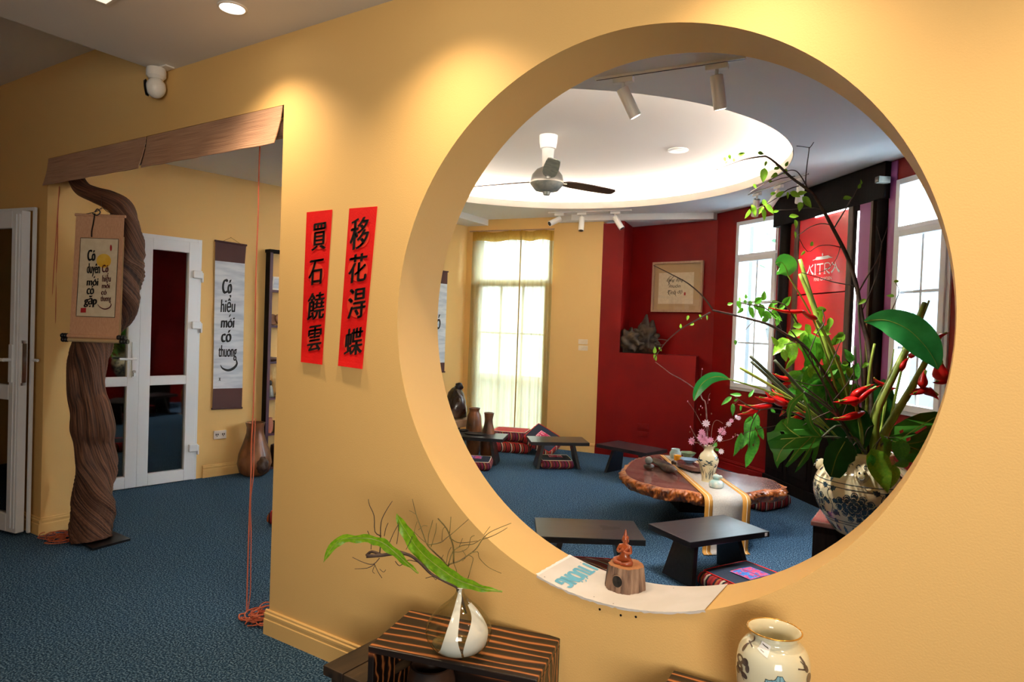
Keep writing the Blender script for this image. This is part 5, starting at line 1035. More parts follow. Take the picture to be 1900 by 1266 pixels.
for k in range(6):
    a0 = math.radians(-10 + 60 * k); cz = u * 62; r = random.Random(k); g = J(a0, 0, 0); mb = MB(); mw = MB()
    for rr, n_, pw in ((25, 11, 9.5), (17, 9, 9), (9.5, 6, 8), (3, 3, 6)):
        for i in range(n_):
            b = 2 * PI * i / n_ + rr; jr = r.uniform(.86, 1.12); c = (u * rr * jr * math.cos(b), cz + u * rr * .88 * jr * math.sin(b)); pr = [(c[0] + u * (pw * (1 + .22 * math.sin(5 * q + i))) * math.cos(q) * .62, c[1] + u * pw * .62 * math.sin(q)) for q in [2 * PI * j / 12 for j in range(12)]]
            mb.poly([pr], g); g2 = lambda p, q, g_=g: g_(p, q)
            mw.ribbon([(c[0] + u * pw * .40 * math.cos(q), c[1] + u * pw * .40 * math.sin(q)) for q in [b - 1.6 + r.uniform(-.3, .3) + .4 * j for j in range(9)]], [u * .2, u * .5, u * .9, u * 1.1, u * 1.2, u * 1.0, u * .8, u * .5, u * .2], lambda p, q: fj(ca_ + a0 + p / RB, q, .0022))
    mb.open = True; pn = mb.build('peony', M['cobalt'], t); mw.open = True; ob = mw.build('petal_lights', M['porc'], pn); ob['kind'] = 'stuff'
    a1 = a0 + math.radians(30); mb = MB(); g = J(a1, 0, 0)
    sp = cat([(0, u * 90), (-u * 4, u * 80), (u * 2, u * 68), (u * 5, u * 58), (0, u * 46), (-u * 6, u * 38), (-u * 2, u * 33)], 5); mb.ribbon(sp, u * 1.2, g)
    for q, an, ln in ((.08, 2.6, 14), (.12, .5, 14), (.3, 3.5, 13), (.33, -.2, 14), (.48, 2.8, 12), (.55, -.9, 15), (.7, 3.8, 14), (.76, .2, 13), (.9, -.7, 12), (.94, 2.7, 12)):
        p = sp[int(q * (len(sp) - 1))]; e = (p[0] + u * 5 * math.cos(an), p[1] + u * 5 * math.sin(an)); mb.ribbon([(p[0], p[1]), e], u * .8, g); mb.poly([leaf2(e[0], e[1], an, u * ln * 1.0, u * 11)], g)
    for q in range(3): c = (u * (-14 + 14 * q), u * (28 - 0)); 
    mb.open = True; ob = mb.build('vine_painting', M['cobalt'], t); ob['kind'] = 'stuff'
mb = MB()
for k in range(26): mb.poly([[(p, q) for p, q in leaf2(0, u * 6, PI / 2, u * 18, u * 10)]], J(2 * PI * k / 26, 0, 0))
for k in range(30):
    g = J(2 * PI * k / 30, 0, 0); mb.ribbon([(u * 4.5 * math.cos(q), u * 131 + u * 2.6 * math.sin(q)) for q in [i * .5 for i in range(10)]], u * 1.3, g)
for k in range(12): mb.poly([leaf2(0, u * (112 + 4 * (k % 2)), .8 + k, u * 12, u * 8)], J(2 * PI * k / 12 + .35, 0, 0))
mb.open = True; ob = mb.build('border_painting', M['cobalt'], t); ob['kind'] = 'stuff'
for k in range(4):                           # moulded lion masks on the shoulder
    a = ca_ + math.radians(-4) + k * PI / 2; p = fj(a, u * 117, .004); dr = V((math.cos(a), math.sin(a), .45)).normalized(); sd = V((-math.sin(a), math.cos(a), 0)); up_ = dr.cross(sd); up_ = up_ if up_.z > 0 else -up_
    mb = MB(); mb.blob(p, (.030, .030, .034), k, .08, 3); mk = mb.build('lion_mask', M['porc'], t, smooth='all')
    for s_ in (-1, 1): mb = MB(); mb.blob(p + dr * .028 + sd * s_ * .012 + up_ * .010, (.0055, .0055, .0055), 0, 0, 2); mb.build('eye', M['cobalt'], mk, smooth='all')
    mb = MB(); mb.tube([p + dr * .03 - up_ * .012 + sd * (.014 * math.cos(q)) + up_ * (.012 * math.sin(q)) for q in [PI + PI * i / 8 for i in range(9)]], .0028, 6); mb.build('ring', M['stone'], mk, smooth='all')

# ---- leaves
def leaf_mesh(name, m, asp=.62, droop=.16, fold=.16, tipw=1.0, n=7):
    mb = MB(); rows = []
    for i in range(n + 1):
        q = i / n; w = asp / 2 * (math.sin(PI * min(1, q ** .72)) ** .9) if 0 < q < 1 else .004; z = -droop * q * q + .02 * math.sin(q * 9)
        rows.append([V((-w, q, z + fold * w)), V((-w * .5, q, z + fold * w * .35)), V((0, q, z)), V((w * .5, q, z + fold * w * .35)), V((w, q, z + fold * w))])
    mb.grid(rows); mb.open = True; o = mb.build(name, m, None, smooth='all'); return o
LM = {}
for k, m_, a_, d_, f_ in (('y', 'leafy', .52, .18, .3), ('g', 'leaf', .60, .2, .28), ('h', 'leaf', .78, .22, .22), ('m', 'leafm', .62, .2, .25), ('d', 'leafd', .72, .16, .2), ('n', 'leafy', .26, .25, .3), ('s', 'leafm', .36, .3, .3)): LM[k] = leaf_mesh('leaf', M[m_], a_, d_, f_)
lr = random.Random(12)
def put_leaf(par, org, px, py, L, an, kind, dep, tilt=.45, name='leaf'):
    a = math.radians(an); d_ = RT * math.cos(a) + UP * math.sin(a) + FW * lr.uniform(-tilt, tilt); c = at(px, py, dep); ln = L * 1.12 * dep / FOC
    nrm = -FW + RT * lr.uniform(-.55, .55) + UP * lr.uniform(-.2, .7); base_ = c - d_.normalized() * ln * .5
    o = LM[kind].copy(); o.name = name; COL.objects.link(o); o.parent = par; o.matrix_basis = frame(base_ - V(org), d_, nrm, ln); return o
def stem_part(par, org, pts, rad, m, name, dep, n=4, seg=7):
    P = pc(pts, dep, n); k = len(P); r2 = [rad[0] + (rad[1] - rad[0]) * i / (k - 1) for i in range(k)] if hasattr(rad, '__len__') else rad
    return MB().tube(P, r2, seg).build(name, M[m], par, org=org, smooth='all')
JT = at(1608, 842, jd)
def branch(lab, main, rad, twigs, leaves, dep, grp=None, m='bark', cat_='branch', name='leafy_branch'):
    t = thing(name, lab, cat_, JT, 0, grp); stem_part(t, JT, main, rad, m, 'stem', dep)
    for tw, r_ in twigs: stem_part(t, JT, tw, r_, m, 'twig', dep, 3, 5)
    for l in leaves:
        px, py, L, an, k = l[:5]; put_leaf(t, JT, px, py, L, an, k, dep + (l[5] if len(l) > 5 else lr.uniform(-.04, .04)))
    return t
def auto(lst, k='y', lo=-150, hi=-30): return [(x, y, L, (a[0] if a else lr.uniform(lo, hi)), k) for x, y, L, *a in lst]
# tall branch that arches over the lit ceiling recess
branch('tall dark budding branch arching up left over the lettered panel, before the round ceiling', [(1612, 850, .0), (1616, 740, .02), (1612, 649, .04), (1600, 595, .05), (1588.6, 528, .06), (1572.8, 478, .06), (1547.5, 427.5, .06), (1525, 386, .06), (1506, 358, .05), (1468.5, 329.5, .02), (1440, 303, 0), (1424, 291.6, -.01), (1414, 290.6, -.02), (1380, 296, -.04), (1351.6, 306, -.05), (1329.5, 315, -.06)], (.0145, .0025),
    [([(1500, 352, .05), (1495, 340, .05), (1497, 310, .06), (1501, 280, .07), (1501, 273, .07)], (.004, .002)), ([(1501, 274, .07), (1488, 272, .07), (1478, 271, .07)], .002), ([(1501, 276, .07), (1506, 270, .08), (1510, 264, .08)], .002),
     ([(1496, 344, .05), (1488, 330, .05), (1478, 318, .04), (1466, 316, .03), (1455, 321, .02)], (.004, .002)), ([(1456, 320, .02), (1436, 330, .0), (1410, 346, -.02), (1392, 357, -.03)], (.003, .002)), ([(1475, 327, .03), (1450, 331, .01), (1428, 339, 0)], (.003, .002)),
     ([(1482, 345, .04), (1462, 352, .03), (1440, 368, .02), (1424, 378, .01), (1404, 388, 0)], (.0035, .002)), ([(1527, 390, .06), (1512, 386, .05), (1494, 386, .04), (1470, 389, .03), (1444, 390, .02)], (.003, .002)), ([(1547, 424, .06), (1566, 393, .07), (1584, 364, .08), (1593, 346, .09), (1596, 338, .09)], (.004, .002)),
     ([(1540, 417, .06), (1524, 415, .06), (1504, 421, .05), (1488, 432, .05), (1481, 437, .05)], (.003, .002)), ([(1564, 460, .06), (1540, 455, .05), (1518, 457, .04), (1498, 467, .03), (1480, 437, .0)], (.0025, .0015)), ([(1585, 530, .06), (1564, 527, .05), (1541, 522, .04), (1512, 513, .03), (1487, 506, .02)], (.003, .002)),
     ([(1560, 455, .06), (1552, 480, .05), (1534, 500, .04), (1515, 506, .03)], (.002, .0015)), ([(1594, 540, .06), (1610, 512, .07), (1626, 487, .08), (1634, 465, .08), (1636, 450, .09)], (.0045, .003)), ([(1636, 452, .09), (1631, 436, .09), (1627, 420, .1)], (.0025, .0015)), ([(1636, 452, .09), (1642, 436, .1), (1647, 420, .1)], (.0025, .0015)), ([(1596, 585, .06), (1616, 540, .07), (1629, 505, .08), (1634, 470, .08)], (.003, .002)),
     ([(1424, 292, -.01), (1418, 287, -.01), (1410, 284, -.01)], .0015), ([(1378, 296, -.04), (1374, 290, -.04), (1371, 287, -.04)], .0015), ([(1450, 312, .0), (1438, 306, 0), (1427, 301, 0)], .002), ([(1655, 575, .1), (1664, 555, .12), (1668, 538, .12), (1661, 524, .12)], (.003, .002))],
    auto([(1412, 284.5, 12, -10), (1376, 286, 12, 12), (1362, 298, 9), (1354, 291.6, 9), (1345, 296, 8), (1348, 302, 7), (1417, 325, 24, -95), (1437, 325.5, 14), (1420.6, 304, 10), (1442, 312, 13, 25), (1460, 304, 10, 65), (1457, 318, 11), (1430, 336.6, 9, 10), (1401, 346, 10), (1435, 359, 10, 10), (1447.5, 360, 16, 30), (1476, 361, 19, -25), (1488.6, 358, 16, 15), (1461.7, 362.7, 12, -80), (1498, 375, 24, -50), (1484.6, 383, 18, -110), (1419, 377, 14), (1387.5, 397.5, 18, -105), (1399, 391, 22, -70), (1412, 389.6, 16, -120), (1417.5, 398, 21, -80), (1428.5, 388, 21, -45), (1440.4, 392, 11, 20), (1473.5, 401, 16, 5), (1476.7, 415.7, 16, -85), (1476, 436, 12, -75), (1506.7, 452, 12, 50), (1573, 367, 17, 15), (1595, 345, 10, 70), (1598, 338, 9, 100), (1490, 470, 10, 240), (1664, 522, 10, 10), (1652, 549, 12, 170)], 'y'), jd, None)
LM_keep = None
# low branch reaching left to the picture
branch('long low branch reaching left from the jar towards the framed calligraphy', [(1600, 850, 0), (1560, 745, -.05), (1500, 650, -.1), (1460, 622, -.14), (1427, 603, -.18), (1390, 592, -.22), (1353, 583, -.26), (1322, 576, -.3)], (.0085, .0045),
    [([(1322, 574, -.3), (1303, 549, -.32), (1278, 527, -.34), (1252.6, 512.6, -.36), (1212.6, 492.6, -.38)], (.0042, .002)), ([(1318, 580, -.3), (1289, 596, -.31), (1263.5, 610.7, -.32), (1238, 632.5, -.33), (1220, 656, -.34), (1213, 668, -.34)], (.004, .002)), ([(1400, 594, -.2), (1385, 610, -.2), (1374, 625, -.2), (1365, 637, -.2)], .002), ([(1251, 512, -.36), (1244, 520, -.36), (1240, 530, -.36)], .0012), ([(1240, 632, -.33), (1226, 630, -.33), (1216, 631, -.33)], .0018), ([(1230, 640, -.33), (1222, 640, -.33), (1214, 637, -.33)], .0016),
     ([(1440, 590, -.16), (1420, 572, -.18), (1395, 566, -.2), (1376, 563, -.22)], .003), ([(1480, 600, -.12), (1455, 565, -.14), (1425, 562, -.16), (1400, 566, -.18)], (.004, .002)), ([(1450, 612, -.14), (1446, 600, -.14), (1443, 590, -.14)], .002)],
    auto([(1355, 564, 10, 20), (1371.6, 566, 16), (1374, 576.7, 14), (1382.7, 561, 9), (1373, 555, 9, 80), (1384, 550, 9, 85), (1395, 580.6, 22, -60), (1412.7, 577.4, 25, -75), (1408, 557, 19, 30), (1417.4, 549, 17, 75), (1403, 569.5, 12), (1423.7, 585, 20, -40), (1441, 587, 24, -30), (1436, 578, 18), (1419, 594, 17), (1460, 559, 22, 45), (1392, 564, 11), (1438, 561.6, 13, 10), (1442.7, 598, 14), (1365, 636, 10), (1430, 570, 15), (1450, 570, 14)], 'g') + auto([(1276, 590, 9), (1284, 602, 8, 200), (1263, 605, 8, 90), (1215, 650, 12, 85), (1216, 664, 12), (1225, 648, 8), (1300, 588, 9, -60), (1312, 590, 9)], 'y'), jd, None)
# leafy sprays of large soft leaves in the middle
branch('leafy green spray with large soft leaves in front of the lettered panel', [(1590, 850, -.02), (1570, 800, -.08), (1540, 735, -.12), (1510, 680, -.15), (1480, 630, -.17), (1466, 612, -.18)], (.006, .003),
    [([(1510, 680, -.15), (1500, 650, -.16), (1480, 636, -.17), (1455, 640, -.18)], (.003, .002)), ([(1525, 705, -.13), (1540, 680, -.12), (1553, 650, -.1), (1560, 632, -.1)], (.003, .002)), ([(1545, 745, -.12), (1570, 715, -.1), (1585, 690, -.08)], (.003, .002)), ([(1500, 660, -.15), (1515, 620, -.14), (1530, 598, -.13), (1526, 575, -.12)], (.003, .002)), ([(1530, 715, -.13), (1505, 715, -.15), (1475, 705, -.17)], (.003, .002))],
    auto([(1477, 618, 28, 20), (1481, 604, 24, 10), (1449.5, 642, 42, 215), (1438, 634, 20, 120), (1469.7, 653.5, 38, -85), (1466, 674, 30, -100), (1491, 626, 24), (1525, 575, 22, 5), (1523, 589, 26, -70), (1526.6, 617, 30, 0), (1534, 610, 22, 60), (1540, 600, 20), (1531.7, 685, 32, 35), (1512.7, 696.5, 40, -60), (1494, 698, 36, -110), (1481, 705, 34, -130), (1535, 674, 26, -60), (1456, 660, 22), (1484, 640, 26, -60), (1500, 612, 22)], 'y')
    + auto([(1506, 652, 66, -92), (1519, 660, 48, -70), (1541, 688, 32, 30), (1504, 700, 46, -130), (1532.6, 728, 40, -80), (1544, 752, 38, -70), (1495.6, 752, 44, -95), (1505.6, 782, 50, -70), (1576.7, 722, 28, 25), (1554, 705, 30, -50), (1524, 745, 38, -100), (1516, 712, 36, 200), (1490, 730, 44, 240), (1478, 752, 46, 245), (1550, 668, 28), (1530, 760, 40, -110), (1512, 735, 40, 215), (1560, 740, 34, -60)], 'g') + auto([(1553, 632, 24), (1560, 622, 22, 30), (1579.5, 694, 26, -50), (1569.6, 674.7, 18, 10), (1554, 630, 28), (1584, 682.5, 18), (1605, 678, 14), (1475, 590, 14, 90), (1600, 560, 14)], 'y'), jd, None)
branch('dense mid green leafy spray filling the heart of the arrangement above the jar', [(1600, 848, -.04), (1575, 800, -.12), (1545, 760, -.18), (1515, 735, -.22), (1488, 715, -.24)], (.006, .003),
    [([(1560, 780, -.15), (1575, 740, -.18), (1585, 700, -.2), (1580, 670, -.2)], (.003, .002)), ([(1535, 750, -.2), (1530, 715, -.22), (1520, 680, -.22)], (.003, .002)), ([(1545, 762, -.18), (1515, 775, -.24), (1490, 790, -.26)], (.003, .002))],
    auto([(1498, 700, 46, 160), (1512, 726, 58, -150), (1522, 690, 46, 120), (1536, 716, 54, -60), (1552, 726, 44, -30), (1540, 778, 46, -120), (1515, 768, 54, -130), (1568, 762, 44, -20), (1586, 690, 34, 60), (1575, 660, 26, 110), (1496, 742, 40, 190), (1478, 725, 34, 170), (1560, 700, 34, 70)], 'm') + auto([(1506, 672, 40, 100), (1530, 650, 34, 60), (1470, 700, 36, 200), (1486, 768, 36, -120), (1556, 688, 40, 20), (1590, 720, 26, 10), (1545, 735, 40, -75), (1524, 798, 36, -100), (1500, 800, 34, -140)], 'g'), jd, None)
# drooping spray at the left
branch('drooping spray of narrow green leaves hanging at the left side of the arrangement', [(1570, 845, -.05), (1530, 800, -.15), (1480, 770, -.22), (1440, 758, -.26), (1405, 760, -.28), (1380, 748, -.3), (1362, 735, -.3)], (.005, .002),
    [([(1410, 760, -.28), (1398, 780, -.28), (1392, 800, -.28), (1390, 830, -.28)], (.003, .002)), ([(1440, 790, -.24), (1400, 798, -.26), (1378, 805, -.28)], (.002, .0015)), ([(1372, 742, -.3), (1360, 752, -.3)], .0015)],
    auto([(1348, 743.5, 21, 215), (1365, 732, 19, 170), (1394, 730, 16, 60), (1366, 742.6, 10, 20), (1360, 760, 20, -95), (1371.7, 825, 40, -105), (1390, 800, 50, -100), (1391.7, 849, 46, -92), (1405, 827, 36, -80), (1412.6, 803.5, 30, -60), (1404, 783, 30, -90), (1375, 758, 14, -70), (1435, 763.5, 15, -40), (1388, 780, 18, 230), (1398, 815, 34, -110), (1384, 815, 34, -120)], 's'), jd, None)
# vines over the jar mouth
branch('bright vine with heart shaped leaves trailing over the left of the jar mouth', [(1600, 848, -.06), (1590, 822, -.14), (1580, 832, -.2), (1568, 845, -.24), (1555, 842, -.27)], (.0035, .002), [([(1590, 822, -.14), (1575, 812, -.18), (1565, 815, -.2)], .0018), ([(1600, 840, -.1), (1608, 800, -.12), (1620, 790, -.1)], .002)],
    auto([(1559.5, 811, 24, 190), (1576.6, 808, 36, 85), (1578, 825, 32, 15), (1545, 847, 36, 220), (1574, 866.5, 56, -55), (1609, 793, 26, 30), (1596, 814, 20, 100), (1600, 802, 18), (1585, 838, 24, 200)], 'y'), jd, None)
branch('green vine with broad hanging leaves over the right of the jar mouth', [(1622, 848, -.06), (1632, 815, -.14), (1646, 812, -.22), (1640, 830, -.28)], (.0035, .002), [([(1640, 812, -.2), (1668, 815, -.2), (1676, 840, -.2), (1678, 862, -.2)], .0018), ([(1628, 820, -.14), (1618, 835, -.24), (1616, 846, -.26)], .0016)],
    [(1634, 872, 74, -78, 'y', -.30), (1646, 840, 52, -70, 'g', -.27), (1616, 858, 26, -95, 'm', -.29), (1672, 838, 44, -85, 'g', -.24), (1657, 884, 40, -105, 'y', -.30), (1673, 861, 24, 200, 'g', -.26), (1640, 815, 18, 120, 'y', -.2)], jd, None)

# ---- cut stalks, one thing each
def stalk(lab, pts, rad, m='stem'): t = thing('cut_stalk', lab, 'stalk', JT, 0, 'thick cut stalks in the jar'); stem_part(t, JT, pts, rad, m, 'stalk', jd, 4, 10); return t
for lab, pts, rad, m in [('longer of two green cut stalks standing before the red lettered panel', [(1600, 850, 0), (1575, 725, .03), (1540, 640, .05), (1513, 573, .06), (1484, 481, .07)], (.016, .010), 'stem'), ('shorter of two green cut stalks standing before the red lettered panel', [(1597, 850, .02), (1570, 735, .0), (1532, 640, .02), (1509, 569.6, .03), (1484, 508, .04)], (.015, .010), 'stem'),
    ('upper grey green cut stalk slanting left before the first window', [(1590, 848, 0), (1530, 790, -.05), (1463, 727, -.08), (1392, 661, -.1)], (.010, .008), 'stemd'), ('grey green cut stalk lying just under the upper slanting one', [(1585, 852, -.02), (1525, 795, -.07), (1461, 733, -.1), (1394, 671, -.12)], (.009, .007), 'stemd'),
    ('lowest green cut stalk slanting left before the first window', [(1588, 856, -.03), (1525, 785, -.09), (1459, 734, -.12), (1373, 682.6, -.14)], (.009, .007), 'stem'), ('short grey cut stalk between the red bracts at the left', [(1570, 840, 0), (1520, 760, -.03), (1477, 713, -.04), (1437, 669, -.05)], (.010, .008), 'stemd'),
    ('slim yellow green cut stalk upright before the violet panel', [(1605, 850, -.03), (1606, 786, -.03), (1613, 694, -.02), (1623, 638, -.01)], (.0095, .007), 'stem'), ('brownish cut stalk before the violet panel, shorter', [(1592, 850, 0), (1592, 760, .0), (1589, 700, .01), (1586, 642, .01)], (.008, .006), 'stemd'), ('thin dark stalk upright beside the violet panel', [(1600, 850, .02), (1600, 720, .03), (1596, 640, .04), (1592, 560, .05)], (.006, .004), 'stemd'),
    ('thin green stalk upright before the edge of the right window', [(1630, 850, .05), (1640, 760, .08), (1650, 700, .1), (1659, 648, .1)], (.006, .003), 'stem'), ('long dark leaf stalk slanting into the jar from the left', [(1560, 812, -.08), (1525, 775, -.1), (1490, 745, -.12)], (.009, .006), 'stemd')]: stalk(lab, pts, rad, m)

# ---- heliconia flowers with scarlet bracts
def heliconia(lab, stem, rad, bracts):
    t = thing('heliconia_flower', lab, 'flower', JT, 0, 'scarlet heliconia flowers'); stem_part(t, JT, stem, rad, 'stem', 'stem', jd, 4, 9)
    for (bx, by, bd), (tx, ty, td), w in bracts:
        a, b = at(bx, by, jd + bd), at(tx, ty, jd + td); sg = (b - a).cross(FW).normalized() * (a - b).length * .06; P = [a.lerp(b, i / 10) + sg * math.sin(PI * i / 10) for i in range(11)]; w_ = w * 1.3 * jd / FOC
        MB().tube(P, [w_ * q for q in (.55, .8, 1, .98, .86, .72, .58, .44, .30, .17, .05)], 10, True, lambda q, g: 1 + .12 * math.cos(2 * g), .6).build('bract', M['helico'], t, org=JT, smooth='all')
        q = MB(); q.tube([p + (UP * .6 - FW * .8) * w_ * .35 for p in P[1:9]], [w_ * .16] * 8, 5); q.build('bract_edge', M['stem'], t, org=JT)
heliconia('long single red spear flower before the left of the lettered panel', [(1596, 845, 0), (1570, 720, -.04), (1540, 640, -.06), (1516, 595, -.08)], (.010, .007), [((1514, 592, -.08), (1483, 573, -.1), 7), ((1490, 578, -.1), (1423, 569.5, -.14), 6)])
heliconia('cluster of red pointed bracts at the left, under the slanting stalks', [(1580, 845, -.02), (1520, 790, -.12), (1470, 752, -.2)], (.010, .007), [((1458, 750, -.22), (1419, 727, -.24), 11), ((1430, 752, -.24), (1369, 751, -.28), 7), ((1410, 757, -.24), (1368, 769, -.28), 6), ((1462, 744, -.2), (1446, 773, -.22), 8), ((1440, 742, -.22), (1400, 736, -.26), 8), ((1455, 742, -.2), (1432, 722, -.18), 9)])
heliconia('small red bracts tucked behind the leaves left of the jar', [(1575, 845, 0), (1530, 790, -.05), (1495, 768, -.08)], (.008, .006), [((1496, 768, -.08), (1466, 764, -.1), 8), ((1490, 772, -.08), (1458, 776, -.1), 6)])
heliconia('small dark red bracts by the black post at the left', [(1560, 835, .05), (1500, 750, .02), (1461, 705, 0)], (.007, .005), [((1464, 704, 0), (1432, 692, -.02), 6), ((1466, 710, 0), (1440, 712, -.02), 5)])
heliconia('bright red four pointed flower right in the middle above the jar', [(1600, 848, -.06), (1598, 800, -.14), (1588, 752, -.2)], (.010, .008), [((1587, 748, -.2), (1635, 715, -.24), 10), ((1580, 736, -.2), (1623, 713, -.22), 8), ((1590, 738, -.2), (1546, 746, -.26), 9), ((1600, 765, -.18), (1531, 778, -.26), 8), ((1588, 752, -.2), (1582, 726, -.2), 10)])
heliconia('small red bract before the violet panel behind the green stalk', [(1625, 845, .1), (1640, 770, .12), (1648, 720, .14)], (.007, .005), [((1645, 718, .14), (1615, 697, .12), 7), ((1648, 722, .14), (1664, 722, .14), 5)])
heliconia('thick stemmed red flower before the right window, left of two', [(1624, 845, -.02), (1624, 772, -.02), (1656, 700, .0), (1683, 643, .02), (1715.5, 562, .04)], (.028, .013), [((1671, 688, .0), (1690, 660, .0), 8), ((1688, 664, .0), (1704, 650, .0), 6)])
heliconia('thick stemmed red flower before the right window with large drooping bracts, right of two', [(1630, 848, .0), (1640, 806, .0), (1690, 722, .02), (1718, 670, .04), (1745, 622, .06)], (.026, .012), [((1712, 718, .0), (1717, 684, -.02), 13), ((1714, 722, .0), (1742, 742, -.02), 12), ((1712, 722, .0), (1688, 733, -.02), 8), ((1750, 706, .0), (1744, 664, -.02), 13), ((1752, 706, .0), (1730, 710, -.02), 8), ((1731, 633, .04), (1762, 617, .02), 7)])
stalk('thin pale tip stalk beside the thick stalk before the right window', [(1640, 840, .04), (1672, 690, .05), (1700, 620, .06), (1724, 558, .06)], (.008, .005), 'stem')

# ---- big leaves
def big_leaf(name, lab, spine, hw, m, dep, stem=None, fold=.25, tilt=0.0, rip=0.0, cat_='leaf', org=None, stem_r=(.006, .004)):
    o = org if org is not None else JT; t = thing(name, lab, cat_, o); P = pc(spine, dep, 4); k = len(P); rows = []; H = [q.x for q in cat([(h, 0) for h in hw], 4)] if len(hw) == len(spine) else None
    for i in range(k):
        tg = (P[min(i + 1, k - 1)] - P[max(i - 1, 0)]).normalized(); sd = tg.cross(FW + UP * tilt).normalized(); w = max(H[i], .15) * dep / FOC; nm = sd.cross(tg).normalized(); row = []
        for j in range(-4, 5): q = j / 4; row.append(P[i] + sd * w * q + nm * (fold * w * abs(q) ** 1.3) * (1 if nm.dot(FW) < 0 else -1) + nm * rip * math.sin(i * 1.3 + abs(j)) * abs(q))
        rows.append(row)
    mb = MB(); mb.grid(rows); mb.open = True; mb.build('blade', M[m], t, org=o, smooth='all')
    mb = MB(); mb.tube([p - FW * .003 for p in P], [max(.0012, .0032 * (1 - i / k)) for i in range(k)], 5); mb.build('midrib', M['stem'], t, org=o)
    if stem: stem_part(t, o, stem, stem_r, 'stem', 'stalk', dep, 4, 7)
    return t
big_leaf('canna_leaf', 'large glossy green leaf arching right across the right window', [(1601, 598, .05), (1622, 594, .0), (1650, 596, -.05), (1685, 612, -.1), (1715, 641, -.14), (1733, 668, -.16), (1740, 686, -.17)], (1, 13, 23, 29, 27, 15, 1), 'canna', jd, [(1618, 845, .02), (1616, 750, .04), (1608, 650, .06), (1601, 598, .05)], .2, .3)
big_leaf('strap_leaf', 'slender green leaf arching down at the far left above the blossom branch', [(1353, 704, -.3), (1335, 699, -.32), (1316, 702, -.33), (1300, 715, -.34), (1291, 732, -.34), (1288, 744, -.34)], (1, 7, 10, 10, 6, 1), 'canna', jd, [(1570, 830, -.1), (1500, 760, -.18), (1427, 727, -.24), (1353, 704, -.3)], .3, .2)
big_leaf('canna_leaf', 'upright broad green leaf before the black post and lettered panel', [(1462, 512, -.08), (1460, 503, -.08), (1456, 494, -.09), (1449, 487, -.1), (1439, 489, -.1)], (3, 18, 21, 16, 2), 'leafm', jd, [(1570, 790, -.05), (1530, 650, -.06), (1500, 575, -.07), (1462, 511, -.08)], .15, .1)
def flat_leaf(name, lab, outline, m, dep, ribs, holes=(), curl=.0, stem=None, cx=None):
    t = thing(name, lab, 'leaf', JT); xs = [p[0] for p in outline]; mx = sum(xs) / len(xs); my = sum(p[1] for p in outline) / len(outline)
    dz = lambda x, y: dep + curl * (((x - mx) / 60) ** 2 + ((y - my) / 60) ** 2) 
    mb = MB(); mb.prism([outline] + [list(h) for h in holes], lambda x, y: at(x, y, dz(x, y)), lambda x, y: at(x, y, dz(x, y) + .003)); mb.build('blade', M[m], t, org=JT, smooth=40)
    for rb in ribs: mb = MB(); mb.ribbon([tuple(p) for p in cat(rb, 4)], 1.6, lambda x, y: at(x, y, dz(x, y) - .004)); mb.open = True; mb.build('rib', M['stem'], t, org=JT)
    if stem: stem_part(t, JT, stem, (.006, .005), 'stemd', 'stalk', jd, 4, 7)
    return t
q6 = lambda L: [(1240 + x / 5.275, 720 + y / 5.275) for x, y in L]
flat_leaf('monstera_leaf', 'large split monstera leaf hanging left of the jar over the black panels', q6([(1110, 310), (1060, 360), (1035, 415), (1000, 432), (965, 438), (970, 520), (995, 595), (1024, 640), (1032, 690), (1045, 740), (1068, 790), (1092, 740), (1150, 695), (1215, 610), (1232, 600), (1228, 625), (1190, 690), (1142, 768), (1165, 778), (1250, 705), (1340, 610), (1348, 620), (1330, 655), (1272, 750), (1238, 830), (1290, 790), (1372, 700), (1418, 590), (1420, 620), (1402, 680), (1420, 750), (1462, 640), (1484, 540), (1510, 480), (1470, 390), (1370, 335), (1260, 302), (1180, 290)]), 'leafm', jd - .30, [q6([(1510, 478), (1380, 478), (1250, 490), (1100, 500)]), q6([(1400, 480), (1300, 580), (1180, 720)]), q6([(1440, 490), (1370, 620), (1270, 770)]), q6([(1300, 485), (1200, 420), (1120, 340)]), q6([(1250, 490), (1120, 590), (1060, 720)])], [q6([(1090, 425), (1130, 425), (1140, 450), (1105, 455)])], .05, [(1600, 845, -.05), (1565, 815, -.18), (1527, 811, -.30)])
q7 = lambda L: [(1460 + x / 7.033, 740 + y / 7.033) for x, y in L]
q8 = lambda L: [(1600 + x / 3.722, 560 + y / 3.722) for x, y in L]
flat_leaf('monstera_leaf', 'dark monstera leaf with holes at the right, before the sill of the right window', q8([(190, 1000), (185, 930), (215, 860), (300, 810), (400, 770), (500, 758), (570, 770), (600, 850), (560, 960), (480, 1060), (380, 1110), (300, 1110), (230, 1070)]), 'leafm', jd - .06, [q8([(200, 960), (300, 990), (400, 1030)]), q8([(240, 970), (350, 890), (500, 800)]), q8([(300, 985), (430, 960), (560, 900)])], [q8([(255, 895), (280, 880), (285, 900), (262, 912)]), q8([(300, 945), (335, 930), (332, 955), (308, 968)]), q8([(360, 905), (440, 855), (445, 872), (375, 915)]), q8([(308, 1025), (330, 1022), (330, 1048), (310, 1050)])], .05, [(1622, 846, 0), (1636, 825, -.03), (1656, 818, -.05)])
flat_leaf('broad_leaf', 'dark round leaf behind the thick stalks right of the middle', [(1622, 712), (1640, 703), (1655, 715), (1660, 735), (1654, 765), (1640, 792), (1624, 808), (1612, 795), (1608, 760), (1612, 730)], 'leafd', jd + .12, [[(1624, 800), (1634, 750), (1642, 710)]], (), .02, [(1618, 846, .03), (1620, 825, .08), (1624, 805, .12)])
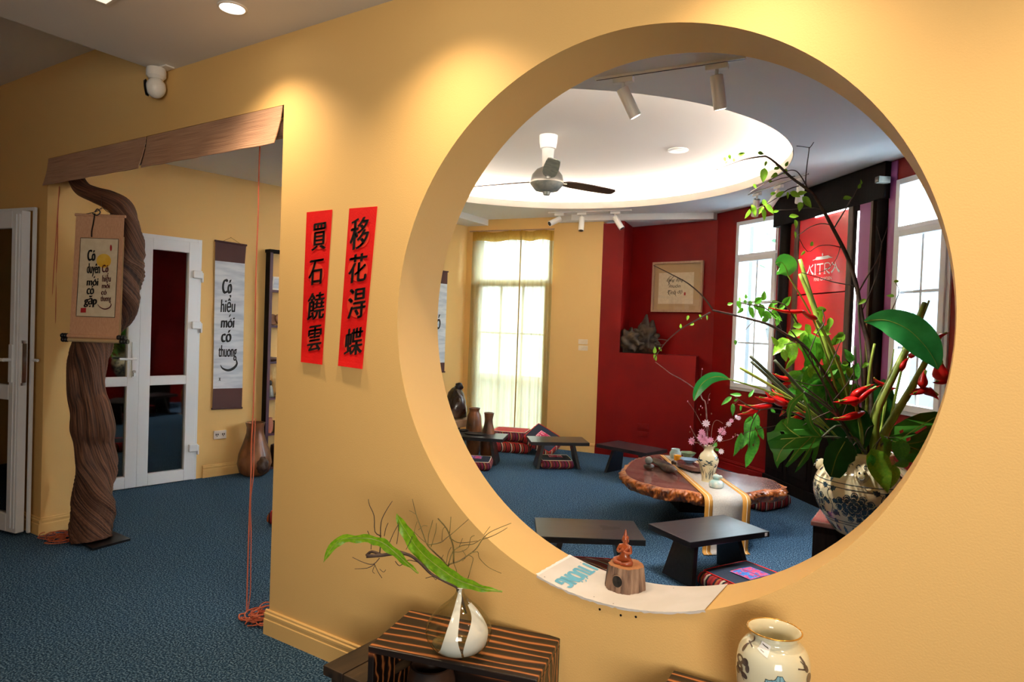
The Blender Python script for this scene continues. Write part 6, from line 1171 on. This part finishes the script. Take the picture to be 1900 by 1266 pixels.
flat_leaf('broad_leaf', 'very dark broad leaf hanging over the left shoulder of the jar', q7([(480, 760), (510, 640), (600, 550), (740, 500), (860, 590), (905, 700), (890, 810), (810, 860), (780, 950), (720, 1015), (690, 1040), (560, 1020), (500, 930), (470, 840)]), 'leafd', jd - .285, [q7([(760, 560), (650, 760), (580, 1000)])], (), .04, [(1606, 846, -.05), (1590, 815, -.2), (1570, 812, -.28)])
flat_leaf('broad_leaf', 'dark leaf added as fill in the middle under the bright red flower', [(1528, 796), (1540, 770), (1562, 752), (1590, 752), (1610, 765), (1622, 790), (1612, 826), (1590, 846), (1560, 850), (1540, 832)], 'leafd', jd - .12, [[(1600, 840), (1575, 800), (1545, 775)]], (), .03, [(1608, 848, -.02), (1605, 835, -.08), (1598, 835, -.12)])  # extra leaf put in as dark fill behind the stems
flat_leaf('broad_leaf', 'mid green curled leaf hanging before the monstera', q6([(1315, 85), (1345, 130), (1385, 215), (1400, 300), (1440, 390), (1510, 485), (1430, 470), (1380, 400), (1345, 330), (1340, 260), (1355, 200), (1330, 150)]), 'leafm', jd - .36, [q6([(1320, 95), (1370, 230), (1400, 360), (1490, 475)])], (), .02, [(1590, 845, -.08), (1560, 790, -.25), (1525, 812, -.36)])
flat_leaf('broad_leaf', 'bright green leaf draping left below the red bracts', q6([(1330, 40), (1270, 60), (1180, 140), (1155, 220), (1165, 290), (1130, 330), (1158, 385), (1195, 310), (1205, 230), (1260, 150), (1320, 80)]), 'leaf', jd - .34, [q6([(1320, 50), (1200, 170), (1165, 350)])], (), .02, [(1590, 842, -.08), (1550, 770, -.2), (1492, 728, -.34)])
for k_ in LM: bpy.data.objects.remove(LM[k_])

# ---- blossom twigs in the small vase
vt = vb + V((0, 0, vp[-1][1])); bd = depth(vb)
LP = MB(); 
def flower_mesh(name, m, mc, n=9):
    mb = MB()
    for ring, (rr, zz) in enumerate(((1.0, .12), (.7, .3), (.42, .45))):
        for i in range(n - ring * 2):
            a = 2 * PI * i / (n - ring * 2) + ring * .4; d_ = V((math.cos(a), math.sin(a), 0)); s_ = V((-d_.y, d_.x, 0)); mb.add([V((0, 0, 0)), d_ * rr * .55 + s_ * .24 * rr + V((0, 0, zz * .5)), d_ * rr + V((0, 0, zz)), d_ * rr * .55 - s_ * .24 * rr + V((0, 0, zz * .5))], [[0, 1, 2, 3]])
    mb.open = True; fl_ = mb.build(name, M[m], None); return fl_
FM = {'p': flower_mesh('blossom', 'petal', 'amber'), 'w': flower_mesh('blossom', 'petalw', 'amber')}
br_ = random.Random(3)
def blossom_twig(lab, main, rad, twigs, fls, buds, name='blossom_twig'):
    t = thing(name, lab, 'twig', vt, 0, 'blossom twigs in the small vase'); stem_part(t, vt, main, rad, 'twigw', 'stem', bd, 4, 6)
    for tw, r_ in twigs: stem_part(t, vt, tw, r_, 'twigw', 'twig', bd, 3, 5)
    for x, y, s_, k in fls:
        o = FM[k].copy(); COL.objects.link(o); o.name = 'blossom'; o.parent = t; p = at(x, y, bd + br_.uniform(-.05, .03)) - vt; o.matrix_basis = frame(p, RT * br_.uniform(-1, 1) + UP * br_.uniform(-.5, 1), -FW + UP * br_.uniform(0, .8) + RT * br_.uniform(-.5, .5), s_ * bd / FOC)
    for x, y in buds:
        p = at(x, y, bd + br_.uniform(-.03, .02)); mb = MB(); mb.blob(p, (.0045, .0045, .007), 1, .1, 1); mb.build('bud', M['petal' if br_.random() < .5 else 'coin'], t, org=vt, smooth='all')
blossom_twig('tall mossy twig in the small vase curving up left past the picture', [(1313, 850), (1312, 800), (1309, 750), (1303, 741), (1296, 728), (1281.6, 716), (1262, 703), (1245, 694), (1232, 684), (1216, 672)], (.006, .0022), [([(1309, 752), (1312, 780), (1316, 800)], .003), ([(1303, 741), (1301, 728), (1306, 720)], .0016), ([(1300, 736), (1300, 710), (1302, 690), (1303, 683)], .0018), ([(1313, 750), (1315, 735), (1318, 730)], .0016), ([(1310, 800), (1298, 780), (1290, 765), (1276, 745)], (.0025, .0016))], [(1310, 786, 8, 'w'), (1302, 802, 7, 'p')], [(1276, 745), (1300, 754), (1303, 757), (1297, 760), (1320, 768), (1316, 742), (1300, 770), (1303, 685), (1302, 721)])
blossom_twig('flowering twig leaning right from the small vase with white tip blossoms', [(1315, 850), (1320, 830), (1332, 812), (1345, 795), (1356, 783), (1366, 776)], (.004, .0018), [([(1332, 820), (1345, 818), (1358, 814), (1368, 806)], .002), ([(1318, 830), (1322, 790), (1330, 780), (1341, 786)], .002)], [(1339, 800, 8, 'p'), (1342, 803, 6, 'p'), (1335, 814, 7, 'w'), (1352, 787, 6, 'w'), (1357, 781, 5, 'p'), (1367, 775, 6, 'w'), (1371, 776, 5, 'w'), (1338, 838, 6, 'w')], [(1350, 790), (1360, 811), (1364, 806), (1369, 808), (1345, 793)])
blossom_twig('flowering twig leaning left from the small vase with pink blossoms', [(1312, 850), (1306, 832), (1296, 818), (1288, 806), (1281, 792)], (.004, .0018), [([(1306, 832), (1295, 822), (1284, 820)], .002), ([(1308, 835), (1304, 815), (1303, 800)], .0025)], [(1283, 819, 8, 'p'), (1302, 813, 10, 'p'), (1308, 818, 10, 'p'), (1304, 806, 7, 'p'), (1318, 817, 7, 'p'), (1318, 840, 6, 'p')], [(1281, 792), (1280, 802), (1287, 812), (1291, 822), (1294, 808), (1299, 825), (1312, 828), (1322, 826)])
for k_ in FM: bpy.data.objects.remove(FM[k_])
t = thing('leafy_sprig', 'tiny green sprig at the lip of the blossom vase', 'sprig', vt); stem_part(t, vt, [(1316, 850), (1326, 830), (1328, 824)], .0018, 'stem', 'stem', bd, 3, 5); sv = LM; LM = {'m': leaf_mesh('leaf', M['leafm'], .6, .2, .25)}
for x, y, L, a in ((1328, 825, 10, 60), (1324, 828, 9, 130), (1331, 835, 9, -20)): put_leaf(t, vt, x, y, L, a, 'm', bd)
bpy.data.objects.remove(LM['m'])
# ================================================================= ON AND BEFORE THE MOON WINDOW WALL
def cyl(px, py, rad=CR):
    d = ray(px, py); a = d.x ** 2 + d.z ** 2; ox, oz = CAM.x - CX, CAM.z - CZ; b = 2 * (d.x * ox + d.z * oz); c = ox * ox + oz * oz - rad * rad; t = (-b + math.sqrt(b * b - 4 * a * c)) / (2 * a); p = CAM + d * t
    return math.atan2(p.x - CX, -(p.z - CZ)), p.y
fc = lambda th, y, o_=.003: V((CX + (CR - o_) * math.sin(th), y, CZ - (CR - o_) * math.cos(th)))
r = random.Random(1); T0, T1 = math.radians(-15.2), math.radians(21.4)
o = fc(0, .1); t = thing('plasterboard_strip', 'unpainted white plasterboard strip with blue print lining the bottom of the round window', 'board', o)
mb = MB(); rows = []; n_ = 60
for i in range(n_ + 1):
    th = T0 + (T1 - T0) * i / n_; j0 = r.uniform(-.003, .002); rows.append([fc(th, -.004 + j0 * .4, .0005), fc(th, -.004 + j0, .0035), fc(th, .06, .0035), fc(th, .14, .0035), fc(th + (.0 if i < n_ else .0), TH + .001, .0035)])
mb.grid(rows); mb.open = True; mb.build('board', M['board'], t, org=o, smooth=50)
mb = MB(); mb.grid([[fc(T0 + (T1 - T0) * i / n_, -.0035, .0005) for i in range(n_ + 1)], [fc(T0 + (T1 - T0) * i / n_, -.0028 , -.002 - .005 * r.random()) for i in range(n_ + 1)]]); mb.open = True; mb.build('torn_edge', M['board'], t, org=o)
mb = MB(); mb.grid([[fc(T0 - .006 - .004 * r.random(), y, .004) for y in [TH * k / 24 for k in range(25)]], [fc(T0 + .004, y, .004) for y in [TH * k / 24 for k in range(25)]]]); mb.open = True; mb.build('torn_edge', M['paperw'], t, org=o)
for px, py in ((1010, 1073), (1077, 1046), (1102, 1110), (1138, 1123), (1250, 1094), (1340, 1086)):
    th, y = cyl(px, py); mb = MB(); mb.poly([[(th + .0024 * math.cos(q), y + .0024 * math.sin(q)) for q in [2 * PI * k / 8 for k in range(8)]]], lambda a, b: fc(a, b, .0045)); mb.open = True; mb.build('screw_head', M['blackp'], t, org=o)
(ta, ya), (tb_, yb), (tc, yc) = cyl(1081, 1047), cyl(1025, 1078), cyl(1110, 1060)
wid = ya - yb; hgt = (tc - ta); base0 = ta
mb = MB(); txt = lambda a, b: fc(ta + (b) * hgt, ya - a * wid, .0048)   # a reads towards the viewer, b is up the letters
put_text(mb, 'I TUONG', .5, .5, 1.0, 1.0, txt, 0, 0, 1.1)
for a, b, c_, d_ in ((.435, .92, .47, 1.12), (.62, .92, .655, 1.12), (.53, 1.08, .59, 1.22)): mb.ribbon([(a, b), (c_, d_)], .03, txt)
mb.open = True; pr = mb.build('print', M['print'], t, org=o); pr['kind'] = 'stuff'

# log with the carved monk
th, y = cyl(1160, 1092); lo = fc(th, y, .004); u = depth(lo) / FOC; t = thing('log_section', 'short weathered log with a round hollow standing on the round window sill', 'log', lo)
sdv = V((CAM.x - lo.x, CAM.y - lo.y, 0)).normalized(); sx_ = V((-sdv.y, sdv.x, 0)); sx_ = sx_ if sx_.dot(RT) > 0 else -sx_
hz = u * 44; mb = MB(); prf = [(u * 35.5, -.006), (u * 36.5, u * 4), (u * 35, u * 20), (u * 33, u * 36), (u * 32, hz)]; ho = sdv * u * 33 - sx_ * u * 15 + V((0, 0, u * 22))
wobl = lambda a, z: 1 + .03 * math.sin(5 * a + 1) + .022 * math.sin(11 * a) + .016 * math.sin(23 * a) + .012 * math.sin(37 * a)
mb.lathe(prf, (0, 0, 0), 72, wobl); mb.f = mb.f[:-1]; mb.m = mb.m[:-1]; body = mb.build('bark', M['log'], t, smooth=30)
mb = MB(); mb.lathe([(u * 31.8, hz - .0008), (u * 30, hz + u * .8), (.001, hz + u * .5)], (0, 0, 0), 72, wobl); mb.build('cut_top', M['logtop'], t, smooth=40)
hd_ = (ho - V((0, 0, ho.z))).normalized(); hs = V((-hd_.y, hd_.x, 0)); mb = MB(); n_ = 24; c0_ = hd_ * u * 34.2 + V((0, 0, u * 21))
outer = [c0_ + hs * (u * 11.2 * math.cos(2 * PI * i / n_)) + V((0, 0, u * 12.2 * math.sin(2 * PI * i / n_))) + hd_ * u * (2.2 - 1.7 * math.cos(2 * PI * i / n_) ** 2) for i in range(n_)]
inner = [p + (c0_ - p) * .14 + hd_ * u * .6 for p in outer]; mb.grid([outer, inner], True); mb.build('hollow_rim', M['log'], t, smooth='all')
mb = MB(); mb.add(inner + [c0_ + hd_ * u * 2.2], [[i, (i + 1) % n_, n_] for i in range(n_)]); mb.open = True; mb.build('hollow', M['blackp'], t)
# the monk: one skinned body
mo = lo + V((0, 0, hz + u * .6)) - sx_ * u * 3; H = u * 66; t = thing('carved_monk', 'small polished orange wood figurine of a kneeling monk in prayer on the log', 'figurine', mo)
fd = (sdv * .92 - sx_ * .4).normalized(); rt = V((-fd.y, fd.x, 0)); rt = rt if rt.dot(RT) > 0 else -rt
P3 = lambda x, f_, z: rt * (x * H) + fd * (f_ * H) + V((0, 0, z * H))
nodes = [((0, -.02, .13), .15), ((0, 0, .24), .13), ((0, 0, .36), .125), ((0, 0, .47), .12), ((0, 0, .55), .055), ((0, .012, .64), .085), ((0, .005, .72), .08), ((0, 0, .79), .05), ((0, 0, .86), .042), ((0, 0, .96), .012),
         ((-.15, 0, .47), .062), ((-.20, .05, .33), .052), ((-.11, .14, .34), .040), ((-.022, .19, .41), .032), ((.15, 0, .47), .062), ((.20, .05, .33), .052), ((.11, .14, .34), .040), ((.022, .19, .41), .032),
         ((-.13, .04, .10), .10), ((-.28, .10, .075), .085), ((-.16, .22, .06), .06), ((.02, .20, .05), .045), ((.13, .04, .10), .10), ((.27, .12, .075), .085), ((.14, .24, .06), .06), ((-.02, .27, .05), .04)]
edges = [(0, 1), (1, 2), (2, 3), (3, 4), (4, 5), (5, 6), (6, 7), (7, 8), (8, 9), (3, 10), (10, 11), (11, 12), (12, 13), (3, 14), (14, 15), (15, 16), (16, 17), (0, 18), (18, 19), (19, 20), (20, 21), (0, 22), (22, 23), (23, 24), (24, 25)]
me = bpy.data.meshes.new('body'); me.from_pydata([tuple(P3(*n[0])) for n in nodes], edges, []); me.materials.append(M['carve']); ob = bpy.data.objects.new('body', me); COL.objects.link(ob); ob.parent = t
sk = ob.modifiers.new('skin', 'SKIN'); sk.use_smooth_shade = True
if not me.skin_vertices: me.attributes.new('skin', 'FLOAT', 'POINT') if False else None
if not me.skin_vertices:
    bpy.context.view_layer.objects.active = ob; bpy.ops.object.modifier_remove(modifier='skin') if False else None
    bm = bmesh.new(); bm.from_mesh(me); bm.verts.layers.skin.verify(); bm.to_mesh(me); bm.free()
for i, n in enumerate(nodes): me.skin_vertices[0].data[i].radius = (n[1] * H, n[1] * H); me.skin_vertices[0].data[i].use_root = (i == 0)
ss = ob.modifiers.new('sub', 'SUBSURF'); ss.levels = 2; ss.render_levels = 2
mb = MB(); mb.blob(P3(0, .095, .645), (H * .016, H * .016, H * .024), 0, 0, 2); mb.build('nose', M['carve'], t, smooth='all')
for s_ in (-1, 1):
    mb = MB(); mb.tube([P3(s_ * .055, .088, .668), P3(s_ * .032, .098, .664), P3(s_ * .014, .098, .668)], H * .006, 5); mb.build('eyelid', M['potdark'], t)
    mb = MB(); mb.tube([P3(s_ * .088, .0, .69), P3(s_ * .096, .0, .65), P3(s_ * .09, .005, .60)], [H * .014, H * .018, H * .010], 6); mb.build('ear', M['carve'], t, smooth='all')
    for k in range(4):
        mb = MB(); a = P3(s_ * .016, .175 + .014 * k, .41 - .006 * k); mb.tube([a, a + P3(-s_ * .003, .010, .05 - .008 * abs(k - 1)), a + P3(-s_ * .008, .012, .092 - .012 * abs(k - 1))], [H * .011, H * .010, H * .006], 6); mb.build('finger', M['carve'], t, smooth='all')
    mb = MB(); a = P3(s_ * .022, .165, .40); mb.tube([a, a + P3(-s_ * .004, -.012, .03), a + P3(-s_ * .012, -.012, .05)], [H * .012, H * .010, H * .006], 6); mb.build('thumb', M['carve'], t, smooth='all')
mb = MB(); mb.tube([P3(-.022, .094, .612), P3(0, .100, .609), P3(.022, .094, .612)], H * .006, 5); mb.build('mouth', M['potdark'], t)
mb = MB(); mb.blob(P3(0, -.012, .725), (H * .092, H * .092, H * .068), 3, .05, 3); mb.build('hair', M['carve'], t, smooth='all')
mb = MB(); mb.tube([P3(.13, .06, .50), P3(.06, .125, .42), P3(-.03, .13, .32), P3(-.11, .09, .24)], [H * .018] * 4, 6); mb.build('robe_fold', M['carve'], t, smooth='all')

# burnt timber box at the bottom edge
ZB2 = .42; BL = fl(800, 1138.5, ZB2); FLp = fl(683, 1199.5, ZB2); BR = fl(1078, 1200.5, ZB2)
ax = (fl(1005, 1265, ZB2) - FLp).normalized(); an = math.atan2(ax.y, ax.x); ay = V((-ax.y, ax.x, 0)); LX = .585; LY = abs((BL - FLp).dot(ay))
o = V((FLp.x, FLp.y, 0)); t = thing('timber_box', 'open burnt timber box table carrying the glass vase', 'box table', o, an)
def pl_(name, x0, x1, y0, y1, z0, z1, par=None, m='burnt'): mb = MB(); mb.box(((x0 + x1) / 2, (y0 + y1) / 2, (z0 + z1) / 2), (x1 - x0, y1 - y0, z1 - z0)); return mb.build(name, M[m], par or t, bevel=.003)
pl_('top_board', 0, LX, 0, LY, ZB2 - .022, ZB2); pl_('side_board', 0, .022, .001, LY - .001, 0, ZB2 - .0225); pl_('side_board', LX - .022, LX, .001, LY - .001, 0, ZB2 - .0225); pl_('bottom_board', .0225, LX - .0225, .002, LY - .002, .02, .042); pl_('back_board', .0225, LX - .0225, LY - .018, LY - .002, .043, ZB2 - .0225)
pj = o + ax * .18 + ay * .12; pot('dark_jar', 'round dark jar inside the burnt timber box', (pj.x, pj.y, .043), [(.05, 0), (.085, .05), (.09, .16), (.082, .25), (.07, .285), (.074, .295)], 'potdark', cat_='jar')
o2 = fl(1250, 1243.5, .455); a2 = (fl(1330, 1266.5, .455) - o2).normalized(); b2 = V((a2.y, -a2.x, 0)); t = thing('timber_box', 'burnt timber box table under the cream lotus vase at the bottom edge', 'box table', (o2.x, o2.y, 0), math.atan2(a2.y, a2.x))
pl_('top_board', 0, .58, -.34, 0, .433, .455, t); pl_('side_board', 0, .022, -.339, -.001, 0, .4325, t); pl_('side_board', .558, .58, -.339, -.001, 0, .4325, t); pl_('bottom_board', .0225, .5575, -.338, -.002, .02, .042, t); pl_('back_board', .0225, .5575, -.018, -.002, .043, .4325, t)
# worn side table left of the box
ZW = .285; q0 = fl(725, 1170, ZW); q1 = fl(598, 1234, ZW); ax2 = (fl(660, 1262, ZW) - q1).normalized(); ayv = (q0 - q1); WL = ayv.length; ayv.normalize(); t = thing('side_table', 'low worn dark plank table beside the burnt timber box', 'table', (q1.x, q1.y, 0), math.atan2(ayv.y, ayv.x) - PI / 2)
WX = .205
for i in range(2): pl_('plank', .004 + WX * i / 2, WX * (i + 1) / 2 - .001, 0, WL, ZW - .035, ZW, t, 'oldwood')
for x in (.02, WX - .05):
    for y in (.03, WL - .06): pl_('leg', x, x + .03, y, y + .03, 0, ZW - .036, t, 'oldwood')
pl_('apron', .02, WX - .02, .025, .035, ZW - .08, ZW - .037, t, 'oldwood')

# glass vase with white swirls
gb = fl(850, 1206, ZB2); u = depth(gb) / FOC
gp = smooth_prof([(u * 22, 0), (u * 42, u * 4), (u * 57, u * 20), (u * 61, u * 38), (u * 55, u * 56), (u * 38, u * 76), (u * 22, u * 90), (u * 11, u * 102), (u * 7.5, u * 110), (u * 7.5, u * 117)], 6)
t = thing('glass_vase', 'clear teardrop glass vase with white swirls on the burnt timber box', 'vase', gb); mb = MB(); mb.lathe([(.001, .0)] + gp, (0, 0, 0), 56); mb.f = mb.f[:-1]; mb.m = mb.m[:-1]; mb.open = True; mb.build('body', M['clear'], t, smooth='all')
mb = MB(); mb.lathe([(.001, .004)] + [(r_ - .004, z_ + .003) for r_, z_ in gp[:10]] + [(.001, .0145)], (0, 0, 0), 48); mb.build('thick_base', M['clear'], t, smooth='all')
mb = MB(); mb.tube([V((u * 7.4 * math.cos(q), u * 7.4 * math.sin(q), u * 117)) for q in [2 * PI * i / 20 for i in range(21)]], .0014, 6, False); mb.build('lip', M['milk'], t, smooth='all')
fg = lathe_f(gp); cg = math.atan2(CAM.y - gb.y, CAM.x - gb.x)
def swirl(edges):                            # list of (z, left angle, right angle)
    E = cat(edges, 6); mb = MB(); mb.grid([[fg(cg + e.y + (e.z - e.y) * j / 10, e.x, -.003) for j in range(11)] for e in E]); mb.open = True; mb.build('white_swirl', M['milk'], t, smooth='all')
swirl([(u * .8, -.9, .28), (u * 5, -1.0, .16), (u * 20, -.62, .10), (u * 38, -.48, .0), (u * 56, -.42, -.02), (u * 76, -.40, .02), (u * 90, -.45, .1), (u * 102, -.6, .35), (u * 115, -.8, .6)])
swirl([(u * 8, .25, .9), (u * 14, .2, 1.15), (u * 24, .16, 1.05), (u * 38, .2, 1.1), (u * 50, .28, 1.2), (u * 62, .42, 1.25), (u * 76, .65, 1.35), (u * 90, .8, 1.5)])
# what stands in it
gm = gb + V((0, 0, u * 116)); gd = depth(gb)
def twig_thing(lab, main, rad, twigs, m='twig'):
    t = thing('bare_twig', lab, 'twig', gm, 0, 'bare twigs in the glass vase'); stem_part(t, gm, main, rad, m, 'stem', gd, 4, 7)
    for tw, r_ in twigs: stem_part(t, gm, tw, r_, m, 'side_twig', gd, 3, 5)
    return t
q9 = lambda L, d0=0.0, d1=0.0: [(580 + x / 3.46, 900 + y / 3.46, d0 + (d1 - d0) * i / max(1, len(L) - 1)) for i, (x, y) in enumerate(L)]
twig_thing('thick dark twig leaning left from the glass vase', q9([(985, 825), (950, 700), (925, 660), (850, 620), (760, 570), (690, 500), (620, 450), (540, 440), (440, 452), (345, 458)], 0, -.06), (.0032, .0062),
    [(q9([(440, 450), (380, 430), (345, 455)]), .005), (q9([(620, 450), (560, 430), (500, 440)]), .004), (q9([(440, 330), (400, 300), (395, 200), (365, 130), (358, 92)], -.04, -.06), (.002, .001)), (q9([(436, 340), (440, 240), (470, 170), (512, 104)], -.04, -.05), (.002, .001)), (q9([(430, 450), (435, 400), (440, 340)]), .002), (q9([(375, 415), (375, 350), (352, 295)]), .0012), (q9([(460, 330), (470, 280), (485, 245)]), .0012), (q9([(430, 470), (390, 510), (330, 500), (255, 465)], -.06, -.08), (.0018, .001)), (q9([(400, 510), (350, 535), (270, 540)], -.06, -.08), (.0015, .0009)), (q9([(395, 505), (420, 560), (445, 598)]), .0012), (q9([(400, 515), (385, 555), (400, 570)]), .001), (q9([(430, 540), (455, 560), (470, 545)]), .001), (q9([(540, 380), (550, 310), (552, 245)]), .0012), (q9([(490, 380), (520, 310), (550, 255)]), .0012), (q9([(600, 415), (625, 370), (640, 330)]), .001), (q9([(690, 500), (650, 490), (610, 485), (560, 520), (530, 490)]), .0015), (q9([(760, 570), (790, 610), (796, 600)]), .001), (q9([(850, 620), (780, 590), (725, 600)]), .0012)], 'bark')
twig_thing('upright branching twig in the middle of the glass vase', q9([(975, 800), (940, 690), (900, 600), (850, 500), (800, 450), (740, 390), (715, 330), (690, 260), (665, 190), (640, 90)], 0, .04), (.0038, .0012),
    [(q9([(665, 190), (640, 175), (620, 165)]), .001), (q9([(740, 390), (745, 320), (760, 270), (772, 225)]), .0014), (q9([(760, 400), (790, 300), (795, 245)]), .0013), (q9([(740, 385), (820, 370), (860, 340), (905, 305), (1000, 222)], .0, .06), (.0022, .001)), (q9([(905, 500), (905, 410), (890, 350), (860, 280), (805, 215)], 0, -.03), (.0028, .0022)), (q9([(880, 310), (885, 250), (888, 205)]), .0012), (q9([(830, 360), (835, 290), (850, 270)]), .001), (q9([(650, 320), (660, 270), (672, 235)]), .001), (q9([(680, 290), (710, 262), (738, 264)]), .001), (q9([(740, 380), (700, 350), (650, 300)]), .0012)])
twig_thing('olive twig spreading right from the glass vase over the round window edge', q9([(980, 810), (935, 690), (900, 600), (870, 520), (940, 490), (1000, 450), (1050, 410), (1090, 350), (1130, 310), (1190, 280), (1275, 246)], 0, .08), (.0034, .001),
    [(q9([(1090, 350), (1150, 330), (1210, 300), (1250, 275)], .05, .09), (.0018, .001)), (q9([(870, 520), (900, 430), (960, 390), (1030, 380), (1080, 350)], 0, .05), (.0022, .0014)), (q9([(880, 340), (930, 370), (990, 370), (1060, 360)], 0, .05), (.0018, .0012)), (q9([(1010, 440), (1060, 430), (1070, 470), (1130, 530), (1212, 568)], .03, .06), (.0014, .0008)), (q9([(1000, 450), (1030, 470), (1020, 520), (998, 600)]), .0012), (q9([(905, 430), (950, 430), (1000, 400), (1015, 340), (1040, 325)]), .0012), (q9([(960, 420), (985, 460), (960, 490)]), .001), (q9([(1100, 320), (1130, 280), (1140, 268)]), .001), (q9([(900, 490), (920, 540), (925, 560)]), .001), (q9([(890, 400), (870, 440), (860, 500)]), .0012), (q9([(870, 520), (830, 480), (840, 450)]), .001), (q9([(940, 400), (960, 350), (965, 345)]), .001)])
def q9h(L): return q9(L)
big_leaf('fern_leaf', 'wavy bird nest fern leaf arching far left from the glass vase', [(p[0], p[1], d_) for p, d_ in zip(q9([(680, 565), (620, 515), (540, 440), (460, 375), (380, 345), (280, 340), (180, 350), (110, 420), (72, 495)]), (-.02, -.04, -.06, -.07, -.08, -.08, -.08, -.08, -.08))], (1, 5, 9, 11, 10, 9, 9, 6, .5), 'fern', gd, None, .25, .5, .004, 'leaf', gm)
big_leaf('fern_leaf', 'long bright fern leaf crossing the glass vase mouth from lower right to upper left', [(p[0], p[1], d_) for p, d_ in zip(q9([(1218, 684), (1120, 668), (1020, 640), (920, 600), (830, 540), (740, 470), (670, 400), (610, 310), (565, 240), (540, 185)]), (-.06, -.06, -.05, -.04, -.03, -.02, .0, .02, .03, .04))], (.5, 6, 10, 13, 15, 15, 14, 12, 8, .5), 'fern', gd, [(863, 1138, .0), (853, 1100, .0), (846, 1080, -.03)], .22, .3, .003, 'leaf', gm, (.0028, .0024))

# cream lotus vase at the right
rp = wy(1437, 1168, -.19); u = depth(rp) / FOC; ZV = .455; hV = rp.z - ZV; lv_ = V((rp.x, rp.y, ZV)); k_ = hV
mp_ = smooth_prof([(u * 42, 0), (u * 52, u * 14), (u * 60, hV * .30), (u * 64, hV * .52), (u * 65, hV - u * 74), (u * 64, hV - u * 54), (u * 60, hV - u * 38), (u * 52, hV - u * 26), (u * 43.5, hV - u * 19), (u * 41, hV - u * 14), (u * 42.5, hV - u * 8), (u * 46.5, hV - u * 2), (u * 48.5, hV)], 6)
t = thing('lotus_vase', 'cream glazed vase with gilt rim, blue lotus and white price sticker at the bottom edge', 'vase', lv_); mb = MB(); mb.lathe(mp_ + [(u * 47.5, hV + u * 1.2), (u * 45, hV - u * 1), (u * 38, hV - u * 12), (u * 36, hV - u * 24), (u * 56, hV - u * 60), (u * 58, hV * .5), (.001, hV * .4)], (0, 0, 0), 64); mb.build('body', M['porcb'], t, smooth='all')
mb = MB(); mb.tube([V((u * 47.6 * math.cos(q), u * 47.6 * math.sin(q), hV + u * .2)) for q in [2 * PI * i / 56 for i in range(57)]], u * 1.5, 8, False); mb.build('rim', M['gilt'], t, smooth='all')
fm = lathe_f(mp_); cm = math.atan2(CAM.y - lv_.y, CAM.x - lv_.x); RV = u * 64
G = lambda px, py: ((px - 1434) / 64.0, hV - u * (py - 1187) * 1.085)   # rough photo position on the vase face
def gf(px, py, o_=.0012): s_, z = G(px, py); s_ = max(-.985, min(.985, s_)); return fm(cm + math.asin(s_), max(z, .001), o_)
k7 = lambda x, y: (1300 + x / 7.31, 1130 + y / 7.31)
mb = MB(); rows = []
for i in range(29):                          # lotus: fluted frilled petal fan
    a = PI * i / 28; rr = 1 + .10 * math.sin(a * 9) + .05 * math.sin(a * 23); rows.append([k7(1070 + 235 * rr * math.cos(a) * q, 1010 - 205 * rr * math.sin(a) * q * (1 - .25 * abs(math.cos(a)))) for q in (.15, .45, .75, 1.0)])
mb.grid([[gf(*p) for p in row] for row in rows]); mb.open = True; mb.build('lotus', M['cobaltl'], t, smooth='all')
mb = MB(); mb.ribbon([row[-1] for row in rows], .9, lambda a, b: gf(a, b, .002))
for i in range(2, 27, 2): mb.ribbon([rows[i][3], rows[i][2], rows[i][1]], [.35, .8, .3], lambda a, b: gf(a, b, .002))
mb.open = True; ob = mb.build('lotus_lines', M['cobalt'], t); ob['kind'] = 'stuff'
def patch(name, m, polys, ribs=()):
    mb = MB()
    for p in polys: mb.poly([[k7(*q) for q in p]], lambda a, b: gf(a, b, .0013))
    for p, w in ribs: mb.ribbon([k7(*q) for q in p], w, lambda a, b: gf(a, b, .0014))
    mb.open = True; ob = mb.build(name, M[m], t); ob['kind'] = 'stuff'
ell = lambda x, y, a, b, an=0: [(x + a * math.cos(q) * math.cos(an) - b * math.sin(q) * math.sin(an), y + a * math.cos(q) * math.sin(an) + b * math.sin(q) * math.cos(an)) for q in [2 * PI * i / 14 for i in range(14)]]
patch('dragonfly', 'sepia', [ell(612, 500, 14, 48, .12), ell(574, 630, 16, 52, .05)], [([(560, 560), (655, 585)], 1.6), ([(600, 540), (580, 590)], 2.0)])
patch('flower', 'sepia', [ell(575, 780, 44, 56), ell(640, 770, 40, 46), ell(675, 830, 26, 50), ell(580, 870, 42, 52), ell(640, 930, 44, 34, .5), ell(555, 930, 24, 40)], [([(610, 950), (640, 990)], 1.2)])
patch('bird', 'sepia', [ell(1385, 730, 20, 56, -.25), ell(1410, 860, 24, 62, .05)], [([(1290, 712), (1380, 745)], 2.2), ([(1360, 600), (1375, 660), (1385, 720)], 3.0), ([(1340, 640), (1370, 690)], 1.5), ([(1415, 920), (1410, 990)], .9)])
mb = MB(); mb.poly([[k7(*q) for q in ((755, 480), (930, 520), (900, 628), (722, 575))]], lambda a, b: gf(a, b, .0016)); mb = sheet(MB(), [k7(755, 480), k7(930, 520), k7(900, 628), k7(722, 575)], lambda a, b, o_: gf(a, b, .0018), 6, 6); mb.open = True; stk = mb.build('price_sticker', M['paperw'], t)
mb = MB(); mb.ribbon([k7(775, 515), k7(830, 530), k7(890, 543)], 1.4, lambda a, b: gf(a, b, .0030)); mb.ribbon([k7(780, 570), k7(840, 584)], .5, lambda a, b: gf(a, b, .0030)); mb.open = True; mb.build('sticker_marks', M['sepia'], stk)['kind'] = 'stuff'
bpy.context.view_layer.update()
